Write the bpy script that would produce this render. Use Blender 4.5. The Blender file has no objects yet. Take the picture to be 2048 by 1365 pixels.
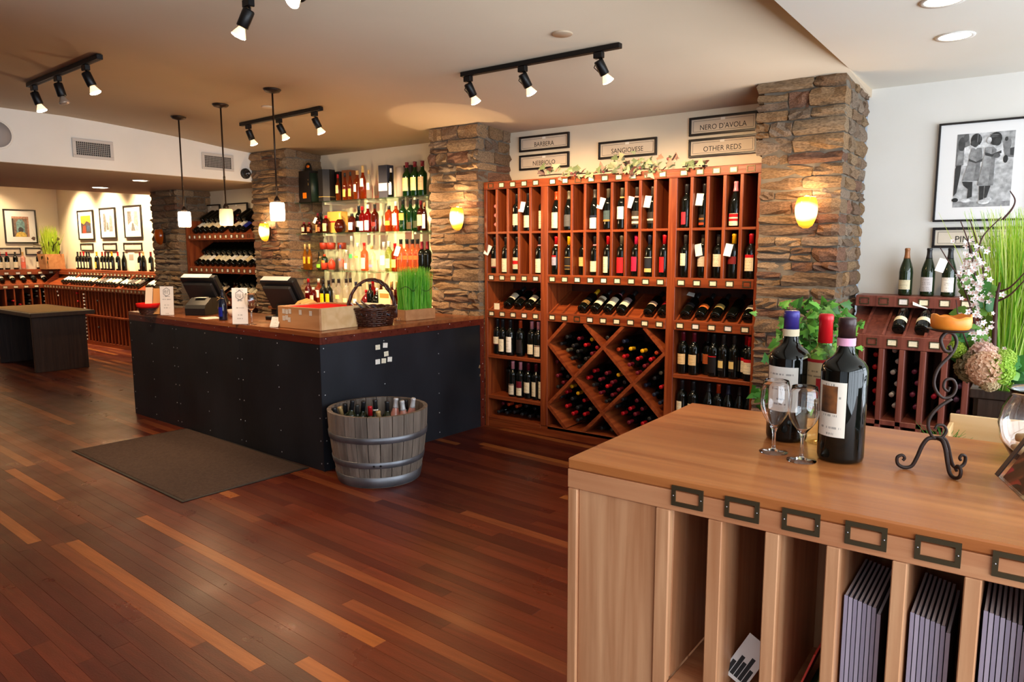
import bpy, bmesh, math, random
from mathutils import Vector, Matrix
random.seed(7)
R = math.radians
D = bpy.data
SC = bpy.context.scene
COL = SC.collection
SQ = lambda c: c/12.92 if c <= .04045 else ((c+.055)/1.055)**2.4
def rgb(r, g, b): return (SQ(r/255), SQ(g/255), SQ(b/255), 1)

# ---------------------------------------------------------------- camera
CAM_H = 1.52; F = 1440.36; PITCH = .12835; ROLL = -.0027765; YAW = .63264
cam = D.cameras.new('camera'); camo = D.objects.new('camera', cam); COL.objects.link(camo)
cam.sensor_width = 36; cam.lens = F/2048*36; cam.clip_start = .02; cam.clip_end = 60
_f = Vector((-math.sin(YAW), math.cos(YAW), 0)); _r = Vector((math.cos(YAW), math.sin(YAW), 0)); _u = Vector((0, 0, 1))
_f2 = _f*math.cos(PITCH)-_u*math.sin(PITCH); _u2 = _u*math.cos(PITCH)+_f*math.sin(PITCH)
_r3 = _r*math.cos(ROLL)+_u2*math.sin(ROLL); _u3 = _u2*math.cos(ROLL)-_r*math.sin(ROLL)
camo.matrix_world = Matrix(((_r3.x, _u3.x, -_f2.x, 0), (_r3.y, _u3.y, -_f2.y, 0), (_r3.z, _u3.z, -_f2.z, CAM_H), (0, 0, 0, 1)))
SC.camera = camo
# measured points of the photograph, turned into places in the room
def ray(u, v): return _r3*((u-1024)/F)-_u3*((v-682.5)/F)+_f2
def on_z(u, v, z): d = ray(u, v); return Vector((0, 0, CAM_H))+d*((z-CAM_H)/d.z)
def on_y(u, v, y): d = ray(u, v); return Vector((0, 0, CAM_H))+d*(y/d.y)
def on_x(u, v, x): d = ray(u, v); return Vector((0, 0, CAM_H))+d*(x/d.x)
def proj(p):
    q = Vector(p)-Vector((0, 0, CAM_H)); w = q.dot(_f2)
    return (1024+F*q.dot(_r3)/w, 682.5-F*q.dot(_u3)/w, w)

# ---------------------------------------------------------------- light, exposure
SC.view_settings.view_transform = 'Standard'; SC.view_settings.look = 'None'
SC.view_settings.gamma = 1; SC.view_settings.use_curve_mapping = False
SC.view_settings.exposure = 0.52
SC.cycles.use_denoising = True
SC.cycles.transparent_max_bounces = 48; SC.cycles.max_bounces = 24; SC.cycles.diffuse_bounces = 4; SC.cycles.glossy_bounces = 4; SC.cycles.transmission_bounces = 24
SC.cycles.sample_clamp_indirect = 6; SC.cycles.caustics_reflective = False; SC.cycles.caustics_refractive = True
W = D.worlds.new('daylight'); SC.world = W; W.use_nodes = True
W.node_tree.nodes['Background'].inputs[0].default_value = (.75, .86, 1, 1)
W.node_tree.nodes['Background'].inputs[1].default_value = .35
def area(name, loc, direction, sx, sy, power, col):
    l = D.lights.new(name, 'AREA'); l.shape = 'RECTANGLE'; l.size = sx; l.size_y = sy; l.energy = power; l.color = col
    o = D.objects.new(name, l); COL.objects.link(o); o.location = loc
    o.rotation_euler = Vector(direction).to_track_quat('-Z', 'Y').to_euler(); return o
DAY = (.80, .90, 1)
area('daylight_side_window', (2.46, 1.2, 1.45), (-1, 0, .12), 7.4, 2.0, 300, DAY)
area('daylight_front_window', (.4, -3.06, 1.5), (0, 1, .1), 3.0, 2.1, 13, DAY)
WARM = (1, .66, .36)
def spot(name, loc, target, power, angle=80, blend=.7, col=WARM, size=.03):
    l = D.lights.new(name, 'SPOT'); l.energy = power; l.spot_size = R(angle); l.spot_blend = blend; l.color = col; l.shadow_soft_size = size
    o = D.objects.new(name, l); COL.objects.link(o); o.location = loc
    o.rotation_euler = (Vector(target)-Vector(loc)).to_track_quat('-Z', 'Y').to_euler(); return o
def point(name, loc, power, col=WARM, size=.04):
    l = D.lights.new(name, 'POINT'); l.energy = power; l.color = col; l.shadow_soft_size = size
    o = D.objects.new(name, l); COL.objects.link(o); o.location = loc; return o

# ---------------------------------------------------------------- materials
def new_mat(name):
    m = D.materials.new(name); m.use_nodes = True; n = m.node_tree.nodes; n.clear()
    out = n.new('ShaderNodeOutputMaterial'); b = n.new('ShaderNodeBsdfPrincipled'); m.node_tree.links.new(b.outputs[0], out.inputs[0])
    return m, n, m.node_tree.links, b
def plain(name, col, rough=.5, metal=0., trans=0., ior=1.45, emit=0., spec=.5, emit_col=None, coat=0., sss=0.):
    m, n, l, b = new_mat(name)
    b.inputs['Base Color'].default_value = col; b.inputs['Roughness'].default_value = rough; b.inputs['Metallic'].default_value = metal
    b.inputs['Transmission Weight'].default_value = trans; b.inputs['IOR'].default_value = ior; b.inputs['Specular IOR Level'].default_value = spec
    b.inputs['Coat Weight'].default_value = coat
    if sss: b.inputs['Subsurface Weight'].default_value = sss; b.inputs['Subsurface Radius'].default_value = (.03, .015, .006)
    if emit: b.inputs['Emission Color'].default_value = emit_col or col; b.inputs['Emission Strength'].default_value = emit
    return m
def noisy(name, c1, c2, scale=8., rough=.6, stretch=(1, 1, 1), detail=4, bump=0., bscale=None, objcol=False, spec=.5, coords='Object', metal=0., rvar=0., dist=0., byobj=0.):
    """two tones mixed by noise, optionally multiplied into the object's own colour, with fine relief"""
    m, n, l, b = new_mat(name)
    tc = n.new('ShaderNodeTexCoord'); mp = n.new('ShaderNodeMapping'); mp.inputs['Scale'].default_value = stretch
    l.new(tc.outputs[coords], mp.inputs[0])
    src = mp.outputs[0]
    if byobj or objcol:
        oi = n.new('ShaderNodeObjectInfo')
        ad = n.new('ShaderNodeVectorMath'); ad.operation = 'ADD'; sc = n.new('ShaderNodeVectorMath'); sc.operation = 'SCALE'
        cb = n.new('ShaderNodeCombineXYZ'); l.new(oi.outputs['Random'], cb.inputs[0]); l.new(oi.outputs['Random'], cb.inputs[1]); l.new(oi.outputs['Random'], cb.inputs[2])
        l.new(cb.outputs[0], sc.inputs[0]); sc.inputs['Scale'].default_value = 37.
        l.new(src, ad.inputs[0]); l.new(sc.outputs[0], ad.inputs[1]); src = ad.outputs[0]
    nz = n.new('ShaderNodeTexNoise'); nz.inputs['Scale'].default_value = scale; nz.inputs['Detail'].default_value = detail; nz.inputs['Distortion'].default_value = dist
    l.new(src, nz.inputs['Vector'])
    rp = n.new('ShaderNodeValToRGB'); rp.color_ramp.elements[0].position = .32; rp.color_ramp.elements[1].position = .68
    rp.color_ramp.elements[0].color = c1; rp.color_ramp.elements[1].color = c2
    l.new(nz.outputs[0], rp.inputs[0]); colout = rp.outputs[0]
    if objcol:
        mx = n.new('ShaderNodeMix'); mx.data_type = 'RGBA'; mx.blend_type = 'MULTIPLY'; mx.inputs[0].default_value = 1
        l.new(colout, mx.inputs[6]); l.new(oi.outputs['Color'], mx.inputs[7]); colout = mx.outputs[2]
    l.new(colout, b.inputs['Base Color'])
    b.inputs['Roughness'].default_value = rough; b.inputs['Specular IOR Level'].default_value = spec; b.inputs['Metallic'].default_value = metal
    if rvar:
        mr = n.new('ShaderNodeMapRange'); mr.inputs[3].default_value = rough-rvar; mr.inputs[4].default_value = rough+rvar; l.new(nz.outputs[0], mr.inputs[0]); l.new(mr.outputs[0], b.inputs['Roughness'])
    if bump:
        n2 = n.new('ShaderNodeTexNoise'); n2.inputs['Scale'].default_value = bscale or scale*4; n2.inputs['Detail'].default_value = 5; l.new(src, n2.inputs['Vector'])
        bp = n.new('ShaderNodeBump'); bp.inputs['Strength'].default_value = bump; bp.inputs['Distance'].default_value = .01; l.new(n2.outputs[0], bp.inputs['Height']); l.new(bp.outputs[0], b.inputs['Normal'])
    return m
def wood(name, c1, c2, axis=2, rough=.4, fine=38., spec=.45, objcol=False, byobj=1.):
    st = [fine, fine, fine]; st[axis] = fine*.055
    return noisy(name, c1, c2, 1.0, rough, tuple(st), 5, .12, 2.2, objcol, spec, rvar=.08, dist=.6, byobj=byobj)
def objcolor(name, rough=.5, metal=0., spec=.5, trans=0., coat=0., ior=1.45):
    m, n, l, b = new_mat(name); oi = n.new('ShaderNodeObjectInfo'); l.new(oi.outputs['Color'], b.inputs['Base Color'])
    b.inputs['Roughness'].default_value = rough; b.inputs['Metallic'].default_value = metal; b.inputs['Specular IOR Level'].default_value = spec
    b.inputs['Transmission Weight'].default_value = trans; b.inputs['Coat Weight'].default_value = coat; b.inputs['IOR'].default_value = ior
    return m
def label_mat(name, rows=9., ink=.55):
    """printed paper: the object's colour with fine lines of dark type across it (flat print)"""
    m, n, l, b = new_mat(name); oi = n.new('ShaderNodeObjectInfo'); tc = n.new('ShaderNodeTexCoord'); sp = n.new('ShaderNodeSeparateXYZ')
    l.new(tc.outputs['UV'], sp.inputs[0])
    def math_(op, a, bv=None, c=None):
        k = n.new('ShaderNodeMath'); k.operation = op
        for i, x in enumerate((a, bv, c)):
            if x is None: continue
            if isinstance(x, (int, float)): k.inputs[i].default_value = x
            else: l.new(x, k.inputs[i])
        return k.outputs[0]
    v = sp.outputs[1]; u = sp.outputs[0]
    row = math_('FRACT', math_('MULTIPLY', v, rows)); inrow = math_('LESS_THAN', math_('ABSOLUTE', math_('SUBTRACT', row, .5)), .17)
    rid = math_('FLOOR', math_('MULTIPLY', v, rows))
    cb = n.new('ShaderNodeCombineXYZ'); l.new(math_('MULTIPLY', u, 26.), cb.inputs[0]); l.new(math_('MULTIPLY', rid, 7.31), cb.inputs[1]); l.new(math_('MULTIPLY', oi.outputs['Random'], 91.), cb.inputs[2])
    nz = n.new('ShaderNodeTexNoise'); nz.inputs['Scale'].default_value = 1.; nz.inputs['Detail'].default_value = 0; l.new(cb.outputs[0], nz.inputs['Vector'])
    word = math_('GREATER_THAN', nz.outputs[0], .47)
    half = math_('ADD', .12, math_('MULTIPLY', math_('FRACT', math_('MULTIPLY', math_('ADD', rid, oi.outputs['Random']), 3.77)), .28))
    mid = math_('LESS_THAN', math_('ABSOLUTE', math_('SUBTRACT', u, .5)), half)
    skip = math_('GREATER_THAN', math_('FRACT', math_('MULTIPLY', math_('ADD', rid, math_('MULTIPLY', oi.outputs['Random'], 5.)), .618)), .35)
    inkv = math_('MULTIPLY', math_('MULTIPLY', math_('MULTIPLY', inrow, word), math_('MULTIPLY', mid, skip)), ink)
    mx = n.new('ShaderNodeMix'); mx.data_type = 'RGBA'; l.new(inkv, mx.inputs[0]); l.new(oi.outputs['Color'], mx.inputs[6]); mx.inputs[7].default_value = (.03, .02, .02, 1)
    l.new(mx.outputs[2], b.inputs['Base Color']); b.inputs['Roughness'].default_value = .55; b.inputs['Specular IOR Level'].default_value = .3
    return m
def thin_glass(name, col, objc=False, body=0.):
    """clear or tinted glass: light passes through each wall tinted, with a Fresnel mirror on top"""
    m = D.materials.new(name); m.use_nodes = True; n = m.node_tree.nodes; l = m.node_tree.links; n.clear()
    out = n.new('ShaderNodeOutputMaterial'); t = n.new('ShaderNodeBsdfTransparent'); g = n.new('ShaderNodeBsdfGlossy'); g.inputs['Roughness'].default_value = .02
    fr = n.new('ShaderNodeFresnel'); fr.inputs['IOR'].default_value = 1.5; mx = n.new('ShaderNodeMixShader')
    if objc:
        oi = n.new('ShaderNodeObjectInfo'); d = n.new('ShaderNodeBsdfTranslucent'); d2 = n.new('ShaderNodeBsdfDiffuse'); a = n.new('ShaderNodeMixShader'); a.inputs[0].default_value = .22; b = n.new('ShaderNodeMixShader'); b.inputs[0].default_value = .5
        for k in (t, d, d2): l.new(oi.outputs['Color'], k.inputs['Color'])
        l.new(d.outputs[0], b.inputs[1]); l.new(d2.outputs[0], b.inputs[2]); l.new(t.outputs[0], a.inputs[1]); l.new(b.outputs[0], a.inputs[2]); base = a.outputs[0]
    else: t.inputs['Color'].default_value = col; base = t.outputs[0]
    ge = n.new('ShaderNodeNewGeometry'); mr = n.new('ShaderNodeMapRange'); mr.inputs[3].default_value = 1.5; mr.inputs[4].default_value = 1/1.5; l.new(ge.outputs['Backfacing'], mr.inputs[0]); l.new(mr.outputs[0], fr.inputs['IOR'])
    l.new(fr.outputs[0], mx.inputs[0]); l.new(base, mx.inputs[1]); l.new(g.outputs[0], mx.inputs[2]); l.new(mx.outputs[0], out.inputs[0]); return m
RACK = wood('cherry_wood', rgb(108, 43, 19), rgb(151, 74, 34), 2, .38)
RACKH = wood('cherry_wood_level', rgb(108, 43, 19), rgb(151, 74, 34), 0, .38)
RACKD = wood('cherry_wood_deep', rgb(108, 43, 19), rgb(151, 74, 34), 1, .42)
RACKP = wood('daylit_cherry_wood', rgb(98, 48, 38), rgb(132, 72, 58), 2, .4)  # rack wood with the cool daylight on it put into a duller colour
BACKW = wood('shaded_back_board', rgb(58, 22, 12), rgb(80, 34, 18), 2, .5)  # same rack wood, darkened to put the interior shade into its colour
FGT = wood('tabletop_wood', rgb(160, 88, 42), rgb(198, 126, 70), 0, .34, 16.)
FGF = wood('cabinet_wood', rgb(176, 116, 76), rgb(218, 164, 120), 2, .45, 20.)
FGH = wood('cabinet_wood_level', rgb(182, 116, 76), rgb(208, 148, 104), 0, .45, 26.)
DARKW = wood('espresso_wood', rgb(40, 26, 20), rgb(58, 38, 28), 2, .42)
TRIMW = wood('mahogany_trim', rgb(74, 24, 16), rgb(100, 38, 24), 0, .3)
TOPW = wood('counter_top_wood', rgb(122, 66, 36), rgb(158, 94, 54), 0, .22, 20.)
PINE = wood('pine', rgb(212, 170, 116), rgb(228, 192, 142), 0, .5, 14.)
CRATE = wood('crate_wood', rgb(176, 122, 76), rgb(196, 144, 96), 0, .55, 16.)
STEEL = noisy('blackened_steel', rgb(34, 36, 41), rgb(50, 53, 61), 2.2, .42, (1, 1, .5), 6, .05, 30, metal=.55, rvar=.08)
RIVET = plain('bright_rivet', rgb(200, 200, 205), .3, .9)
BLACKM = plain('black_metal', rgb(22, 20, 20), .4, .4)
BLACKP = plain('black_plastic', rgb(24, 24, 25), .45)
BRONZE = plain('bronze', rgb(62, 48, 38), .4, .7)
BRASS = plain('aged_brass', rgb(92, 80, 58), .42, .75)
IRON = plain('wrought_iron', rgb(52, 36, 30), .55, .35)
WALL = noisy('cream_wall_paint', rgb(232, 220, 196), rgb(236, 224, 201), 3, .8, spec=.2, bump=.03, bscale=90)
WALLW = noisy('white_wall_paint', rgb(226, 222, 214), rgb(230, 226, 219), 3, .8, spec=.2, bump=.03, bscale=90)
CEIL = noisy('tan_ceiling_paint', rgb(196, 176, 152), rgb(202, 182, 158), 1.2, .85, spec=.15, bump=.03, bscale=60)
SOFF = noisy('daylit_soffit_paint', rgb(236, 232, 220), rgb(239, 236, 226), 1.2, .85, spec=.15)  # pale paint, whitened further to stand in for daylight on the soffit
STONE = noisy('ledge_stone', (.55, .5, .46, 1), (1.35, 1.3, 1.25, 1), 14, .85, (1, 1, 1), 6, .55, 30, True, .25)
MORTAR = noisy('mortar', rgb(98, 90, 80), rgb(122, 113, 101), 12, .9, bump=.4, bscale=40, spec=.2)
MATM = noisy('door_mat_fibre', rgb(66, 52, 46), rgb(78, 63, 56), 60, .9, bump=.6, bscale=260, spec=.2)
RUBBER = plain('rubber_edge', rgb(34, 30, 28), .6)
WINE = plain('dark_wine_glass', (.003, .004, .003, 1), .04, spec=.5)
WINEB = plain('dark_green_wine_glass', (.012, .022, .008, 1), .05, spec=.7)
CAPS = objcolor('capsule_foil', .35, .15)
CLOTH = objcolor('cloth', .85, spec=.1)
PAINT = objcolor('painted', .45)
PRINT = noisy('photo_print_tone', (.55, .55, .55, 1), (1.2, 1.2, 1.2, 1), 34, .5, objcol=True, detail=7)
PAPER = label_mat('printed_paper'); PAPERP = objcolor('plain_paper', .6, spec=.25)
CARDP = label_mat('price_card_paper', 5., .4)
LIQ = thin_glass('liquor_glass', None, True)
CLEAR = thin_glass('clear_glass', (.985, .99, .985, 1))
CRYST, n_, l_, b_ = new_mat('crystal_glass')
b_.inputs['Base Color'].default_value = (1, 1, 1, 1); b_.inputs['Roughness'].default_value = 0; b_.inputs['Transmission Weight'].default_value = 1; b_.inputs['IOR'].default_value = 1.45
SHELFG = thin_glass('shelf_glass', (.78, .93, .86, 1))
STAVE = noisy('weathered_oak', (.62, .6, .58, 1), (1.15, 1.12, 1.08, 1), 1., .75, (30, 30, 2.2), 5, .35, 3., True, .3, dist=.5)
HOOP = noisy('galvanised_hoop', rgb(104, 106, 112), rgb(138, 142, 150), 6, .45, metal=.75, rvar=.1)
LEAF = noisy('leaf_green', (.6, .6, .6, 1), (1.2, 1.2, 1.2, 1), 40, .5, objcol=True)
BLADE = objcolor('grass_blade', .5)
_n = BLADE.node_tree.nodes; _l = BLADE.node_tree.links; _t = _n.new('ShaderNodeBsdfTranslucent'); _m = _n.new('ShaderNodeMixShader'); _m.inputs[0].default_value = .4
_l.new([k for k in _n if k.type == 'OBJECT_INFO'][0].outputs['Color'], _t.inputs[0]); _l.new([k for k in _n if k.type == 'BSDF_PRINCIPLED'][0].outputs[0], _m.inputs[1]); _l.new(_t.outputs[0], _m.inputs[2]); _l.new(_m.outputs[0], [k for k in _n if k.type == 'OUTPUT_MATERIAL'][0].inputs[0])
WICK = noisy('wicker', rgb(44, 20, 14), rgb(92, 48, 32), 30, .3)
WICKL = noisy('pale_wicker', rgb(120, 82, 46), rgb(160, 114, 68), 40, .5)
# ---------------------------------------------------------------- mesh builder
class MB:
    def __init__(s): s.v = []; s.f = []; s.m = []; s.sm = []; s.uv = {}
    def face(s, idx, m=0, smooth=False): s.f.append(tuple(idx)); s.m.append(m); s.sm.append(smooth)
    def box(s, x0, x1, y0, y1, z0, z1, m=0, T=None):
        if x0 > x1: x0, x1 = x1, x0
        if y0 > y1: y0, y1 = y1, y0
        if z0 > z1: z0, z1 = z1, z0
        b = len(s.v); p = [Vector((x, y, z)) for z in (z0, z1) for y in (y0, y1) for x in (x0, x1)]
        s.v += [T @ q if T else q for q in p]
        for f in ((0, 2, 3, 1), (4, 5, 7, 6), (0, 1, 5, 4), (2, 6, 7, 3), (0, 4, 6, 2), (1, 3, 7, 5)): s.face([b+i for i in f], m)
        return s
    def cbox(s, x0, x1, y0, y1, z0, z1, c=.004, m=0, T=None):
        """box with chamfered edges"""
        if x0 > x1: x0, x1 = x1, x0
        if y0 > y1: y0, y1 = y1, y0
        bm = bmesh.new(); bmesh.ops.create_cube(bm, size=1)
        for v in bm.verts: v.co = Vector(((x0+x1)/2+v.co.x*(x1-x0), (y0+y1)/2+v.co.y*(y1-y0), (z0+z1)/2+v.co.z*(z1-z0)))
        bmesh.ops.bevel(bm, geom=bm.edges[:], offset=min(c, .45*min(x1-x0, y1-y0, z1-z0)), segments=1, affect='EDGES', profile=.5)
        b = len(s.v); bm.verts.index_update()
        s.v += [T @ v.co.copy() if T else v.co.copy() for v in bm.verts]
        for f in bm.faces: s.face([b+v.index for v in f.verts], m)
        bm.free(); return s
    def lathe(s, prof, n=16, T=None, m=0, mfun=None, smooth=True, close=True):
        b = len(s.v); k = len(prof)
        for (r, z) in prof:
            for i in range(n):
                a = 2*math.pi*i/n; p = Vector((r*math.cos(a), r*math.sin(a), z)); s.v.append(T @ p if T else p)
        for j in range(k-1):
            for i in range(n):
                i2 = (i+1) % n
                s.face((b+j*n+i, b+j*n+i2, b+(j+1)*n+i2, b+(j+1)*n+i), mfun(j) if mfun else m, smooth)
        if close:
            if prof[0][0] > 1e-6: s.face([b+i for i in range(n)][::-1], mfun(0) if mfun else m)
            if prof[-1][0] > 1e-6: s.face([b+(k-1)*n+i for i in range(n)], mfun(k-2) if mfun else m)
        return s
    def tube(s, pts, r, n=8, m=0, cap=True, smooth=True, flat=1.):
        pts = [Vector(p) for p in pts]; b = len(s.v); k = len(pts)
        rr = r if isinstance(r, (list, tuple)) else [r]*k
        up = None
        for j, p in enumerate(pts):
            t = (pts[min(j+1, k-1)]-pts[max(j-1, 0)]).normalized()
            if up is None: up = t.orthogonal().normalized()
            else:
                up = (up-t*up.dot(t)); up = up.normalized() if up.length > 1e-6 else t.orthogonal().normalized()
            w = t.cross(up)
            for i in range(n):
                a = 2*math.pi*i/n; s.v.append(p+up*(rr[j]*math.cos(a))+w*(rr[j]*flat*math.sin(a)))
        for j in range(k-1):
            for i in range(n):
                i2 = (i+1) % n; s.face((b+j*n+i, b+j*n+i2, b+(j+1)*n+i2, b+(j+1)*n+i), m, smooth)
        if cap: s.face([b+i for i in range(n)][::-1], m); s.face([b+(k-1)*n+i for i in range(n)], m)
        return s
    def prism(s, poly, d, m=0, mside=None):
        """polygon (list of 3-D points) pushed along d"""
        b = len(s.v); k = len(poly); d = Vector(d)
        s.v += [Vector(p) for p in poly]+[Vector(p)+d for p in poly]
        s.face([b+i for i in range(k)][::-1], m); s.face([b+k+i for i in range(k)], m)
        for i in range(k): s.face((b+i, b+(i+1) % k, b+k+(i+1) % k, b+k+i), m if mside is None else mside)
        return s
    def quad(s, a, b_, c, d, m=0):
        b = len(s.v); s.v += [Vector(a), Vector(b_), Vector(c), Vector(d)]; s.face((b, b+1, b+2, b+3), m); return s
    def mesh(s, name, mats, fix=True):
        me = D.meshes.new(name); me.from_pydata([tuple(v) for v in s.v], [], s.f)
        for m in (mats if isinstance(mats, (list, tuple)) else [mats]): me.materials.append(m)
        me.polygons.foreach_set('material_index', s.m); me.polygons.foreach_set('use_smooth', s.sm)
        me.update()
        if fix:
            bm = bmesh.new(); bm.from_mesh(me); bmesh.ops.recalc_face_normals(bm, faces=bm.faces[:]); bm.to_mesh(me); bm.free()
        return me
def link(name, data, parent=None, loc=(0, 0, 0), rot=(0, 0, 0), scale=(1, 1, 1), color=None):
    o = D.objects.new(name, data); COL.objects.link(o)
    if parent is not None: o.parent = parent
    o.location = loc; o.rotation_euler = rot; o.scale = scale
    if color is not None: o.color = color
    return o
def tag(o, label=None, cat=None, group=None, kind=None):
    if label: o['label'] = label
    if cat: o['category'] = cat
    if group: o['group'] = group
    if kind: o['kind'] = kind
    return o
def thing(name, label, cat, loc=(0, 0, 0), rot=(0, 0, 0), group=None):
    o = D.objects.new(name, None); COL.objects.link(o); o.location = loc; o.rotation_euler = rot; o.empty_display_size = .1
    return tag(o, label, cat, group)
def part(name, mb, mats, parent, color=None, world=True, **kw):
    """a part modelled in room coordinates under a thing that is not turned"""
    o = link(name, mb.mesh(name, mats), parent, color=color)
    if world: o.location = -root_loc(parent)
    for k, v in kw.items(): o[k] = v
    return o
def root_loc(p):
    t = Vector((0, 0, 0))
    while p is not None: t += p.location; p = p.parent
    return t
def struct(name, mb, mats, label=None):
    o = link(name, mb.mesh(name, mats)); o['kind'] = 'structure'
    if label: o['label'] = label
    return o
def text(name, body, size, mat, parent, M, sx=1., ext=.0006, align='CENTER'):
    c = D.curves.new(name, 'FONT'); c.body = body; c.size = size; c.align_x = align; c.align_y = 'CENTER'; c.extrude = ext; c.resolution_u = 3
    c.materials.append(mat); tmp = D.objects.new(name, c); me = D.meshes.new_from_object(tmp); D.objects.remove(tmp); o = D.objects.new(name, me); COL.objects.link(o); o.parent = parent
    o.matrix_local = M @ Matrix.Diagonal((sx, 1, 1, 1)); return o
ORD = 'first second third fourth fifth sixth seventh eighth ninth tenth eleventh twelfth thirteenth fourteenth fifteenth sixteenth seventeenth eighteenth nineteenth twentieth'.split()
ORD += ['twenty-'+w for w in ORD[:9]]+['thirtieth']+['thirty-'+w for w in ORD[:9]]+['fortieth']

# ---------------------------------------------------------------- bottles
PROF = {
 'claret': [(0, .006), (.029, 0), (.0365, .004), (.0375, .012), (.0375, .186), (.0358, .2), (.0285, .214), (.0185, .224), (.0148, .236), (.0138, .284), (.0153, .287), (.0153, .297), (.0135, .3), (0, .3)],
 'sloped': [(0, .006), (.031, 0), (.039, .004), (.0402, .012), (.0402, .148), (.0375, .172), (.03, .2), (.0215, .225), (.0165, .245), (.0142, .262), (.0138, .286), (.0153, .289), (.0153, .297), (.0135, .3), (0, .3)],
 'magnum': [(0, .008), (.041, 0), (.0515, .005), (.0532, .014), (.0532, .222), (.051, .234), (.043, .246), (.029, .256), (.022, .268), (.0188, .3), (.0182, .33), (.0196, .333), (.0196, .346), (.018, .35), (0, .35)],
 'spirit': [(0, .006), (.03, 0), (.038, .004), (.039, .01), (.039, .165), (.037, .182), (.028, .198), (.0175, .208), (.0145, .22), (.014, .27), (.015, .272), (.015, .278), (0, .28)],
 'square': [(0, .004), (.034, 0), (.041, .006), (.041, .16), (.036, .178), (.022, .19), (.0155, .2), (.0145, .238), (0, .24)],
 'slim': [(0, .004), (.026, 0), (.031, .004), (.031, .17), (.028, .2), (.019, .23), (.0135, .25), (.0125, .33), (0, .335)],
 'round': [(0, .004), (.03, 0), (.046, .012), (.056, .045), (.056, .07), (.046, .105), (.027, .128), (.015, .14), (.0125, .185), (0, .19)],
 'small': [(0, .003), (.026, 0), (.03, .004), (.03, .075), (.025, .09), (.013, .098), (.012, .115), (0, .117)],
 'flask': [(0, .003), (.032, 0), (.036, .004), (.037, .12), (.033, .135), (.02, .148), (.014, .155), (.0135, .175), (0, .178)],
}
_bm = {}
def body_mesh(kind, n, gm, capin):
    key = (kind, n, gm.name, capin)
    if key not in _bm:
        p = PROF[kind]; H = p[-1][1]
        z0 = H*.79 if kind in ('claret', 'sloped', 'magnum') else H*.84
        mb = MB()
        if capin: mb.lathe(p, n, mfun=lambda j: 1 if p[j][1] >= z0-.008 else 0)
        else: mb.lathe(p, n)
        _bm[key] = mb.mesh('bottle_'+kind, [gm, CAPS] if capin else [gm])
    return _bm[key]
def cap_mesh(kind, n, frac):
    key = ('cap', kind, n, frac)
    if key not in _bm:
        p = PROF[kind]; H = p[-1][1]; z0 = H*(1-frac); e = .0009
        q = [(r_at(p, z0)+e, z0)]+[(r+e, z) for r, z in p if z > z0+.002 and r > 0]
        q.append((q[-1][0]-.001, H+.0015)); q.append((0, H+.0015))
        mb = MB().lathe(q, n); _bm[key] = mb.mesh('capsule', [CAPS])
    return _bm[key]
def r_at(p, z):
    for (r0, z0), (r1, z1) in zip(p[1:], p[2:]):
        if z0 <= z <= z1: return r0+(r1-r0)*((z-z0)/max(1e-6, z1-z0))
    return p[-2][0]
def label_mesh(r, span, mat, n=9):
    key = ('label', round(r, 4), span, mat.name)
    if key not in _bm:
        vs = []; fs = []; uvs = []
        for i in range(n+1):
            a = R(-90-span/2+span*i/n)
            for z in (0, 1): vs.append((r*math.cos(a), r*math.sin(a), z)); uvs.append((i/n, z))
        for i in range(n): fs.append((2*i, 2*i+2, 2*i+3, 2*i+1))
        me = D.meshes.new('paper_label'); me.from_pydata(vs, [], fs); me.materials.append(mat)
        uv = me.uv_layers.new(name='UVMap')
        for lo in me.loops: uv.data[lo.index].uv = uvs[lo.vertex_index]
        me.polygons.foreach_set('use_smooth', [True]*len(fs)); _bm[key] = me
    return _bm[key]
def tag_mesh():
    if 'tag' not in _bm:
        mb = MB(); mb.box(-.024, .024, -.0006, .0006, -.085, 0); _bm['tag'] = mb.mesh('neck_tag', [CARDP])
    return _bm['tag']
CR = rgb(236, 226, 196); WH = rgb(244, 240, 230)
def bottle(loc, label, group=None, kind='claret', name='wine_bottle', cat='bottle', cap=(.02, .02, .02, 1), lab=CR, lz=(.045, .13), span=120, turn=0., rot=None,
           n=14, glass=None, gcol=None, detail=1, bands=(), tagged=None, capfrac=None, scale=1., foil=None, neck=None):
    glass = glass or WINE
    capin = detail == 0
    o = link(name, body_mesh(kind, n, glass, capin), None, loc, scale=(scale,)*3)
    if rot is not None: o.rotation_mode = 'XYZ'; o.rotation_euler = (rot[0], rot[1], rot[2])
    tag(o, label, cat, group)
    o.color = cap if capin else (gcol or (1, 1, 1, 1))
    if not capin and cap is not None:
        cf = capfrac or (.215 if kind in ('claret', 'sloped') else .135 if kind == 'magnum' else .12)
        link('capsule', cap_mesh(kind, n, cf), o, color=cap)
    prof = PROF[kind]; rmax = max(r for r, z in prof)
    if lab is not None:
        link('paper_label', label_mesh(rmax+.0007, span, PAPER), o, (0, 0, lz[0]), (0, 0, R(turn)), (1, 1, lz[1]-lz[0]), lab)
    for b0, b1, bc in bands:
        link('label_band', label_mesh(rmax+.0012, span, PAPERP), o, (0, 0, b0), (0, 0, R(turn)), (1, 1, b1-b0), bc)
    if neck is not None:
        H = prof[-1][1]; z0 = H*(.812 if kind == 'magnum' else .757); link('neck_band', label_mesh(max(r_at(prof, z0), r_at(prof, z0+H*.03))+.0008, 350, PAPERP, 14), o, (0, 0, z0), (0, 0, 0), (1, 1, H*(.054 if kind == 'magnum' else .032)), neck)
    if tagged is not None:
        H = prof[-1][1]
        link('neck_tag', tag_mesh(), o, (tagged[0], -.03, H*.78), (R(-14), R(tagged[1]), R(8)), (1, 1, 1), WH)
    return o
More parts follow.
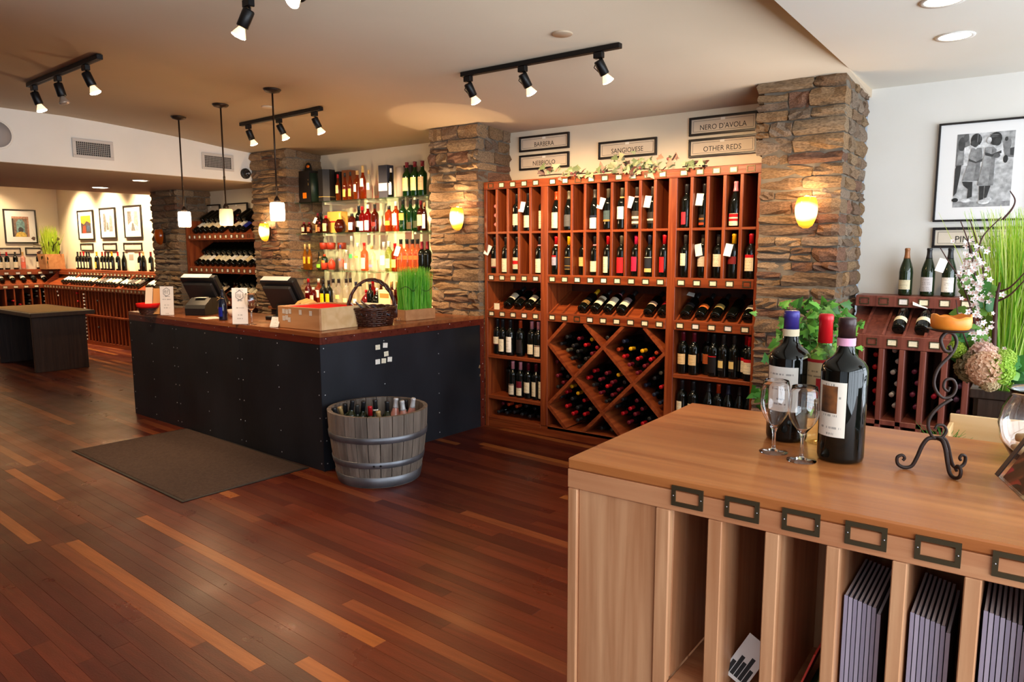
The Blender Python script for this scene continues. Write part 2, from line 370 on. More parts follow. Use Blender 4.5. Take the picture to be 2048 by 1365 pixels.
# ---------------------------------------------------------------- room shell
FLOORA = R(-3.65)
def floor_wood(name, attr):
    m, n, l, b = new_mat(name)
    if attr: src = n.new('ShaderNodeAttribute'); src.attribute_name = 'plank_tone'; colo = src.outputs['Color']
    else: src = n.new('ShaderNodeObjectInfo'); colo = src.outputs['Color']
    tc = n.new('ShaderNodeTexCoord'); ge = n.new('ShaderNodeNewGeometry')
    mp = n.new('ShaderNodeMapping'); mp.inputs['Rotation'].default_value = (0, 0, -FLOORA); mp.inputs['Scale'].default_value = (2.2, 42, 1); l.new(ge.outputs['Position'], mp.inputs[0])
    nz = n.new('ShaderNodeTexNoise'); nz.inputs['Scale'].default_value = 1; nz.inputs['Detail'].default_value = 4; l.new(mp.outputs[0], nz.inputs['Vector'])
    rp = n.new('ShaderNodeValToRGB'); rp.color_ramp.elements[0].position = .3; rp.color_ramp.elements[1].position = .72
    rp.color_ramp.elements[0].color = (.76, .72, .7, 1); rp.color_ramp.elements[1].color = (1.25, 1.25, 1.25, 1); l.new(nz.outputs[0], rp.inputs[0])
    mx = n.new('ShaderNodeMix'); mx.data_type = 'RGBA'; mx.blend_type = 'MULTIPLY'; mx.inputs[0].default_value = 1; l.new(colo, mx.inputs[6]); l.new(rp.outputs[0], mx.inputs[7])
    l.new(mx.outputs[2], b.inputs['Base Color'])
    n2 = n.new('ShaderNodeTexNoise'); n2.inputs['Scale'].default_value = 3.2; n2.inputs['Detail'].default_value = 5; l.new(ge.outputs['Position'], n2.inputs['Vector'])
    mr = n.new('ShaderNodeMapRange'); mr.inputs[1].default_value = .3; mr.inputs[2].default_value = .7; mr.inputs[3].default_value = .26; mr.inputs[4].default_value = .4; l.new(n2.outputs[0], mr.inputs[0]); l.new(mr.outputs[0], b.inputs['Roughness'])
    n3 = n.new('ShaderNodeTexNoise'); n3.inputs['Scale'].default_value = 1.; n3.inputs['Detail'].default_value = 8; 
    m3 = n.new('ShaderNodeMapping'); m3.inputs['Rotation'].default_value = (0, 0, -FLOORA); m3.inputs['Scale'].default_value = (60, 160, 1); l.new(ge.outputs['Position'], m3.inputs[0]); l.new(m3.outputs[0], n3.inputs['Vector'])
    bp = n.new('ShaderNodeBump'); bp.inputs['Strength'].default_value = .12; bp.inputs['Distance'].default_value = .004; l.new(n3.outputs[0], bp.inputs['Height']); l.new(bp.outputs[0], b.inputs['Normal'])
    b.inputs['Specular IOR Level'].default_value = .38
    return m
FLM = floor_wood('jatoba_plank', False); FLMA = floor_wood('jatoba_plank_far', True)
SUB = plain('sub_floor', (.012, .006, .004, 1), .8)
fl = MB(); fl.box(-15, 2.6, -3.3, 6.2, -.12, -.012)
floor = struct('floor', fl, SUB)
PW = .0645; rng = random.Random(11); planks = []
ca, sa = math.cos(FLOORA), math.sin(FLOORA)
for k in range(-52, 92):
    t = k*PW; s = -15.4-rng.random()*1.2
    while s < 2.6:
        L = rng.choice((.7, .95, 1.25, 1.5, 1.8, 2.1)); q = rng.random()
        c = (rng.uniform(.85, 1.15))
        if q < .075: col = (.27*c, .085*c, .022*c, 1)
        elif q < .15: col = (.155*c, .04*c, .013*c, 1)
        elif q < .62: col = (.1*c, .0185*c, .0075*c, 1)
        else: col = (.064*c, .0095*c, .005*c, 1)
        sc_, tc_ = s+L/2, t; x = sc_*ca-tc_*sa; y = sc_*sa+tc_*ca
        if -14.9 < x < 2.45 and -3.2 < y < 5.95: planks.append([0., x, y, L, col])
        s += L
for p in planks:
    x, y, L = p[1:4]
    if math.hypot(x, y) < .6 or y < .3: continue
    u, v, w = proj((x, y, 0))
    hidden = (x > -1.0 and y > 1.0) or (x > -3.75 and y > 4.8) or (-6.7 < x < -3.85 and y > 3.2) or y > 5.3
    if w > .5 and -250 < u < 2200 and 0 < v < 1560 and not hidden:
        p[0] = L*PW*1.5/(w**3)
planks.sort(key=lambda p: -p[0])
_pm = {}
far = MB(); farc = []
for i, (a, x, y, L, col) in enumerate(planks):
    if i < 300 and a > 0:
        if L not in _pm: _pm[L] = MB().cbox(-L/2+.0002, L/2-.0002, -PW/2+.0002, PW/2-.0002, -.012, 0, .0005).mesh('plank', FLM)
        link('plank', _pm[L], floor, (x, y, rng.uniform(-.0004, .0004)), (0, 0, FLOORA), color=col)
    else:
        T = Matrix.Translation((x, y, 0)) @ Matrix.Rotation(FLOORA, 4, 'Z'); b = len(far.f)
        far.quad(*[T @ Vector(q) for q in ((-L/2+.0003, -PW/2+.0003, 0), (L/2-.0003, -PW/2+.0003, 0), (L/2-.0003, PW/2-.0003, 0), (-L/2+.0003, PW/2-.0003, 0))]); farc.append(col)
me = far.mesh('remaining_planks', FLMA, False); ca_ = me.color_attributes.new('plank_tone', 'FLOAT_COLOR', 'CORNER')
for i, p in enumerate(me.polygons):
    for li in p.loop_indices: ca_.data[li].color = farc[i]
tag(link('remaining_planks', me, floor), kind='stuff')

# ceiling: level near the street, dropping gently towards the rack wall
ZC = [(-3.2, 2.667), (2.9, 2.667), (3.2, 2.655), (3.5, 2.637), (3.85, 2.615), (4.15, 2.587), (4.4, 2.562), (4.73, 2.538), (5.4, 2.49)]
def zceil(y):
    for (a, za), (b, zb) in zip(ZC, ZC[1:]):
        if a <= y <= b: return za+(zb-za)*(y-a)/(b-a)
    return ZC[-1][1]
mb = MB()
for i, (y, z) in enumerate(ZC):
    for x, dz in ((-6.93, 0), (-.985, 0), (-.985, .12), (-6.93, .12)): mb.v.append(Vector((x, y, z+dz)))
for i in range(len(ZC)-1):
    a, b = 4*i, 4*i+4
    mb.face((a, a+1, b+1, b), 0, True); mb.face((a+3, b+3, b+2, a+2)); mb.face((a+1, a+2, b+2, b+1)); mb.face((a, b, b+3, a+3))
struct('ceiling', mb, CEIL)
ceiling_drop = MB().box(-.985, 2.6, -3.2, 5.45, 2.545, 2.75); struct('ceiling_soffit', ceiling_drop, SOFF)
# beam with the duct grilles, its underside is the low ceiling of the passage to the back room
struct('beam_duct', MB().box(-9.6, -6.93, -3.2, 5.2, 2.235, 2.9), [WALLW])
struct('ceiling_passage', MB().box(-9.6, -6.932, -3.2, 5.2, 2.231, 2.235), CEIL)
struct('ceiling_back_room', MB().box(-14.5, -9.6, -3.2, 6.0, 2.75, 2.85), CEIL)
struct('wall_back', MB().box(-9.0, -1.2, 5.16, 5.34, 0, 2.75), WALL)
struct('wall_back_right', MB().box(-1.0, 2.6, 5.34, 5.5, 0, 2.75), WALLW)
struct('wall_back_room', MB().box(-14.5, -9.0, 5.75, 5.9, 0, 2.85), WALL)
struct('wall_back_room_return', MB().box(-9.06, -9.0, 5.16, 5.75, 0, 2.85), WALL)
struct('wall_left', MB().box(-14.5, -14.3, -3.3, 5.9, 0, 2.85), WALL)
# street side walls with their window openings
def wall_with_opening(name, axis, at, th, a0, a1, o0, o1, z0, z1, H=2.75):
    mb = MB()
    for (p, q, r, s_) in ((a0, o0, 0, H), (o1, a1, 0, H), (o0, o1, 0, z0), (o0, o1, z1, H)):
        if axis == 'x': mb.box(at, at+th, p, q, r, s_)
        else: mb.box(p, q, at, at+th, r, s_)
    return struct(name, mb, RACKH if axis == 'y' else WALLW)
wall_with_opening('wall_right', 'x', 2.4, .12, -3.2, 5.45, -2.5, 4.95, .42, 2.48)
wall_with_opening('wall_front', 'y', -3.0, -.12, -14.5, 2.6, -1.2, 2.0, .42, 2.56)
for wn, ax in (('window_1', 'x'), ('window_2', 'y')):
    root = thing(wn, None, None); root['kind'] = 'structure'
    lo, hi, z0, z1 = (-2.5, 4.95, .42, 2.48) if ax == 'x' else (-1.2, 2.0, .42, 2.56)
    nb = 8 if ax == 'x' else 4
    for i in range(nb+1):
        c = lo+(hi-lo)*i/nb; m2 = MB()
        m2.box(2.33, 2.38, c-.025, c+.025, z0, z1) if ax == 'x' else m2.box(c-.025, c+.025, -2.83, -2.78, z0, z1)
        part('window_mullion', m2, BLACKM, root)
    for z in (z0+.02, z0+(z1-z0)*.68, z1-.02):
        m2 = MB(); m2.box(2.335, 2.375, lo, hi, z-.02, z+.02) if ax == 'x' else m2.box(lo, hi, -2.825, -2.785, z-.02, z+.02)
        part('window_transom', m2, BLACKM, root)

# ---------------------------------------------------------------- stone pillars
def stone_mesh(seed, corner=False):
    rg = random.Random(seed); bm = bmesh.new(); bmesh.ops.create_cube(bm, size=1)
    bmesh.ops.subdivide_edges(bm, edges=bm.edges[:], cuts=2, use_grid_fill=True)
    for v in bm.verts:
        c = v.co; ax = sum(1 for k in range(3) if abs(abs(c[k])-.5) < 1e-4)
        if ax == 3: c *= .965
        if abs(c.y+.5) < .04 or (corner and abs(c.x-.5) < .04):
            c.y += rg.uniform(-.1, .08) if abs(c.y+.5) < .04 else 0
            if corner and abs(c.x-.5) < .05: c.x += rg.uniform(-.02, .015)
        c.z += rg.uniform(-.06, .06); c.x += rg.uniform(-.018, .018)
        if abs(abs(c.z)-.5) < .12 and c.y < -.4: c.y += .07
    me = D.meshes.new('stone'); bm.to_mesh(me); bm.free(); me.materials.append(STONE)
    return me
STM = [stone_mesh(i) for i in range(14)]; STC = [stone_mesh(50+i, True) for i in range(6)]
TONES = [(.30, .205, .125), (.25, .16, .095), (.34, .245, .155), (.235, .165, .115), (.20, .125, .082), (.29, .185, .10), (.25, .19, .14), (.22, .12, .08), (.33, .225, .13), (.27, .18, .11)]
def pillar(label, x0, x1, y0, y1, z1, seed, side=True, zside=0, left_over=None):
    root = thing('stone_pillar', label, None, ((x0+x1)/2, y0, 0)); root['kind'] = 'structure'
    rg = random.Random(seed); base = root_loc(root)
    core = MB().box(x0+.002, x1-.004, y0+.006, y1, 0, z1); part('mortar_core', core, MORTAR, root)
    z = 0.
    while z < z1-.005:
        h = rg.uniform(.055, .108)
        if z+h > z1-.04: h = z1-z
        xl = x0-(left_over[1] if left_over and z > left_over[0] else 0)
        wrap = rg.random() < .5; clen = rg.uniform(.2, .34) if wrap else rg.uniform(.1, .2); cdep = rg.uniform(.1, .17) if wrap else rg.uniform(.18, .28)
        # corner stone, seen from the front and from the side
        pr = rg.uniform(.004, .022)
        def put(me, cx, cy, cz, dx, dy, dz, rz=0):
            t = rg.choice(TONES); k = rg.uniform(.7, 1.04)
            sx = rg.choice((-1, 1)) if me in STM else 1
            link('stone', me, root, Vector((cx, cy, cz))-base, (rg.uniform(-.02, .02), rg.uniform(-.025, .025), rz+rg.uniform(-.01, .01)), (dx*sx, dy, dz), (t[0]*k, t[1]*k, t[2]*k, 1))
        cx1 = x1+rg.uniform(.0, .012)
        put(rg.choice(STC), cx1-clen/2, y0-pr+cdep/2, z+h/2, clen-.008, cdep, h-.009)
        x = cx1-clen
        while x > xl+.02:
            L = rg.uniform(.12, .34)
            if x-L < xl+.07: L = x-xl
            # now and then two thin stones share one course
            pr = rg.uniform(0, .024)
            if h > .078 and rg.random() < .4:
                hh = h*rg.uniform(.4, .6)
                put(rg.choice(STM), x-L/2, y0-pr+.07, z+hh/2, L-.008, .14, hh-.007); pr = rg.uniform(0, .024)
                put(rg.choice(STM), x-L/2, y0-pr+.07, z+hh+(h-hh)/2, L-.008, .14, h-hh-.007)
            else: put(rg.choice(STM), x-L/2, y0-pr+.07, z+h/2, L-.008, .14, h-.009)
            x -= L
        if side and z+h > zside:
            y = y0+cdep-.01
            while y < y1-.02:
                L = rg.uniform(.12, .3)
                if y+L > y1-.06: L = y1-y
                put(rg.choice(STM), x1+rg.uniform(.002, .014)-.06, y+L/2, z+h/2, L-.008, .122, h-.009, R(90)); y += L
        z += h
    return root
pillar('stacked stone pillar between the big wine rack and the white end wall', -1.492, -1.008, 4.72, 5.34, 2.548, 3, left_over=(2.062, .04))
pillar('stacked stone pillar between the spirits shelves and the big wine rack', -4.335, -3.80, 4.72, 5.16, 2.536, 5, zside=1.95)
pillar('stacked stone pillar under the end of the duct beam', -6.925, -6.32, 4.72, 5.16, 2.536, 8)
pillar('stacked stone pillar beside the passage to the back room', -9.06, -8.46, 4.72, 5.16, 2.231, 12)
# ---------------------------------------------------------------- label holders
def holder_mesh(w, h, b, t=.004):
    key = ('holder', w, h, b)
    if key not in _bm:
        mb = MB()
        mb.box(-w/2, w/2, -t, 0, h/2-b, h/2); mb.box(-w/2, w/2, -t, 0, -h/2, -h/2+b)
        mb.box(-w/2, -w/2+b, -t, 0, -h/2+b, h/2-b); mb.box(w/2-b, w/2, -t, 0, -h/2+b, h/2-b)
        for sx in (-1, 1): mb.lathe([(0, 0), (b*.2, 0), (b*.13, b*.12), (0, b*.14)], 6, Matrix.Translation((sx*(w/2-b/2), -t, 0)) @ Matrix.Rotation(R(90), 4, 'X'), m=1)
        _bm[key] = mb.mesh('label_holder', [BRASS, RIVET])
    return _bm[key]
def card_mesh(w, h):
    key = ('card', w, h)
    if key not in _bm:
        me = D.meshes.new('price_card'); me.from_pydata([(-w/2, -.0015, -h/2), (w/2, -.0015, -h/2), (w/2, -.0015, h/2), (-w/2, -.0015, h/2)], [], [(0, 1, 2, 3)])
        me.materials.append(CARDP); uv = me.uv_layers.new(name='UVMap')
        for i, c in enumerate(((0, 0), (1, 0), (1, 1), (0, 1))): uv.data[i].uv = c
        _bm[key] = me
    return _bm[key]
CARDC = rgb(240, 228, 196)
def holder(root, x, y, z, w=.056, h=.042, b=.0065, card=True, rot=0.):
    o = link('label_holder', holder_mesh(w, h, b), root, Vector((x, y, z))-root_loc(root), (0, 0, rot))
    if card: link('price_card', card_mesh(w-2*b+.002, h-2*b+.002), o, color=CARDC if rng.random() < .85 else rgb(240, 232, 226))
    return o

# ---------------------------------------------------------------- the big wine rack
YR, YB = 4.77, 5.15
RX0, P1a, P1b, P2a, P2b, RX1 = -3.782, -3.214, -3.147, -2.139, -2.075, -1.497
rack = thing('wine_rack', 'tall cherry wood wine rack of cubbies and diamond bins between two stone pillars', 'wine rack', ((RX0+RX1)/2, YR, 0))
def rp(name, *b, m=RACK, c=.0025):
    return part(name, MB().cbox(*b, c), m, rack)
rp('side_panel', RX0, RX0+.03, YR, YB, 0, 2.0); rp('side_panel', RX1-.026, RX1, YR, YB, 0, 2.0)
rp('post', P1a, P1b, YR, YB, .085, 2.0); rp('post', P2a, P2b, YR, YB, .085, 2.0)
rp('top_rail', RX0, RX1, YR-.004, YR+.02, 1.998, 2.06, m=RACKH); rp('top_board', RX0, RX1, YR+.02, YB, 2.04, 2.06, m=RACKH)
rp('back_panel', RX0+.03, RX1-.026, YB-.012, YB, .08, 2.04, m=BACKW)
rp('kick_board', RX0, RX1, YR+.004, YR+.024, 0, .085, m=RACKH)
SECT = [(RX0+.03, P1a, 5), (P1b, P2a, 9), (P2b, RX1-.026, 5)]
rib = MB().box(-.006, .006, 0, .36, -.001, .02).mesh('display_rib', RACKD)
CUB = []          # centre of every cubby, from the stone pillar on
for si, (xa, xb, n) in enumerate(SECT):
    pitch = (xb-xa+.022)/n
    for k in range(n):
        c = xa+pitch*k+(pitch-.022)/2; CUB.append((c, pitch))
        if k < n-1: rp('divider', c+pitch/2-.011, c+pitch/2+.011, YR, YB-.012, 1.31, 1.998)
        for z, up in ((2.029, 0), (1.277, 1), (.975, 2)):
            empty = (up == 0 and (si, k) in ((0, 0), (1, 2), (2, 4))) or (up == 1 and (si, k) == (2, 4)) or (up == 2 and (si, k) == (1, 2))
            holder(rack, c, YR-.004 if up == 0 else YR-.002, z, card=not empty)
    rp('cubby_shelf', xa, xb, YR+.001, YB-.012, 1.636, 1.655, m=RACKH); rp('cubby_floor', xa, xb, YR+.02, YB-.012, 1.29, 1.31, m=RACKH)
    rp('label_rail', xa, xb, YR-.002, YR+.02, 1.245, 1.312, m=RACKH); rp('label_rail', xa, xb, YR-.002, YR+.02, .942, 1.01, m=RACKH)
    # sloping display board with low ribs between the bottles
    m2 = MB(); m2.prism([(xa, YR+.02, .985), (xa, YB-.012, 1.165), (xa, YB-.012, 1.145), (xa, YR+.02, .965)], (xb-xa, 0, 0)); part('display_board', m2, RACKH, rack)
    for k in range(n+1):
        x = xa+(xb-xa)*k/n
        link('display_rib', rib, rack, Vector((min(max(x, xa+.006), xb-.006), YR+.02, .985))-root_loc(rack), (math.atan2(.18, .358), 0, 0))
for xa, xb in ((SECT[0][0], SECT[0][1]), (SECT[2][0], SECT[2][1])):
    for z0, z1 in ((.597, .625), (.243, .275), (.055, .09)): rp('shelf', xa, xb, YR+.002, YB-.012, z0, z1, m=RACKH)
rp('bin_floor', P1b, P2a, YR+.004, YB-.012, .06, .088, m=RACKH)
# diamond lattice: crossing boards, the long one first
NX = [-3.147, -2.895, -2.643, -2.391, -2.139]; HZ = .2535; ZM = .515
def slat(xa, za, xb, zb, y0=YR+.002):
    d = Vector((xb-xa, 0, zb-za)); n_ = Vector((-d.z, 0, d.x)).normalized()*.013
    poly = [Vector((xa, y0, za))+n_, Vector((xb, y0, zb))+n_, Vector((xb, y0, zb))-n_, Vector((xa, y0, za))-n_]
    part('lattice_board', MB().prism(poly, (0, .34, 0)), RACKD, rack)
slat(-2.812, .942, -2.139, ZM-HZ+.005, YR+.003); slat(-3.147, ZM+HZ, -2.475, .09, YR+.003); slat(-3.147, ZM-HZ, -2.975, .09, YR+.003); slat(-2.308, .942, -2.139, ZM+HZ, YR+.003)
slat(-2.978, .942, -3.147, ZM+HZ); slat(-2.475, .942, -3.147, ZM-HZ); slat(-2.139, ZM+HZ, -2.812, .09); slat(-2.139, ZM-HZ, -2.308, .09)

# ---- bottles standing in the cubbies
BK = (.02, .02, .022, 1)
C = dict(k=BK, r=rgb(190, 22, 32), y=rgb(236, 180, 20), p=rgb(222, 40, 88), n=rgb(36, 44, 66), m=rgb(110, 26, 40), o=rgb(196, 70, 30), g=rgb(92, 88, 74), pk=rgb(232, 150, 160), w=WH, gy=rgb(60, 58, 56), bl=rgb(40, 40, 110))
CN = dict(k='black', r='red', y='yellow', p='pink', n='navy', m='maroon', o='orange', g='olive', pk='pale pink', w='white', gy='grey', bl='blue')
SECN = ['pillar-side five-column section', 'middle nine-column section', 'five-column section by the end wall']
UL = {(0,2,0):1024.1,(0,3,0):1046.3,(0,4,0):1077,(1,0,0):1102.5,(1,1,0):1125.3,(1,3,0):1176.2,(1,4,0):1204.8,(1,5,0):1232.4,(1,6,0):1262.8,(1,7,0):1293.9,(2,0,0):1359.7,(2,1,0):1396.3,(2,3,0):1455,(0,0,1):980.6,(0,1,1):1003.3,(0,2,1):1021.5,(0,4,1):1070.5,(1,0,1):1102.5,(1,1,1):1128.6,(1,2,1):1157.6,(1,3,1):1180.2,(1,4,1):1206,(1,5,1):1232.9,(1,6,1):1261.9,(1,7,1):1287.9,(1,8,1):1316,(2,0,1):1359.7,(2,1,1):1394.3,(2,2,1):1425,(2,3,1):1450.7,(2,4,1):1485.3}     # where each bottle's near side shows: gives how deep it stands
def cub(sec, k, row, kind, cap, lab, lz, words, dx=.012, dy=.05, **kw):
    i = (0, 5, 14)[sec]+k; c, pitch = CUB[i]; z = 1.655 if row == 0 else 1.31
    lbl = f"{CN[cap]}-capped bottle with {words}, {ORD[i]} {'upper' if row == 0 else 'lower'} cubby of big rack"
    d = ray(UL[sec, k, row], 470 if row == 0 else 540); r = .0402 if kind == 'sloped' else .0375; cx = c+.004
    yy = (cx*d.y-r*math.hypot(d.x, d.y))/d.x if 0 else (cx-r*math.hypot(d.x, d.y)/d.y)*d.y/d.x
    yy = min(max(yy, YR+.05), YR+.24)
    return bottle((cx, yy, z), lbl, 'bottles standing in the cubbies', kind, cap=C[cap], lab=lab, lz=lz, n=18, turn=kw.pop('turn', -18), **kw)
T_ = dict(tagged=(-.02, 10))
cub(0, 2, 0, 'claret', 'k', CR, (.05, .14), 'white crest label', .025)
cub(0, 3, 0, 'claret', 'k', CR, (.03, .125), 'cream label and neck tag', .03, tagged=(-.03, 8))
cub(0, 4, 0, 'claret', 'k', CR, (.02, .16), 'tall cream label', .045)
cub(1, 0, 0, 'sloped', 'o', CR, (.02, .14), 'large cream label', .02)
cub(1, 1, 0, 'sloped', 'g', rgb(84, 86, 88), (.03, .12), 'grey label', .018)
cub(1, 3, 0, 'sloped', 'gy', WH, (.01, .09), 'white label under a navy band', .015, bands=((.09, .108, C['n']),))
cub(1, 4, 0, 'claret', 'g', rgb(70, 92, 96), (.06, .14), 'teal picture label and neck tag', .03, bands=((.06, .074, rgb(170, 130, 70)),), tagged=(-.03, 16))
cub(1, 5, 0, 'claret', 'g', WH, (.075, .165), 'white label and cream neck band', .015, neck=rgb(220, 190, 120))
cub(1, 6, 0, 'claret', 'gy', rgb(60, 54, 48), (.03, .13), 'dark two-window label and neck tag', .02, bands=((.075, .092, CR), (.04, .056, CR)), tagged=(-.03, 14), neck=rgb(226, 150, 150))
cub(1, 7, 0, 'claret', 'gy', rgb(40, 34, 32), (.04, .12), 'black label and wide neck tag', .015, bands=((.06, .072, CR),), tagged=(-.02, 6))
cub(2, 0, 0, 'claret', 'k', rgb(196, 44, 60), (.025, .11), 'narrow red label', 0., span=60)
cub(2, 1, 0, 'claret', 'k', rgb(30, 26, 26), (.02, .09), 'black orange label and neck tag', .01, span=70, bands=((.02, .036, C['o']), (.055, .068, rgb(150, 100, 50))), tagged=(-.02, 4))
cub(2, 3, 0, 'sloped', 'pk', CR, (.01, .09), 'red and cream striped label', -.005, bands=((.04, .056, C['r']), (.066, .088, C['r'])))
cub(0, 0, 1, 'claret', 'k', rgb(200, 190, 165), (.05, .125), 'cream maroon-edged label and neck tag', .02, tagged=(-.035, 22), bands=((.05, .058, C['m']),))
cub(0, 1, 1, 'claret', 'k', CR, (.015, .125), 'cream label with a gold spot', .02)
cub(0, 2, 1, 'claret', 'k', rgb(222, 206, 178), (.04, .135), 'beige label with a red square', .012, bands=((.08, .108, C['r']),), )
cub(0, 4, 1, 'claret', 'k', CR, (.015, .125), 'cream label and pink neck band', .03, neck=C['pk'])
cub(1, 0, 1, 'claret', 'r', rgb(170, 170, 196), (.075, .15), 'lavender red-topped label', .02, neck=WH, span=90, bands=((.14, .153, C['r']),))
cub(1, 1, 1, 'claret', 'y', rgb(34, 30, 28), (.04, .145), 'black gold-striped label', .022, bands=((.135, .139, rgb(180, 140, 60)), (.07, .074, rgb(180, 140, 60)), (.045, .049, rgb(180, 140, 60))))
cub(1, 2, 1, 'claret', 'k', rgb(230, 190, 120), (.07, .14), 'golden label', .04)
cub(1, 3, 1, 'claret', 'k', CR, (.03, .11), 'cream label and pink neck band', .03, neck=C['pk'])
cub(1, 4, 1, 'claret', 'r', CR, (.025, .145), 'narrow cream label', .025, span=80)
cub(1, 5, 1, 'claret', 'g', rgb(204, 30, 42), (.025, .14), 'broad red label', .015)
cub(1, 6, 1, 'claret', 'p', rgb(210, 36, 80), (.04, .145), 'pink label', .01, span=90)
cub(1, 7, 1, 'claret', 'n', rgb(34, 38, 48), (.035, .14), 'navy label over a tan strip', .005, bands=((.035, .062, rgb(226, 190, 120)), (.138, .142, CR)))
cub(1, 8, 1, 'claret', 'r', rgb(196, 26, 34), (.035, .145), 'narrow red label', .01, span=70)
cub(2, 0, 1, 'claret', 'gy', CR, (.085, .17), 'small cream label', .005, span=74)
cub(2, 1, 1, 'claret', 'g', rgb(200, 190, 170), (.08, .15), 'greyish label and low hanging tag', .008, tagged=(-.03, -12))
cub(2, 2, 1, 'claret', 'gy', CR, (.08, .165), 'cream label with a small face', .008)
cub(2, 3, 1, 'claret', 'y', rgb(120, 24, 20), (.1, .15), 'dark red label and neck tag', -.004, tagged=(-.02, 10))
cub(2, 4, 1, 'claret', 'r', rgb(236, 220, 180), (.055, .15), 'cream red-topped label', -.008, bands=((.143, .162, C['r']),))
for i, dz in enumerate((.12, .195, .27)):        # three bottles laid in the first upper cubby
    bottle((CUB[0][0]+.01, YR+.345, 1.655+dz-.06), f"pink capped bottle lying in the first upper cubby, {('lowest', 'middle', 'topmost')[i]} of three", 'bottles lying in the first upper cubby',
           cap=C['pk'], lab=None, rot=(R(90), 0, 0), n=12, neck=WH)
# ---- bottles tilted on the display boards
TR = (R(-63), 0, 0)
def disp(sec, k, cap, lab, lz, words, **kw):
    xa, xb, n = SECT[sec]; x = xa+(xb-xa)*(k+.5)/n
    i = (0, 5, 14)[sec]+k
    lbl = f"{CN[cap]}-capped bottle with {words}, {ORD[i]} display slot of big rack"
    return bottle((x, YR+.055, 1.043), lbl, 'bottles tilted on the display boards', kw.pop('kind', 'claret'), cap=C[cap], lab=lab, lz=lz, n=18, rot=TR, turn=kw.pop('turn', 0), span=kw.pop('span', 140), **kw)
disp(0, 1, 'k', CR, (.075, .15), 'cream label'); disp(0, 2, 'm', rgb(60, 34, 26), (.07, .1), 'dark brown label'); disp(0, 3, 'k', CR, (.06, .13), 'wide cream label'); disp(0, 4, 'k', CR, (.06, .13), 'cream label by the post')
disp(1, 2, 'y', rgb(30, 26, 24), (.05, .13), 'black gold-striped label', bands=((.055, .061, rgb(190, 150, 80)), (.07, .076, rgb(190, 150, 80)), (.084, .09, rgb(190, 150, 80))))
disp(1, 3, 'k', CR, (.055, .16), 'cream picture label', bands=((.1, .13, rgb(120, 100, 70)),)); disp(1, 4, 'k', CR, (.05, .15), 'white label', neck=C['pk']); disp(1, 5, 'k', CR, (.05, .15), 'white grey-topped label', bands=((.11, .15, rgb(140, 120, 120)),))
disp(1, 7, 'k', rgb(230, 200, 170), (.075, .115), 'short peach label'); disp(1, 8, 'k', C['r'], (.08, .13), 'red label')
disp(2, 0, 'k', rgb(30, 30, 32), (.08, .12), 'black label and a tag', tagged=(-.01, 80)); disp(2, 1, 'k', rgb(236, 120, 50), (.07, .11), 'orange label'); disp(2, 2, 'k', rgb(196, 170, 100), (.075, .12), 'tan label'); disp(2, 3, 'k', None, (0, 0), 'no label in sight'); disp(2, 4, 'k', CR, (.07, .12), 'cream label')
part('loose_price_card', MB().box(-3.705, -3.65, YR+.03, YR+.033, 1.0, 1.06), PAPERP, rack, color=CARDC)
# ---- bottles standing on the open shelves
def shelf_row(z, y, items, where, xs):
    for j, (x, kind, cap, lab, lz, words, kw) in enumerate(items):
        kw = dict(kw); dy = kw.pop('dy', 0)
        bottle((x, y+dy, z), f"{CN[cap]}-capped bottle with {words}, {ORD[j]} along {where}", 'bottles on the open rack shelves', kind, cap=C[cap], lab=lab, lz=lz, n=16, turn=kw.pop('turn', -15), **kw)
w1 = 'the pillar-side middle shelf'
shelf_row(.625, YR+.07, [(-3.70, 'claret', 'k', CR, (.09, .15), 'cream label', dict(bands=((.085, .09, C['m']),))), (-3.636, 'claret', 'k', CR, (.03, .135), 'gold-spotted label', dict(dy=-.01)), (-3.553, 'claret', 'k', WH, (.03, .16), 'tall white label', dict(dy=-.015)),
  (-3.46, 'claret', 'o', rgb(34, 26, 26), (.03, .14), 'black label', dict(dy=.0)), (-3.385, 'claret', 'o', None, (0, 0), 'plain dark glass', dict(dy=.1)), (-3.345, 'claret', 'pk', CR, (.03, .11), 'cream label', {}), (-3.265, 'claret', 'pk', rgb(226, 214, 190), (.02, .11), 'beige brown-topped label', dict(dy=-.02, bands=((.1, .108, rgb(90, 50, 40)),))), (-3.22, 'claret', 'm', CR, (.04, .16), 'tall cream label', dict(dy=.04, turn=-30))], w1, 0)
w2 = 'the pillar-side lower shelf'
shelf_row(.275, YR+.07, [(-3.66, 'claret', 'k', None, (0, 0), 'plain dark glass', dict(dy=.12)), (-3.6, 'claret', 'k', CR, (.05, .14), 'shaded cream label', dict(dy=.1)), (-3.54, 'claret', 'pk', rgb(226, 214, 190), (.02, .11), 'beige brown-topped label', dict(bands=((.1, .108, rgb(90, 50, 40)),))),
  (-3.46, 'claret', 'pk', CR, (.02, .14), 'cream label with a maroon block', dict(bands=((.085, .14, C['m']),))), (-3.38, 'claret', 'm', CR, (.05, .14), 'cream label', {}), (-3.302, 'claret', 'm', CR, (.03, .15), 'narrow cream label', dict(span=80)), (-3.235, 'claret', 'k', CR, (.02, .16), 'tall white label', dict(turn=-30))], w2, 0)
w3 = 'the end-wall-side middle shelf'
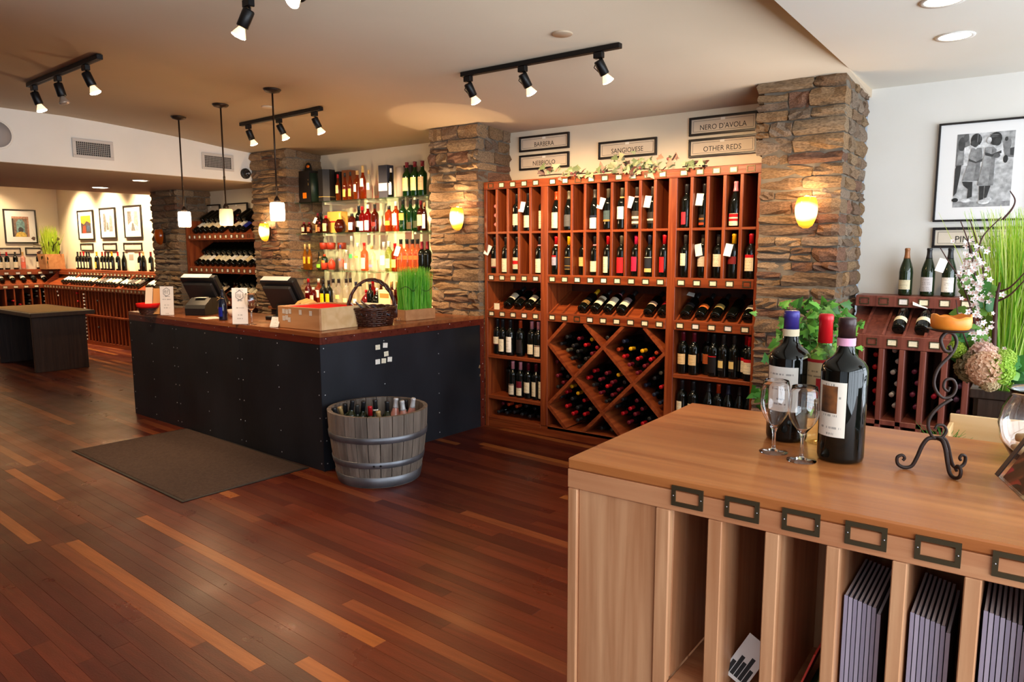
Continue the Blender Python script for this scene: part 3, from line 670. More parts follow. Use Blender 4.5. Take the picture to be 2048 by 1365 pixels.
shelf_row(.625, YR+.07, [(-2.03, 'claret', 'm', rgb(220, 190, 140), (.07, .145), 'landscape label', {}), (-1.945, 'claret', 'm', rgb(220, 190, 140), (.07, .145), 'landscape label', dict(dy=-.01)), (-1.885, 'claret', 'm', rgb(150, 140, 130), (.09, .15), 'grey label', dict(dy=.08)), (-1.865, 'claret', 'k', rgb(170, 84, 40), (.08, .15), 'brown label', dict(dy=.05, span=70)),
  (-1.805, 'claret', 'k', rgb(20, 16, 18), (.03, .14), 'black red-topped label', dict(bands=((.14, .147, C['r']),))), (-1.735, 'claret', 'gy', rgb(38, 34, 32), (.05, .13), 'black label with a pale figure', dict(bands=((.07, .12, rgb(224, 200, 130)),), span=60)), (-1.66, 'claret', 'gy', rgb(38, 34, 32), (.05, .13), 'black label with a pale figure', dict(bands=((.07, .12, rgb(224, 200, 130)),), span=60)),
  (-1.585, 'claret', 'r', CR, (.05, .14), 'cream red-topped label', dict(dy=.03, bands=((.128, .15, C['r']),))), (-1.545, 'claret', 'r', CR, (.05, .14), 'cream red-topped label', dict(dy=-.03, bands=((.128, .15, C['r']),)))], w3, 0)
w4 = 'the end-wall-side lower shelf'
shelf_row(.275, YR+.07, [(-2.03, 'claret', 'k', CR, (.05, .15), 'small picture label', dict(span=70)), (-1.945, 'claret', 'k', CR, (.05, .14), 'small picture label', dict(span=70)), (-1.83, 'sloped', 'k', rgb(120, 118, 124), (.06, .14), 'broad grey label', {}), (-1.76, 'claret', 'o', C['m'], (.05, .12), 'dark red label', {}), (-1.69, 'sloped', 'n', None, (0, 0), 'plain dark glass', {}), (-1.61, 'sloped', 'k', None, (0, 0), 'plain dark glass', {}), (-1.54, 'sloped', 'k', None, (0, 0), 'plain dark glass', {})], w4, 0)
# ---- bottles laid in the bins, necks outward
def lain(x, z, cap, where, nth, y=None):
    return bottle((x, (y or YR+.36)+rng.uniform(-.012, .012), z), f"{CN[cap]}-capped bottle in {where}, {nth}", 'bottles lying in '+where, cap=C[cap], lab=None, detail=0,
                  rot=(R(90)+rng.uniform(-.03, .03), 0, rng.uniform(-.03, .03)), n=10)
dx_, dz_ = .252, .2535; nrm = math.hypot(dx_, dz_); dL = (-dx_/nrm, dz_/nrm); dR = (dx_/nrm, dz_/nrm)
def fill(cx, zbot, caps, where, keep=lambda x, z: True, limit=4):
    """stack bottles in the V of a bin from its lowest corner upward"""
    cells = [(i, j) for i in range(limit) for j in range(limit)]; cells.sort(key=lambda c: (c[0]+c[1], c[1]-c[0])); got = []
    for i, j in cells:
        u = .056+.0775*i; w = .056+.0775*j; x = cx+dL[0]*u+dR[0]*w; z = zbot+dL[1]*u+dR[1]*w
        if keep(x, z): got.append((i+j, x, z))
    got = got[:len(caps)]; lv = sorted(set(g[0] for g in got)); seen = {}
    for (l, x, z), c in zip(got, caps):
        seen[l] = seen.get(l, 0)+1; lain(x, z, c, where, f"{ORD[seen[l]-1]} from left in its {ORD[lv.index(l)]} row up")
inx = lambda x, z: P1b+.04 < x < P2a-.04 and .12 < z < .9
fill(-2.895, ZM, 'k k k g k m k k r r k m y'.split(), 'the upper pillar-side diamond bin', inx)
fill(-2.391, ZM, 'm m m r r r o y y o n'.split(), 'the upper wall-side diamond bin', inx)
fill(-2.643, ZM-HZ, 'k m m k r m r m m k r m y'.split(), 'the centre diamond bin', inx)
fill(-2.895, .075, 'k r r r k g k k r k r y y y'.split(), 'the lower pillar-side diamond bin', lambda x, z: inx(x, z) and z > .13)
fill(-2.391, .075, 'k m r r m k k r m k k m k'.split(), 'the lower wall-side diamond bin', lambda x, z: inx(x, z) and z > .13)
fill(-3.147, ZM-HZ, 'k m m k k m m k'.split(), 'the pillar-side half bin', inx)
fill(-2.139, ZM-HZ, 'n n n r k g k g g'.split(), 'the wall-side half bin', inx)
fill(-2.643, ZM+HZ, 'k m o'.split(), 'the small top middle bin', lambda x, z: z < .9)
fill(-2.139, ZM+HZ, 'g k'.split(), 'the wall-side top corner bin', inx)
fill(-3.147, ZM+HZ, 'm k'.split(), 'the pillar-side top corner bin', inx)
for x, z, c, w_ in ((-2.68, .128, 'k', 'pillar side'), (-2.6, .128, 'g', 'wall side'), (-2.64, .195, 'k', 'on top')): lain(x, z, c, 'the small floor bin below the crossing', w_)
for i in range(6): lain(-3.69+.082*i, .13, 'k', 'the bottom tray by the pillar', ORD[i]+' from left in the lower row')
for i, c in enumerate('m o o k k'.split()): lain(-3.65+.082*i, .2, c, 'the bottom tray by the pillar', ORD[i]+' from left in the upper row')
# ---------------------------------------------------------------- sales counter (L-shaped)
CL, CC, CR_ = Vector((-6.729, 3.23, 0)), Vector((-3.872, 3.1, 0)), Vector((-3.787, 4.762, 0))
CH = .955; DEP = .62
counter = thing('sales_counter', 'long L-shaped sales counter clad in riveted black steel with red wood top edge', 'counter', CC)
e1 = (CL-CC).normalized(); n1 = Vector((-e1.y, e1.x, 0)); n1 = n1 if n1.y > 0 else -n1        # along the front, inward
e2 = (CR_-CC).normalized(); n2 = Vector((-e2.y, e2.x, 0)); n2 = n2 if n2.x < 0 else -n2
L1 = (CL-CC).length; L2 = (CR_-CC).length
inner = CC+n1*DEP+n2*DEP
outl = [CL, CC, CR_, Vector((-3.797, 4.762, 0)), Vector((-3.797, 4.683, 0)), Vector((CR_.x-DEP, 4.683, 0)), CC+n2*DEP+n1*DEP, CL+n1*DEP]
def ring(z): return [Vector((p.x, p.y, z)) for p in outl]
cin = [CL-e1*.012+n1*.012, CC+n1*.012+n2*.012, CR_+n2*.012-e2*.085, CR_+n2*(DEP-.02)-e2*.085, CC+n2*(DEP-.02)+n1*(DEP-.02), CL-e1*.012+n1*(DEP-.02)]
part('carcass', MB().prism([Vector((p.x, p.y, 0.)) for p in cin], (0, 0, .88)), DARKW, counter)
part('counter_top', MB().prism([Vector((p.x, p.y, CH-.028)) for p in outl], (0, 0, .028)), TOPW, counter)
def slab(o, e, n, s0, s1, z0, z1, t0, t1):
    return [o+e*s0+n*t0+Vector((0, 0, z)) for z in (z0,)]+[o+e*s1+n*t0+Vector((0, 0, z0)), o+e*s1+n*t1+Vector((0, 0, z0)), o+e*s0+n*t1+Vector((0, 0, z0))]
def cslab(name, o, e, n, s0, s1, z0, z1, t0, t1, m): return part(name, MB().prism(slab(o, e, n, s0, s1, z0, z1, t0, t1), (0, 0, z1-z0)), m, counter)
cslab('top_edge_trim', CC, e1, n1, 0, L1, .878, CH-.029, 0, .02, TRIMW); cslab('top_edge_trim', CC, e2, n2, 0.021, L2, .878, CH-.029, 0, .02, TRIMW)
pan = [(0, 1.005), (1.007, 2.01), (2.012, L1)]
dome = [(0, .0015), (.0055, 0), (.0045, .002), (.0025, .0032), (0, .0036)]
def rivets(name, o, e, n, pts, par, r=1.):
    mb = MB()
    for s, z in pts:
        p = o+e*s+Vector((0, 0, z)); zax = -n; T = Matrix.Translation(p) @ zax.to_track_quat('Z', 'Y').to_matrix().to_4x4() @ Matrix.Scale(r, 4)
        mb.lathe(dome, 6, T)
    return part(name, mb, RIVET, par, kind='stuff')
for a, b in pan:
    p_ = cslab('steel_panel', CC, e1, n1, a, b, .0, .877, .002, .012, STEEL); p_.location = -root_loc(counter)
    pts = [(s, .05+k*.16) for s in (a+.03, (a+b)/2, b-.03) for k in range(6)]
    mb = MB(); rivets('rivet_row', CC+n1*.002, e1, n1, pts, p_)
p_ = cslab('steel_panel', CC, e2, n2, 0, L2-.05, 0, .877, .002, .012, STEEL); p_.location = -root_loc(counter)
rivets('rivet_row', CC+n2*.002, e2, n2, [(s, .05+k*.16) for s in (.03, .56, 1.12) for k in range(6)], p_)
cslab('end_stile', CC, e2, n2, L2-.05, L2, 0, .877, -.004, .03, TRIMW)
rivets('rivet_row', CC-n2*.004, e2, n2, [(L2-.025, .08+k*.155) for k in range(6)], counter)
rivets('trim_screws', CC, e1, n1, [(.09+.21*k, .925 if k % 2 else .905) for k in range(13)], counter, .8)
rivets('trim_screws', CC, e2, n2, [(.05+.24*k, .915) for k in range(7)], counter, .8)
# little notes stuck on the steel
for i, (u, v) in enumerate(((755, 695), (770, 691), (772, 708), (755, 724), (767, 722), (779, 719))):
    d = ray(u, v); den = d.x*n2.x+d.y*n2.y; t = ((CC-Vector((0, 0, CAM_H))).dot(n2))/den; p = Vector((0, 0, CAM_H))+d*t-n2*.0015
    T = Matrix.Translation(p) @ Matrix(((e2.x, -n2.x*-1, 0, 0), (e2.y, -n2.y*-1, 0, 0), (0, 0, 1, 0), (0, 0, 0, 1)))
    o = link('price_note', card_mesh(.043, .036), None, color=WH if i % 2 else rgb(238, 230, 206)); o.matrix_world = T @ Matrix.Rotation(R((0, 6, -3, 0, 4, 5)[i]), 4, 'Y')
    tag(o, f"small white paper note on the counter's blue-black end panel, {('upper row, corner side', 'upper row, rack side', 'middle row', 'lower row, corner side', 'lower row, centre', 'lower row, rack side')[i]}", 'note', 'paper notes on the steel end panel')

# door mat
mat = thing('door_mat', 'large dark brown door mat lying before the sales counter', 'mat', (-4.93, 2.7, 0), (0, 0, R(-3.6)))
m2 = MB(); m2.cbox(-.86, .86, -.43, .43, .001, .009, .004); o = link('mat_pile', m2.mesh('mat_pile', MATM), mat)
m2 = MB()
for b in ((-.88, .88, -.45, -.43), (-.88, .88, .43, .45), (-.88, -.86, -.43, .43), (.86, .88, -.43, .43)): m2.cbox(*b, .001, .006, .002)
link('rubber_edge', m2.mesh('rubber_edge', RUBBER), mat)

# ---------------------------------------------------------------- half barrel full of bottles
BX, BY = -3.505, 3.265
barrel = thing('half_barrel', 'weathered oak half barrel with grey metal hoops standing before the counter', 'barrel', (BX, BY, 0))
BH = .475
def br(z): t = z/BH; return .268+.062*(1-(1-t)**1.7)
NS = 26
for i in range(NS):
    a0 = 2*math.pi*i/NS+.012; a1 = 2*math.pi*(i+1)/NS-.004; mb = MB(); b = 0
    zs = [0, .1, .22, .35, BH]
    for z in zs:
        for r, a in ((br(z), a0), (br(z), (a0+a1)/2), (br(z), a1), (br(z)-.026, a1), (br(z)-.026, a0)): mb.v.append(Vector((r*math.cos(a), r*math.sin(a), z)))
    for j in range(len(zs)-1):
        for k in range(5): mb.face((5*j+k, 5*j+(k+1) % 5, 5*j+5+(k+1) % 5, 5*j+5+k))
    mb.face((4, 3, 2, 1, 0)); q = 5*(len(zs)-1); mb.face((q, q+1, q+2, q+3, q+4))
    k = random.uniform(.8, 1.15); link('stave', mb.mesh('stave', STAVE), barrel, color=(.235*k, .195*k, .165*k, 1))
for z, h in ((.003, .07), (.135, .042), (.3, .042)):
    pr = [(br(z)+.001, z), (br(z)+.005, z+.002), (br(z+h)+.005, z+h-.002), (br(z+h)+.001, z+h)]
    hp = link('hoop', MB().lathe(pr, 52, close=False).mesh('hoop', HOOP), barrel)
    if z == .135:
        m2 = MB()
        for a in (-.86, -.72): m2.lathe([(0, .004), (.008, 0), (.005, .005), (0, .006)], 8, Matrix.Translation(((br(z+.02)+.004)*math.cos(a), (br(z+.02)+.004)*math.sin(a), z+.02)) @ Vector((math.cos(a), math.sin(a), 0)).to_track_quat('Z', 'Y').to_matrix().to_4x4())
        link('hoop_rivets', m2.mesh('hoop_rivets', BLACKM), hp)
link('barrel_bottom', MB().lathe([(0, .12), (.25, .12), (.25, .14), (0, .14)], 26).mesh('barrel_bottom', DARKW), barrel)
ROSE = plain('rose_wine_glass', rgb(206, 140, 124), .05, spec=.6, coat=.3)
def inbar(u, v, zt, cap, words, kind='claret', lean=(0, 0), glass=None, lab=None, neck=None):
    """u, v: where the tip of the neck shows; zt: its height"""
    tip = on_z(u, v, zt); H = PROF[kind][-1][1]
    ax = Vector((lean[0], lean[1], 1)).normalized(); base = tip-ax*H
    base.x = min(max(base.x, BX-.2), BX+.2); base.y = min(max(base.y, BY-.2), BY+.2)
    rot = (Vector(tip)-base).to_track_quat('Z', 'Y').to_euler()
    return bottle(base, f"{CN[cap] if cap in CN else cap} capped bottle with {words} in the half barrel", 'bottles in the half barrel', kind, cap=C[cap], lab=lab, lz=(.11, .18), rot=rot, n=16, glass=glass or WINEB, neck=neck, span=160)
C['gd'] = rgb(196, 160, 104); CN['gd'] = 'gold'; C['sv'] = rgb(206, 204, 206); CN['sv'] = 'silver'
inbar(668, 816, .475, 'k', 'a white neck label by the counter corner', lean=(-.3, -.12), lab=WH)
inbar(679, 814, .47, 'gd', 'a white label leaning over the rim', lean=(-.35, -.15), lab=WH)
inbar(690, 808, .49, 'k', 'a plain neck beside the gold cap'); inbar(705, 801, .52, 'k', 'the tallest plain neck near the counter', lean=(.1, .1))
inbar(714, 810, .48, 'gy', 'a plain neck between two tall ones'); inbar(727, 803, .5, 'k', 'a plain neck, middle of the back', lean=(.12, 0))
inbar(740, 813, .475, 'r', 'bright red foil', lean=(-.12, .1)); inbar(750, 800, .51, 'k', 'a white band under a black cap', neck=WH, lean=(-.1, .05))
inbar(756, 823, .47, 'gd', 'a plain neck at the front rim', lean=(-.1, -.1)); inbar(774, 803, .5, 'k', 'a dark red label', lean=(-.02, 0), lab=C['m'])
inbar(792, 797, .52, 'sv', 'pink wine, tallest of three pale ones', 'sloped', glass=ROSE, lean=(.05, .05)); inbar(804, 802, .51, 'sv', 'pink wine, middle of three pale ones', 'sloped', glass=ROSE, lean=(-.08, -.05)); inbar(827, 797, .52, 'sv', 'pink wine, by the barrel rim', 'sloped', glass=ROSE, lean=(.2, .0))
inbar(812, 800, .5, 'k', 'a plain neck behind the pink wine')

# ---------------------------------------------------------------- things on the counter
def cpt(u, v): return on_z(u, v, CH)
def dirpt(u, v, du, vz): return None
# pine crate with price stickers
p0 = cpt(640, 663); pL = cpt(557, 655); pR = cpt(712, 650)
crate = thing('wooden_crate', 'open pale wooden crate with paper stickers on the counter corner', 'crate', p0)
ex = (pL-p0); ey = (pR-p0); lw, ll = ex.length, ey.length; ex.normalize(); ey = (ey-ex*ey.dot(ex)).normalized(); hC = .155
TC = Matrix(((ex.x, ey.x, 0, 0), (ex.y, ey.y, 0, 0), (0, 0, 1, .001), (0, 0, 0, 1)))
for nm, b in (('front_board', (0, lw, 0, .016, 0, hC)), ('back_board', (0, lw, ll-.016, ll, 0, hC)), ('end_board', (0, .016, .017, ll-.017, 0, hC)), ('end_board', (lw-.016, lw, .017, ll-.017, 0, hC)), ('bottom_board', (.016, lw-.016, .016, ll-.016, 0, .012))):
    link(nm, MB().cbox(*b, .002, T=TC).mesh(nm, PINE if nm == 'end_board' else CRATE), crate)
for (x, z) in ((.385, .12), (.35, .118), (.315, .122), (.2, .12), (.09, .118), (.385, .07), (.352, .075), (.325, .062)):
    o = link('paper_sticker', card_mesh(.03, .034), crate, color=rgb(214, 204, 192)); o.matrix_local = TC @ Matrix.Translation((x, -.001, z))
m2 = MB(); m2.cbox(.03, lw-.03, .03, ll-.03, .1, .148, .01, T=TC); o = link('red_cloth_pile', m2.mesh('red_cloth_pile', CLOTH), None, p0, color=rgb(206, 24, 26)); tag(o, 'folded bright red cloth lying in the pale wooden crate', 'cloth')

# dark basket of brochures
bc = Vector((-3.995, 3.69, CH))
def basket(name, label, c, rx, ry, h, mat, handle, rows=9, nst=26, wall=.009):
    t = thing(name, label, 'basket', c)
    for j in range(rows):
        z = .008+(h-.014)*j/(rows-1); k = .84+.16*(j/(rows-1)); pts = []
        for i in range(nst*2+1):
            a = 2*math.pi*i/(nst*2); s_ = 1 if (i+j) % 2 else -1
            pts.append(((rx*k+s_*wall*.95)*math.cos(a), (ry*k+s_*wall*.95)*math.sin(a), z+.002*math.sin(i*2.1)))
        link('woven_strand', MB().tube(pts, wall*.75, 5, cap=False).mesh('woven_strand', mat), t)
    for i in range(nst):
        a = 2*math.pi*i/nst; link('upright_cane', MB().tube([(rx*.84*math.cos(a), ry*.84*math.sin(a), .002), (rx*math.cos(a), ry*math.sin(a), h)], wall*.45, 5).mesh('upright_cane', mat), t)
    link('basket_bottom', MB().lathe([(0, .002), (1, .002), (1, .01), (0, .01)], 24, Matrix.Diagonal((rx*.86, ry*.86, 1, 1))).mesh('basket_bottom', mat), t)
    for s_ in (0, 1):
        pts = [((rx+.006)*math.cos(2*math.pi*i/60), (ry+.006)*math.sin(2*math.pi*i/60), h+.006*math.sin(i*.9+s_*math.pi)) for i in range(61)]
        link('braided_rim', MB().tube(pts, wall*.9, 6, cap=False).mesh('braided_rim', mat), t)
    if handle:
        hx, hy, hh = handle
        for s_ in (0, 1, 2):
            pts = []
            for i in range(33):
                a = math.pi*i/32; w = .009
                pts.append((hx*math.cos(a)+w*math.cos(i*.8+s_*2.1)*.7, hy*math.cos(a)+w*math.sin(i*.8+s_*2.1), h*.4+hh*.86*math.sin(a)**.8+w*.6*math.sin(i*.8+s_*2.1)))
            link('handle_strand', MB().tube(pts, .0085, 6).mesh('handle_strand', mat), t)
    return t
basket('wicker_basket', 'dark brown wicker basket with tall hoop handle holding brochures', bc, .158, .172, .13, WICK, (.115, .13, .33))
for i, (dx, dy, a, col) in enumerate(((.0, -.03, 38, rgb(150, 120, 96)), (-.04, -.05, 42, rgb(96, 92, 100)), (-.075, -.07, 47, rgb(210, 200, 190)), (.05, .05, 30, rgb(70, 76, 92)), (-.1, -.085, 50, rgb(120, 110, 110)))):
    m2 = MB().cbox(-.07, .07, -.105, .105, -.004, .004, .001)
    o = link('brochure', m2.mesh('brochure', [PAPER if 0 else PAPERP]), None, bc+Vector((dx, dy, .135-.012*i)), (R(-10), R(a), R(40)), color=col)
    tag(o, ('tan covered brochure, uppermost in the dark wicker basket', 'grey brochure, second in the dark wicker basket', 'white brochure leaning low in the dark wicker basket', 'slate blue brochure behind the others in the dark basket', 'worn grey brochure at the outer edge of the dark basket')[i], 'brochure', 'brochures in the dark basket')

# grass in a wooden trough
gA, gB = cpt(812, 643), cpt(871, 637)
gl = (gB-gA).length; ge = (gB-gA).normalized(); gn = Vector((-ge.y, ge.x, 0)); gn = gn if gn.x < 0 else -gn; gd = .15
TG = Matrix(((ge.x, gn.x, 0, 0), (ge.y, gn.y, 0, 0), (0, 0, 1, .001), (0, 0, 0, 1)))
tro = thing('grass_planter', 'bright green grass growing in a wooden trough on the counter', 'plant', gA)
th = .085
for b in ((0, gl, 0, .012, 0, th), (0, gl, gd-.012, gd, 0, th), (0, .012, .0125, gd-.0125, 0, th), (gl-.012, gl, .0125, gd-.0125, 0, th)): link('trough_board', MB().cbox(*b, .002, T=TG).mesh('trough_board', CRATE), tro)
link('soil', MB().box(.012, gl-.012, .012, gd-.012, .0, th-.015, T=TG).mesh('soil', DARKW), tro)
def grass(name, parent, n, x0, x1, y0, y1, z, h0, h1, T, cols, lean=.05, w=.0028, seg=3, seed=1):
    rg = random.Random(seed); groups = {}
    for i in range(n):
        c = rg.choice(range(len(cols))); mb = groups.setdefault(c, MB())
        x, y = rg.uniform(x0, x1), rg.uniform(y0, y1); h = rg.uniform(h0, h1); a = rg.uniform(0, 6.28); lx, ly = rg.gauss(0, lean), rg.gauss(0, lean); cu = rg.gauss(0, lean*.8)
        wx, wy = math.cos(a)*w, math.sin(a)*w; b = len(mb.v)
        for k in range(seg+1):
            t = k/seg; ww = 1-.85*t*t
            px, py, pz = x+lx*t*h+cu*t*t*h, y+ly*t*h-cu*t*t*h*.6, z+h*t
            mb.v += [T @ Vector((px-wx*ww, py-wy*ww, pz)), T @ Vector((px+wx*ww, py+wy*ww, pz))]
        for k in range(seg): mb.face((b+2*k, b+2*k+1, b+2*k+3, b+2*k+2))
    for c, mb in groups.items(): o = link(name, mb.mesh(name, BLADE, False), parent, color=cols[c]); o['kind'] = 'stuff'
GC = [rgb(136, 222, 60), rgb(112, 200, 44), rgb(164, 236, 84), rgb(84, 172, 36), rgb(190, 242, 110)]
grass('grass_blades', tro, 1500, .02, gl-.02, .02, gd-.02, th-.02, .27, .36, TG, GC, .035, .0022, 3, 3)
wp = [(.0+gl*t+.0, gd*.1-.02*math.sin(t*9), .25+.018*math.sin(t*14+1)-.012*t) for t in [i/40 for i in range(-4, 43)]]
link('twig', MB().tube([TG @ Vector(p) for p in wp], .0022, 5).mesh('twig', IRON), tro)

# tills with printer
def till(label, loc, rz, w=.36):
    t = thing('till', label, 'till', loc, (0, 0, rz))
    link('till_base', MB().cbox(-.1, .1, -.11, .11, 0, .03, .006).mesh('till_base', BLACKP), t)
    link('stand', MB().prism([(-.06, -.03, .03), (-.06, .06, .03), (-.06, .05, .17), (-.06, .0, .17)], (.12, 0, 0)).mesh('stand', BLACKP), t)
    T = Matrix.Translation((0, .0, .19)) @ Matrix.Rotation(R(32), 4, 'X')
    link('screen_housing', MB().cbox(-w/2, w/2, -.012, .05, -.14, .15, .012, T=T).mesh('screen_housing', BLACKP), t)
    link('screen_back', MB().cbox(-w/2+.03, w/2-.03, -.045, -.012, -.11, .11, .012, T=T).mesh('screen_back', plain('dull_black', rgb(38, 36, 36), .5)), t)
    link('paper_slip', MB().cbox(-w/2+.02, w/2-.05, -.01, .045, .152, .156, .001, T=T).mesh('paper_slip', PAPERP), t, color=rgb(226, 220, 214))
    return t
till('black till screen on stand beside the receipt printer', (-6.02, 3.56, CH), R(22)); till('black till screen behind the wine glass at the counter middle', (-4.93, 3.6, CH), R(14), .34)
pr = thing('receipt_printer', 'black receipt printer with paper slip in front of a till', 'printer', (-5.86, 3.44, CH), (0, 0, R(30)))
link('printer_body', MB().prism([(-.09, -.11, .001), (-.09, .11, .001), (-.09, .11, .14), (-.09, .0, .145), (-.09, -.1, .09), (-.09, -.115, .06)], (.18, 0, 0)).mesh('printer_body', BLACKP), pr)
link('receipt_slip', MB().cbox(-.045, .045, -.03, .05, .1455, .148, .0005).mesh('receipt_slip', PAPERP), pr, color=WH)
link('printer_lid_seam', MB().box(-.0905, .0905, .02, .023, .06, .146).mesh('printer_lid_seam', RUBBER), pr)
# red-lined basket bowl
rb = thing('lined_basket', 'small dark basket lined with red cloth at the far counter end', 'basket', cpt(288, 630)+Vector((0, .05, 0)))
for j in range(6): link('woven_strand', MB().tube([((.07+.003*j+(.003 if (i+j) % 2 else -.003))*math.cos(i*math.pi/14), (.07+.003*j+(.003 if (i+j) % 2 else -.003))*math.sin(i*math.pi/14), .007+.012*j) for i in range(29)], .0065, 5, cap=False).mesh('woven_strand', WICK), rb)
link('red_lining', MB().lathe([(.0, .03), (.06, .03), (.085, .075), (.1, .1), (.104, .098), (.1, .075), (.098, .06), (.09, .065)], 20).mesh('red_lining', CLOTH), rb, color=rgb(206, 26, 24))
# brochure holder with leaflets and cards
bh = thing('leaflet_holder', 'clear acrylic holder of tall picture leaflets on the counter end', 'holder', cpt(312, 630), (0, 0, R(46)))
link('acrylic_back', MB().prism([(-.1, 0, .002), (-.1, .006, .002), (-.1, .086, .25), (-.1, .08, .25)], (.2, 0, 0)).mesh('acrylic_back', CLEAR), bh)
link('acrylic_lip', MB().box(-.1, .1, -.035, -.032, .002, .09).mesh('acrylic_lip', CLEAR), bh); link('acrylic_foot', MB().box(-.1, .1, -.035, .1, .0, .0018).mesh('acrylic_foot', CLEAR), bh)
for i, c in enumerate((rgb(226, 204, 180), rgb(210, 150, 90), rgb(120, 110, 130))):
    m2 = MB().prism([(-.09+.062*i, -.004, .006), (-.09+.062*i, -.002, .006), (-.09+.062*i, .072, .235-.01*i), (-.09+.062*i, .07, .235-.01*i)], (.058, 0, 0))
    o = link('leaflet', m2.mesh('leaflet', PAPERP), None, bh.location, (0, 0, R(46)), color=c); tag(o, ('cream leaflet', 'orange leaflet', 'violet grey leaflet')[i]+' standing in the clear acrylic holder', 'leaflet', 'leaflets in the acrylic holder')
INK = plain('black_ink', rgb(28, 24, 24), .6)
def menu_card(label, loc, rz, w, h, lean, emblem):
    t = thing('menu_card', label, 'card', loc, (0, 0, rz)); s_ = math.tan(lean)*h
    link('acrylic_sleeve', MB().prism([(-w/2-.004, 0, 0), (-w/2-.004, .003, 0), (-w/2-.004, .003+s_, h), (-w/2-.004, s_, h)], (w+.008, 0, 0)).mesh('acrylic_sleeve', CLEAR), t)
    me = D.meshes.new('card_sheet'); me.from_pydata([(-w/2, -.0012, .003), (w/2, -.0012, .003), (w/2, -.0012+s_, h-.002), (-w/2, -.0012+s_, h-.002)], [], [(0, 1, 2, 3)]); me.materials.append(label_mat('menu_type', 14., .45))
    uv = me.uv_layers.new(name='UVMap')
    for i, c in enumerate(((-.1, 0), (1.1, 0), (1.1, .72), (-.1, .72))): uv.data[i].uv = c
    link('card_sheet', me, t, color=rgb(246, 240, 234))
    link('foot', MB().box(-w/2, w/2, -.03, .04, 0, .002).mesh('foot', CLEAR), t)
    if emblem:
        r = w*.24; pts = []
        for i in range(25):
            a = 2*math.pi*i/24; q = 1+.1*math.cos(6*a); pts.append((r*q*math.sin(a), -.003+s_*(.8+r*q*1.15*math.cos(a)/h), h*.8+r*q*1.15*math.cos(a)))
        m2 = MB().tube(pts, .0013, 4, cap=False)
        for k in (-1, 0, 1): m2.tube([(k*r*.4-.004, -.003+s_*.8, h*.8-r*.5), (k*r*.4-.004, -.003+s_*.8, h*.8+r*.4)], .001, 4)
        m2.tube([(-r*.55, -.003+s_*.75, h*.8-r*1.35), (0, -.003+s_*.75, h*.8-r*1.15), (r*.55, -.003+s_*.75, h*.8-r*1.35)], .001, 4)
        link('crest_emblem', m2.mesh('crest_emblem', INK), t)
menu_card('white menu card with small crest beside the leaflet holder', cpt(335, 631), R(32), .12, .25, .05, True)
menu_card('white menu card with large crest beside the blue bottle', cpt(481, 649), R(34), .12, .275, .05, True)
menu_card('small cream card leaning by the pale wooden crate', cpt(548, 655), R(8), .085, .075, .35, False)
# blue bottle with raffia
bb = bottle(cpt(447, 641), 'dark bottle with blue label and raffia bow on the counter', None, 'sloped', cap=(.02, .02, .03, 1), lab=rgb(20, 34, 150), lz=(.04, .13), n=20, glass=plain('blue_black_glass', (.008, .012, .03, 1), .05, spec=.7), turn=-15, span=130, scale=.82)
RAF = plain('raffia', rgb(214, 176, 110), .8)
m2 = MB().tube([(.019*math.cos(a), .019*math.sin(a), .205) for a in [i*.5 for i in range(14)]], .003, 5); 
for d in ((.07, -.01, .01), (-.035, -.015, -.012), (-.02, -.02, -.09), (.03, -.02, .03), (-.03, -.02, .022)): m2.tube([(0, -.02, .205), (d[0]*.5, -.024+d[1]*.5, .208+d[2]*.5+.006), (d[0], -.02+d[1], .205+d[2])], .0025, 5)
link('raffia_bow', m2.mesh('raffia_bow', RAF), bb)
# wine glass
def wine_glass(label, loc, H, rb, rf, group=None, n=28, stem=.42, low=.62):
    t = thing('wine_glass', label, 'glass', loc, group=group); zb = H*stem; e = .0011
    o = [(0, .0025), (rf, .0), (rf, .0016), (rf*.5, .0042), (.006, .0085), (.0043, .02), (.0040, zb-.012), (.0052, zb-.004)]
    prof = []
    for i in range(12):
        u = i/11; prof.append((rb*math.sin(math.pi*(.5*min(1, u/ low) if u < low else .5+.21*((u-low)/(1-low))))**.85, zb+(H-zb)*u))
    prof[0] = (.0058, zb)
    outer = o+prof; inner = [(max(.0005, r-e), z) for r, z in prof[::-1][:-1]]+[(0, zb+.004)]
    link('bowl_and_stem', MB().lathe(outer+[(prof[-1][0]-e*.5, H+.0006)]+inner, n, close=False).mesh('bowl_and_stem', CRYST), t)
    return t
wine_glass('large clear wine glass on the counter beside the menu card', cpt(504, 650), .235, .047, .036)
# shallow white bowl, loose papers
wb = thing('white_bowl', 'small white bowl behind the printer on the counter', 'bowl', (-5.45, 3.5, CH))
link('bowl_shell', MB().lathe([(0, .004), (.03, 0), (.055, .02), (.068, .06), (.065, .06), (.05, .022), (0, .01)], 22).mesh('bowl_shell', plain('white_china', rgb(236, 228, 216), .25)), wb)
o = link('paper_sheet', MB().box(-.105, .105, -.07, .07, 0, .0012).mesh('paper_sheet', PAPERP), None, (-5.5, 3.3, CH+.0005), (0, 0, R(-14)), color=WH); tag(o, 'white sheet of paper lying on the counter by the printer', 'paper')
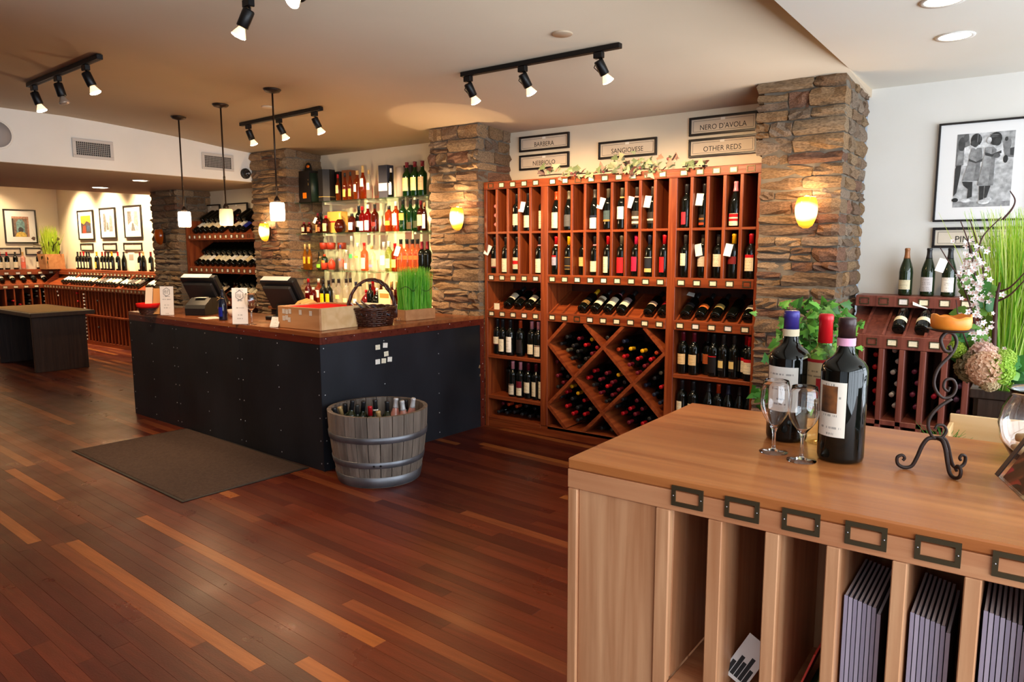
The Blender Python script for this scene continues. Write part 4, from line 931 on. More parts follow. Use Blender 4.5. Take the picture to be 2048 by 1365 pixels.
# pale wicker basket with corks behind the crate
kb = Vector((-4.56, 3.5, CH)); basket('bread_basket', 'pale wicker basket of bread sticks behind the wooden crate', kb, .15, .11, .12, WICKL, (.0, .1, .11), 7, 20, .008)
for i in range(7):
    x = -.12+.04*i; p = [(x*.9, -.05, .1), (x, 0, .145+.006*(i % 3)), (x+.02, .05, .16+.008*(i % 2)), (x+.03, .08, .15)]
    o = link('breadstick', MB().tube(p, [.012, .016, .016, .011], 9).mesh('breadstick', plain('crust', rgb(214, 166, 96), .6)), None, kb, (0, 0, R(-25))); tag(o, f'pale crusty bread stick in the wicker basket, {ORD[i]} from the till side', 'bread', 'bread sticks in the pale basket')
tg = thing('shot_glass', 'tiny clear glass beside the dark wicker basket', 'glass', cpt(797, 646))
link('glass_cup', MB().lathe([(0, 0), (.018, 0), (.022, .04), (.02, .04), (.016, .006), (0, .006)], 16, close=False).mesh('glass_cup', CLEAR), tg)
# ---------------------------------------------------------------- spirits wall: glass shelves and back counter
shx0, shx1, SHY = -6.312, -4.345, 4.80
SHZ = [1.992, 1.678, 1.302]
for i, z in enumerate(SHZ):
    t = thing('glass_shelf', ('top', 'middle', 'lower')[i]+' glass shelf of the spirits wall between two stone pillars', 'shelf', ((shx0+shx1)/2, SHY, z-.012), group='glass shelves')
    part('glass_pane', MB().cbox(shx0, shx1, SHY, 5.158, z-.012, z, .001), SHELFG, t)
    for x in (-5.95, -5.33, -4.7): part('shelf_bracket', MB().box(x-.012, x+.012, SHY+.1, 5.159, z-.026, z-.0125), plain('bracket_paint', rgb(220, 206, 180), .5) if i+x < -99 else WALL, t)
bk = thing('back_counter', 'low wooden back counter under the glass spirits shelves', 'counter', (-5.33, 4.4, 0))
BKZ = .945
part('counter_body', MB().box(shx0, shx1, 4.46, 5.155, 0, BKZ-.03), DARKW, bk); part('counter_board', MB().cbox(shx0, shx1, 4.42, 5.157, BKZ-.03, BKZ, .004), TOPW, bk)
LI = dict(a=rgb(196, 92, 26), d=rgb(120, 40, 14), g=rgb(40, 96, 40), c=rgb(238, 236, 226), y=rgb(232, 168, 40), r=rgb(170, 24, 20), o=rgb(226, 104, 40), k=rgb(22, 18, 18), n=rgb(24, 36, 70), v=rgb(18, 62, 54), p=rgb(236, 150, 96), w=rgb(190, 200, 120))
LN = dict(a='amber', d='dark amber', g='green', c='clear', y='golden', r='ruby', o='orange', k='black', n='dark blue', v='bottle-green', p='peach', w='pale straw')
cnt = {}
def spirit(row, u, kind, liq, cap, lab, lz, words, scale=1., dy=0., **kw):
    z, vb = ((SHZ[0], 400-(u-700)*.08), (SHZ[1], 466-(u-700)*.03), (SHZ[2], 541), (BKZ, 608))[row]
    y = ((4.93 if u > 614 else 4.87) if row < 3 else (4.78 if u > 614 else 4.66))+dy
    x = on_y(u, vb, y).x if u > 632 else -6.272+(u-596)*.0068
    opaque = liq in 'kn'
    nm = ('top glass shelf', 'middle glass shelf', 'lower glass shelf', 'back counter')[row]
    k = (row,); cnt[k] = cnt.get(k, 0)+1
    return bottle((x, y, z), f"{LN[liq]} spirit bottle with {words}, {ORD[cnt[k]-1]} on the {nm}", 'spirit bottles behind the counter', kind, 'spirit_bottle', cap=cap, lab=lab, lz=lz,
                  n=14, glass=LIQ if not opaque else WINE, gcol=LI[liq], scale=scale, turn=kw.pop('turn', -12), capfrac=kw.pop('capfrac', .14), **kw)
def gift(row, u0, u1, vt, label, col, name='gift_box', dy=0., depth=.09, extra=()):
    z, vb = ((SHZ[0], 404), (SHZ[1], 466), (SHZ[2], 541), (BKZ, 608))[row]
    y = (4.9 if row < 3 else 4.78)+dy; xa, xb = on_y(u0, vb, y).x, on_y(u1, vb, y).x; h = on_y(u0, vt, y).z-z
    t = thing(name, label, 'box', ((xa+xb)/2, y, z)); w = xb-xa
    link('carton', MB().cbox(-w/2, w/2, 0, depth, 0.0005, h, .002).mesh('carton', PAINT), t, color=col)
    for nm, b, c in extra: link(nm, MB().box(-w/2+b[0]*w, -w/2+b[1]*w, -.001, 0, b[2]*h, b[3]*h).mesh(nm, PAPERP), t, color=c)
    return t
BL = rgb(26, 22, 20)
# top shelf
z = SHZ[0]
def tote(u0, u1, vt, ht, label, sticker, oval, dy):
    y = 4.88+dy; xa, xb = on_y(u0, 404, y).x, on_y(u1, 404, y).x; w = xb-xa; h = on_y(u0, vt, y).z-z
    t = thing('carry_box', label, 'box', ((xa+xb)/2, y, z), group='black carry boxes')
    link('carton', MB().prism([(-w/2, 0, .0005), (w/2, 0, .0005), (w*.42, 0, h), (-w*.42, 0, h)], (0, .12, 0)).mesh('carton', PAINT), t, color=BL)
    arch = [(-w*.3, .055, h)]+[(-w*.3*math.cos(a), .055, h+ht*math.sin(a)) for a in [math.pi*i/10 for i in range(1, 10)]]+[(w*.3, .055, h)]
    link('carry_handle', MB().prism(arch, (0, .008, 0)).mesh('carry_handle', PAINT), t, color=BL)
    link('handle_hole', MB().lathe([(0, 0), (.022, 0), (.022, .002), (0, .002)], 12, Matrix.Translation((0, .0545, h+ht*.55)) @ Matrix.Rotation(R(90), 4, 'X') @ Matrix.Diagonal((1.2, .7, 1, 1))).mesh('handle_hole', PAPERP), t, color=oval)
    link('square_seal', MB().box(-.03, .03, -.001, 0, h*.14, h*.14+.058).mesh('square_seal', PAPERP), t, color=sticker)
tote(590, 612, 345, .06, 'black carry box with red square seal at the pillar end of the top shelf', rgb(190, 70, 64), rgb(200, 60, 30), .08)
tote(598, 622, 343, .09, 'black carry box with orange square seal on the top glass shelf', rgb(246, 130, 20), rgb(246, 120, 30), -.02)
tb = thing('tube_box', 'dark green gift tube with large letter S on the top glass shelf', 'box', (on_y(625, 404, 4.9).x, 4.92, z))
link('tube_wall', MB().lathe([(0, .0005), (.055, .0005), (.055, .30), (0, .30)], 24).mesh('tube_wall', PAINT), tb, color=rgb(24, 44, 34))
GOLD = plain('gold_print', rgb(214, 176, 90), .4, .1)
text('printed_letter', 'S', .1, GOLD, tb, Matrix.Translation((-.02, -.0565, .2)) @ Matrix.Rotation(R(-18), 4, 'Z') @ Matrix.Rotation(R(90), 4, 'X'), .9)
link('pale_strip', MB().box(-.028, .018, -.0565, -.053, .125, .142).mesh('pale_strip', PAPERP), tb, color=rgb(200, 200, 190))
oc = thing('gift_box', 'black eight-sided gift box on the top glass shelf', 'box', (on_y(652, 403, 4.93).x, 4.95, z))
link('carton', MB().lathe([(0, .0005), (.088, .0005), (.088, .325), (0, .325)], 8, Matrix.Rotation(R(22.5), 4, 'Z'), smooth=False).mesh('carton', PAINT), oc, color=BL)
link('metal_line', MB().lathe([(.0885, .05), (.0892, .05), (.0892, .054), (.0885, .054)], 8, Matrix.Rotation(R(22.5), 4, 'Z'), smooth=False, close=False).mesh('metal_line', GOLD), oc)
gift(0, 669, 681, 344, 'small black box behind the red capped bottle, top shelf', BL, dy=.1)
spirit(0, 677, 'slim', 'a', C['r'], rgb(236, 206, 140), (.1, .2), 'a red cap and cream label', .8)
gift(0, 685, 700, 341, 'brown wooden box behind two amber bottles on the top shelf', rgb(150, 92, 54), dy=.12)
spirit(0, 691, 'slim', 'a', BK, rgb(226, 180, 90), (.05, .14), 'a black cap', .82); spirit(0, 702, 'slim', 'a', BK, rgb(226, 180, 90), (.05, .14), 'a black cap and yellow label', .84)
spirit(0, 716, 'spirit', 'a', C['gd'], WH, (.08, .15), 'a round white label', 1.02, span=70); spirit(0, 727, 'slim', 'a', rgb(216, 180, 110), WH, (.13, .21), 'a tall gold cap', .98, capfrac=.2); spirit(0, 739, 'slim', 'c', C['gd'], WH, (.11, .19), 'a gold cap', .84)
gift(0, 758, 775, 331, 'navy gift box with broad white panel on the top shelf', rgb(52, 54, 66), extra=(('white_panel', (0, 1, .23, .46), WH),))
spirit(0, 783, 'slim', 'k', WH, WH, (.04, .17), 'a white cap and white label', .83, dy=.0)
tb = thing('tube_box', 'silver grey cylinder gift tube on the top glass shelf', 'box', (on_y(799, 388, 4.98).x, 5.0, z)); link('tube_wall', MB().lathe([(0, .0005), (.044, .0005), (.044, .285), (.042, .287), (0, .287)], 24).mesh('tube_wall', PAINT), tb, color=rgb(176, 160, 146))
gift(0, 808, 823, 331, 'black box standing behind the green bottles on the top shelf', BL, dy=.12)
for u, lc, w_ in ((815, rgb(236, 204, 130), 'a red cap by the tube'), (831, rgb(236, 204, 130), 'a red cap and cream label'), (846, rgb(150, 130, 96), 'a red cap and greyer label')): spirit(0, u, 'spirit', 'g', C['m'], lc, (.05, .155), w_, 1.13, capfrac=.15)
# middle shelf
for u, lc, w_ in ((597, rgb(236, 204, 170), 'a cream label'), (610, rgb(170, 110, 70), 'a brown label'), (623, rgb(150, 96, 60), 'a brown label')): spirit(1, u, 'small', 'd', C['m'], lc, (.02, .066), w_, .98)
spirit(1, 637, 'spirit', 'd', C['m'], rgb(200, 150, 90), (.02, .12), 'a paper tag', .74, tagged=(0, 20)); spirit(1, 643, 'spirit', 'k', BK, rgb(216, 180, 130), (.03, .12), 'a black cap', .78, dy=.05)
spirit(1, 653, 'flask', 'd', C['r'], rgb(240, 214, 140), (.02, .1), 'a red cap', 1.)
gift(1, 656, 683, 424, 'open yellow wood box with red ribbon on the middle shelf', rgb(226, 164, 76), dy=.08, extra=(('red_ribbon', (0, 1, .5, .56), C['r']),))
spirit(1, 681, 'round', 'd', rgb(236, 190, 90), None, (0, 0), 'a tall gold stopper', 1.05, capfrac=.32)
spirit(1, 705, 'flask', 'd', BK, WH, (.025, .095), 'a white label', 1.05); spirit(1, 719, 'spirit', 'n', C['n'], WH, (.06, .12), 'a blue cap', .95, dy=.07)
spirit(1, 726, 'spirit', 'r', C['r'], WH, (.02, .12), 'a red cap and white label', .9); spirit(1, 737, 'spirit', 'r', WH, WH, (.02, .12), 'a white cap and white label', .95); spirit(1, 751, 'spirit', 'd', BK, rgb(120, 26, 24), (.06, .1), 'a dark red label', .95)
spirit(1, 779, 'square', 'a', BK, rgb(240, 176, 50), (.06, .1), 'a slanting gold label', 1.02); spirit(1, 793, 'spirit', 'a', WH, rgb(240, 224, 180), (.06, .17), 'a cream cap', 1.0); spirit(1, 807, 'spirit', 'g', BK, rgb(236, 150, 60), (.1, .16), 'an orange label', 1.05)
spirit(1, 822, 'spirit', 'g', BK, rgb(60, 50, 24), (.02, .08), 'a black label', 1.05); spirit(1, 835, 'spirit', 'g', BK, rgb(46, 54, 30), (.03, .09), 'a deep green label', 1.04); spirit(1, 843, 'spirit', 'd', C['m'], rgb(236, 210, 140), (.05, .15), 'a cream label', .98, dy=-.02); spirit(1, 850, 'slim', 'd', rgb(170, 120, 80), WH, (.03, .2), 'a red-lettered white label', .76, dy=-.03)
# lower shelf
for u in (597, 608): spirit(2, u, 'slim', 'y', rgb(226, 190, 120), rgb(240, 180, 40), (.08, .17), 'a tall pale cork'+(', pillar side' if u < 600 else ''), .79, capfrac=.2)
spirit(2, 621, 'round', 'w', C['gd'], rgb(130, 200, 60), (.03, .08), 'a green tag', .72); spirit(2, 632, 'flask', 'g', C['o'], rgb(240, 150, 60), (.03, .11), 'an orange label', .9); spirit(2, 639, 'slim', 'n', BK, rgb(30, 60, 110), (.03, .15), 'a blue label', .56)
for u in (650, 664, 672):
    x = on_y(u, 541, 4.93).x
    t = thing('candle_vase', 'clear glass cylinder with broad red-brown lid on the lower shelf, '+('pillar side' if u == 650 else 'middle' if u == 664 else 'end wall side'), 'vase', (x, 4.93 if u != 672 else 5.02, SHZ[2]), group='glass cylinders')
    link('glass_cylinder', MB().lathe([(0, .0), (.042, 0), (.042, .21), (0, .21)], 18).mesh('glass_cylinder', CLEAR), t); link('red_wax', MB().lathe([(0, .004), (.039, .004), (.036, .07), (.02, .1), (0, .12)], 16).mesh('red_wax', PAINT), t, color=rgb(216, 62, 34))
    link('broad_lid', MB().lathe([(0, .2105), (.044, .2105), (.045, .275), (.042, .279), (0, .279)], 20).mesh('broad_lid', PAINT), t, color=rgb(142, 44, 24))
spirit(2, 682, 'slim', 'c', rgb(70, 70, 130), rgb(120, 110, 150), (.125, .15), 'a violet cap', .76); spirit(2, 694, 'spirit', 'c', WH, rgb(244, 238, 214), (.02, .1), 'a pale label', .72); spirit(2, 705, 'slim', 'c', rgb(240, 236, 226), rgb(60, 170, 90), (.12, .16), 'a green emblem', 1.02)
spirit(2, 717, 'spirit', 'c', WH, rgb(240, 216, 60), (.13, .15), 'a yellow line', .97); spirit(2, 730, 'spirit', 'p', C['r'], rgb(250, 214, 170), (.02, .13), 'a peach label', .98, capfrac=.1); spirit(2, 745, 'spirit', 'c', C['gd'], rgb(120, 130, 170), (.04, .07), 'a small blue label', .88)
spirit(2, 769, 'spirit', 'c', WH, WH, (.06, .15), 'a white cap and white label', 1.0, capfrac=.18); spirit(2, 779, 'spirit', 'w', WH, rgb(240, 236, 160), (.03, .12), 'a white cap', 1.02, capfrac=.18); spirit(2, 791, 'spirit', 'a', C['r'], rgb(240, 214, 110), (.04, .12), 'a yellow label', .95)
for j, u in enumerate((803, 815, 826, 836)): spirit(2, u, 'spirit', 'p', BK, rgb(236, 92, 40), (.105, .14), 'an orange band', 1.08, tagged=(0, 12) if j == 0 else None)
for u in (845, 856): spirit(2, u, 'claret' if 0 else 'spirit', 'k', C['m'], None, (0, 0), 'dark red foil', 1.0, capfrac=.25)
# bottles on the back counter
for u, k, s_ in ((590, 'v', .7), (598, 'v', .76), (606, 'v', .68)): spirit(3, u, 'spirit', k, rgb(180, 180, 180), rgb(220, 226, 220), (.03, .12), 'a silver cap', s_, span=70)
spirit(3, 619, 'spirit', 'r', C['r'], rgb(240, 220, 210), (.13, .15), 'a bright red cap', .95); spirit(3, 630, 'flask', 'r', WH, rgb(244, 214, 180), (.05, .1), 'a peach label', 1.); spirit(3, 639, 'spirit', 'o', WH, WH, (.08, .16), 'a white cap', .95, dy=.05)
for u in (648, 659): spirit(3, u, 'spirit', 'k', BK, rgb(246, 190, 24), (.03, .14), 'a yellow label', .94, dy=-.08)
spirit(3, 668, 'spirit', 'c', BK, WH, (.05, .16), 'a tall white label', .98); spirit(3, 679, 'spirit', 'c', BK, rgb(240, 220, 140), (.08, .12), 'a cream label', .98); spirit(3, 694, 'spirit', 'c', BK, rgb(240, 226, 170), (.05, .09), 'a black cap', 1.0); spirit(3, 702, 'spirit', 'c', BK, None, (0, 0), 'a plain front', 1.0, dy=.08)
spirit(3, 713, 'spirit', 'c', C['n'], WH, (.05, .1), 'a blue cap', .9); spirit(3, 722, 'spirit', 'c', C['n'], None, (0, 0), 'a dark blue cap', .86, dy=.06); spirit(3, 733, 'round', 'r', C['r'], None, (0, 0), 'a red stopper', .95); spirit(3, 741, 'spirit', 'k', BK, None, (0, 0), 'a plain dark front', .85); spirit(3, 747, 'spirit', 'r', C['r'], WH, (.05, .1), 'a red cap', .98, dy=.08)
spirit(3, 755, 'round', 'k', WH, None, (0, 0), 'a white stopper', 1.05); spirit(3, 763, 'spirit', 'd', C['gd'], None, (0, 0), 'a gold cap', .92, dy=.06); spirit(3, 770, 'round', 'a', C['m'], None, (0, 0), 'a maroon cap', 1.); spirit(3, 784, 'spirit', 'd', C['gd'], rgb(90, 60, 30), (.03, .1), 'a broad gold cap', .96, capfrac=.2); spirit(3, 795, 'spirit', 'd', C['gd'], rgb(90, 60, 30), (.03, .1), 'a tall gold cap', .96, capfrac=.2); spirit(3, 804, 'spirit', 'o', C['o'], rgb(236, 90, 40), (.1, .16), 'an orange label', .92)
gift(3, 757, 781, 580, 'cream carton standing before the back counter bottles', rgb(240, 222, 160), dy=-.12, depth=.05, extra=(('type_line', (.12, .88, .62, .84), rgb(200, 120, 60)),))
gbx = thing('grey_bin', 'low grey plastic bin at the end of the back counter', 'bin', (-4.86, 4.52, BKZ))
link('bin_walls', MB().cbox(-.2, .2, -.05, .1, .0, .075, .006).mesh('bin_walls', PAINT), gbx, color=rgb(150, 152, 146))

# ---------------------------------------------------------------- framed signs
FRB = plain('black_frame', rgb(24, 20, 20), .35)
SIGNP = noisy('sign_paper', rgb(214, 200, 180), rgb(222, 209, 190), 6, .6, spec=.2)
def sign(label, words, c, w, h, normal='y', size=.052, fr=.016, sx=.92):
    rz = 0 if normal == 'y' else R(90)
    t = thing('framed_sign', label, 'sign', c, (0, 0, rz), group=None)
    for b in ((-w/2, w/2, -.02, 0, h/2-fr, h/2), (-w/2, w/2, -.02, 0, -h/2, -h/2+fr), (-w/2, -w/2+fr, -.02, 0, -h/2+fr, h/2-fr), (w/2-fr, w/2, -.02, 0, -h/2+fr, h/2-fr)): link('frame_side', MB().cbox(*b, .002).mesh('frame_side', FRB), t)
    link('sign_sheet', MB().box(-w/2+fr, w/2-fr, -.008, -.003, -h/2+fr, h/2-fr).mesh('sign_sheet', SIGNP), t)
    a, b = w/2-fr-.014, h/2-fr-.012; m2 = MB()
    for q in ((-a, a, b-.002, b), (-a, a, -b, -b+.002), (-a, -a+.002, -b, b), (a-.002, a, -b, b)): m2.box(q[0], q[1], -.0086, -.0082, q[2], q[3])
    link('ruled_border', m2.mesh('ruled_border', INK), t)
    link('paper_tab', MB().box(-.016, .016, -.009, -.0083, b-.006, b+.014).mesh('paper_tab', PAPERP), t, color=WH)
    if words: text('lettering', words, size, INK, t, Matrix.Translation((0, -.0086, -.012)) @ Matrix.Rotation(R(90), 4, 'X'), sx, .0003)
    return t
WY = 5.159
sign('black framed BARBERA sign on the cream wall over the big rack', 'BARBERA', (-3.44, WY, 2.397), .5, .128)
sign('black framed NEBBIOLO sign just below the BARBERA sign', 'NEBBIOLO', (-3.44, WY, 2.243), .5, .126)
sign('black framed SANGIOVESE sign above the middle of the big rack', 'SANGIOVESE', (-2.665, WY, 2.284), .5, .133)
sign('black framed NERO D\'AVOLA sign high beside the stone pillar', "NERO D'AVOLA", (-1.91, WY, 2.393), .5, .132)
sign('black framed OTHER REDS sign below the NERO D\'AVOLA sign', 'OTHER REDS', (-1.91, WY, 2.239), .5, .132)

# ---------------------------------------------------------------- ivy garland on the rack
def leaf_mesh(key, lobes):
    if key in _bm: return _bm[key]
    pts = []
    if lobes:
        for a, r in ((-90, .12), (-60, .5), (-38, .36), (-8, .58), (20, .38), (60, .52), (90, .95), (120, .52), (160, .38), (188, .58), (218, .36), (240, .5)): pts.append((r*math.cos(R(a)), r*math.sin(R(a))))
    else:
        for a, r in ((-90, .3), (-50, .46), (-15, .5), (20, .48), (55, .55), (90, .8), (125, .55), (160, .48), (195, .5), (230, .46)): pts.append((r*math.cos(R(a)), r*math.sin(R(a))))
    mb = MB(); mb.v.append(Vector((0, 0, .06))); mb.v += [Vector((x, y, -.16*abs(x)-.12*max(0, y)**2)) for x, y in pts]; k = len(pts)
    for i in range(k): mb.face((0, 1+i, 1+(i+1) % k), 0, True)
    _bm[key] = mb.mesh('leaf', LEAF, False); return _bm[key]
def leaves(parent, spots, seed, sizes, cols, key=('leaf', 1), lobes=True, face=(0, -1, .3)):
    rg = random.Random(seed); base = root_loc(parent)
    for p in spots:
        d = Vector(face)+Vector((rg.gauss(0, .45), rg.gauss(0, .25), rg.gauss(0, .45))); s_ = rg.uniform(*sizes); q = d.to_track_quat('Z', 'Y').to_euler()
        o = link('leaf', leaf_mesh(key, lobes), parent, Vector(p)-base, q, (s_, s_, s_), rg.choice(cols)); o.rotation_euler.rotate_axis('Z', rg.uniform(-2.6, 2.6))
gar = thing('ivy_garland', 'faded ivy garland with grapes draped along the top of the big rack', 'garland', (-2.7, YR+.1, 2.06))
rg = random.Random(4); sp = []
def gpt(u, v, y=YR+.03): return on_y(u, v, y)
for (u0, v0, u1, v1, n, spd) in ((1085, 335, 1180, 352, 20, 9), (1135, 332, 1160, 348, 8, 9), (1180, 345, 1240, 335, 16, 9), (1230, 325, 1330, 335, 34, 15), (1250, 342, 1300, 352, 10, 6), (1330, 335, 1350, 310, 6, 6), (1368, 330, 1412, 330, 12, 5)):
    for i in range(n):
        t = rg.random(); sp.append(gpt(u0+(u1-u0)*t+rg.gauss(0, spd*.6), v0+(v1-v0)*t+rg.gauss(0, spd*.55), YR+rg.uniform(-.05, .12)))
sp = [p if p.z > 2.075 or p.y < YR-.006 else Vector((p.x, YR-.02, p.z)) for p in sp]
leaves(gar, sp, 9, (.03, .062), [rgb(120, 138, 96), rgb(150, 160, 122), rgb(100, 116, 84), rgb(176, 176, 140), rgb(168, 130, 112), rgb(96, 56, 48), rgb(134, 150, 110)], face=(0, -1, .5))
vine = [gpt(1078, 352), gpt(1110, 349), gpt(1150, 348), gpt(1190, 346), gpt(1240, 340), gpt(1290, 338), gpt(1325, 340), gpt(1342, 325), gpt(1352, 308)]
part('vine_stem', MB().tube(vine, .004, 6), IRON, gar)
part('vine_stem', MB().tube([gpt(1365, 334), gpt(1390, 331), gpt(1415, 332)], .004, 6), IRON, gar)
GRP = plain('dusty_grape', rgb(120, 60, 60), .4)
for u, v in ((1272, 333), (1280, 336), (1276, 329), (1200, 340), (1207, 344), (1150, 350), (1143, 347), (1336, 318)):
    o = part('grape', MB().lathe([(0, -.011), (.008, -.008), (.011, 0), (.008, .008), (0, .011)], 8, Matrix.Translation(gpt(u, v, YR-.03))), GRP, gar)

# ---------------------------------------------------------------- rack in the alcove behind the counter
AX0, AX1, AY, AYB = -8.44, -6.95, 4.8, 5.155
al = thing('alcove_rack', 'cherry wood alcove rack with three tilted bottle tiers behind the tills', 'wine rack', ((AX0+AX1)/2, AY, 0))
def ap(name, *b, m=RACK): return part(name, MB().cbox(*b, .003), m, al)
ap('side_panel', AX0, AX0+.03, AY, AYB, 0, 1.86); ap('side_panel', AX1-.03, AX1, AY, AYB, 0, 1.86); ap('back_panel', AX0+.03, AX1-.03, AYB-.012, AYB, 0, 1.92); ap('top_board', AX0+.03, AX1-.03, AYB-.1, AYB-.013, 1.9, 1.925, m=RACKH)
ap('kick_board', AX0+.03, AX1-.03, AY+.02, AY+.04, 0, .5, m=RACKH)
TIER = [1.625, 1.235, .865]
for ti, zt in enumerate(TIER):
    part('label_rail', MB().cbox(AX0+.03, AX1-.03, AY, AY+.022, zt, zt+.075, .002), RACKH, al)
    part('tier_board', MB().prism([(AX0+.03, AY+.022, zt+.04), (AX0+.03, AYB-.013, zt+.26), (AX0+.03, AYB-.013, zt+.24), (AX0+.03, AY+.022, zt+.02)], (AX1-AX0-.06, 0, 0)), RACKD, al)
    n = 13
    for k in range(n):
        x = AX0+.09+(AX1-AX0-.18)*k/(n-1)
        holder(al, x, AY, zt+.037, .045, .042, .005, card=not (ti == 0 and k > 10))
        q = rg.random()
        if (ti == 0 and k in (6, 10, 12)) or (ti == 2 and k == 5): continue
        cap_ = rg.choice('kkkrmg'); lab = rg.choice((CR, CR, WH, rgb(236, 214, 170), rgb(226, 200, 160)))
        if (ti, k) == (0, 9): lab = rgb(40, 50, 150)
        if (ti, k) == (1, 11): lab = rgb(206, 70, 40)
        bottle((x, AY+.06, zt+.1), f"{CN[cap_]} capped bottle with {'blue' if (ti, k) == (0, 9) else 'orange' if (ti, k) == (1, 11) else 'pale'} label, {ORD[k]} slot of alcove rack's {('top', 'middle', 'bottom')[ti]} tier", 'bottles tilted in the alcove rack', cap=C[cap_], lab=lab, lz=(.04+.04*q, .14+.04*q), n=10, rot=(R(-58), 0, 0), span=140, detail=0)
        if ti > 0 or q > .3: bottle((x+.02, AY+.15, zt+.235), f"{CN[cap_]} capped bottle lying behind the {ORD[k]} slot of the alcove rack's {('top', 'middle', 'bottom')[ti]} tier", f"second layer, {CN[cap_]} caps, {('top', 'middle', 'bottom')[ti]} alcove tier", cap=C[cap_], lab=None, n=8, rot=(R(-58), 0, 0), detail=0)
for i, (u0, u1, v0, v1) in enumerate(((374, 395, 406, 433), (402, 441, 411, 434), (449, 496, 405, 431))):
    a, b = on_y(u0, v0, 5.12), on_y(u1, v1, 5.12)
    sign(('black framed sign half hidden behind the first pendant lamp', 'black framed paper sign at the middle of the alcove rack top', 'black framed paper sign at the pillar end of the alcove rack')[i], ('', 'PORT', 'DESSERT')[i] if 0 else '', ((a.x+b.x)/2, 5.13, 1.99), abs(b.x-a.x), .15)

# ---------------------------------------------------------------- back room
XL = -14.299
lr = thing('corner_rack', 'long wine rack with sloping display along the far end wall', 'wine rack', (-13.95, 3.8, 0))
br_ = thing('display_rack', 'long wine rack with many narrow columns under three framed pictures', 'wine rack', (-11.9, 5.27, 0))
def lp(name, *b, m=RACK, par=lr): return part(name, MB().cbox(*b, .003), m, par)
# rack against the far end wall (faces +X)
LY0, LY1 = 2.6, 5.745
lp('back_panel', -14.29, -14.27, LY0, LY1, 0, 1.16); lp('top_shelf', -14.295, -14.08, LY0, LY1, 1.15, 1.18, m=RACKD); lp('label_rail', -14.09, -14.07, LY0, LY1, 1.09, 1.149, m=RACKD); lp('label_rail', -13.97, -13.95, LY0, 5.3, .86, .93, m=RACKD); lp('base_board', -14.27, -13.96, LY0, LY1, 0, .06, m=RACKD); lp('mid_shelf', -14.27, -13.96, LY0, LY1, .42, .45, m=RACKD)
part('display_board', MB().prism([(-13.97, LY0, .905), (-14.27, LY0, 1.12), (-14.27, LY0, 1.10), (-13.97, LY0, .885)], (0, LY1-LY0, 0)), RACKH, lr)
for k in range(24): lp('divider', -14.27, -13.96, LY0+.02+.13*k, LY0+.045+.13*k, .06, .86)
# rack under the pictures (faces -Y)
BX0, BX1 = -13.93, -9.1
lp('back_panel', BX0, BX1, 5.72, 5.745, 0, 1.16, par=br_); lp('top_shelf', BX0, BX1, 5.53, 5.745, 1.15, 1.18, m=RACKH, par=br_); lp('label_rail', BX0, BX1, 5.51, 5.529, 1.09, 1.149, m=RACKH, par=br_); lp('label_rail', BX0, BX1, 5.27, 5.29, .86, .93, m=RACKH, par=br_); lp('base_board', BX0, BX1, 5.28, 5.7, 0, .06, m=RACKH, par=br_); lp('mid_shelf', BX0, BX1, 5.27, 5.7, .455, .485, m=RACKH, par=br_)
part('display_board', MB().prism([(BX0, 5.29, .9), (BX0, 5.7, 1.12), (BX0, 5.7, 1.10), (BX0, 5.29, .88)], (BX1-BX0, 0, 0)), RACKH, br_)
dm = MB().box(-.011, .011, 0, .4, 0, .8).mesh('divider', RACK)
for k in range(44): link('divider', dm, br_, Vector((BX0+.04+.11*k, 5.275, .06))-root_loc(br_))
for k in range(6): part('display_partition', MB().prism([(BX0+.02+.9*k, 5.28, .93), (BX0+.02+.9*k, 5.52, 1.14), (BX0+.02+.9*k, 5.52, 1.0), (BX0+.02+.9*k, 5.28, .88)], (.025, 0, 0)), RACKD, br_)
for k in range(30): holder(br_, BX0+.1+.115*k, 5.27, .895, .06, .045, .005)
for k in range(27): holder(br_, BX0+.5+.115*k, 5.51, 1.12, .06, .042, .005)
for k in range(20): holder(lr, -13.95, LY0+.1+.155*k, .895, .07, .045, .006, rot=R(90))
for k in range(17): holder(lr, -14.07, LY0+.15+.17*k, 1.12, .07, .042, .006, rot=R(90))
# bottles standing on both racks
def stand(u, v, lab, words, wall, cap='k', kind='claret', glass=None):
    if wall == 'x': p = on_x(u, v, -14.18); p.z = 1.18; w_ = 'end wall rack'
    else: p = on_y(u, v, 5.63); p.z = 1.18; w_ = 'picture wall rack'
    bottle(p, f"{CN[cap]} capped {words}, far {w_}", 'bottles standing in the back room', kind, cap=C[cap], lab=lab, lz=(.03, .13), n=10, detail=0, glass=glass, turn=70 if wall == 'x' else -20, span=130)
for u, c, w_ in ((2, 'r', 'bottle first from the frame edge'), (16, 'r', 'bottle second from the frame edge'), (33, 'gy', 'bottle third from the frame edge')): stand(u, 543, CR, w_, 'x', c)
stand(48, 543, rgb(226, 110, 90), 'pink bottle beside three dark ones', 'x', 'gd', glass=ROSE); stand(79, 543, CR, 'bottle with white label near the green plant', 'x', 'm'); stand(93, 543, rgb(200, 190, 180), 'bottle with slanted label next to the green plant', 'x', 'm')
for i, (u, c) in enumerate(((158, 'k'), (164, 'm'), (170, 'r'), (176, 'k'), (181, 'k'))): stand(u, 545, CR, f'bottle {ORD[i]} of the cluster in the corner', 'y', c)
stand(196, 545, rgb(226, 190, 80), 'bottle with golden label standing alone', 'y', 'y')
for i, (u, c) in enumerate(((207, 'o'), (213, 'm'), (219, 'k'), (226, 'y'))): stand(u, 545, CR, f'bottle {ORD[i]} of the middle cluster', 'y', c)
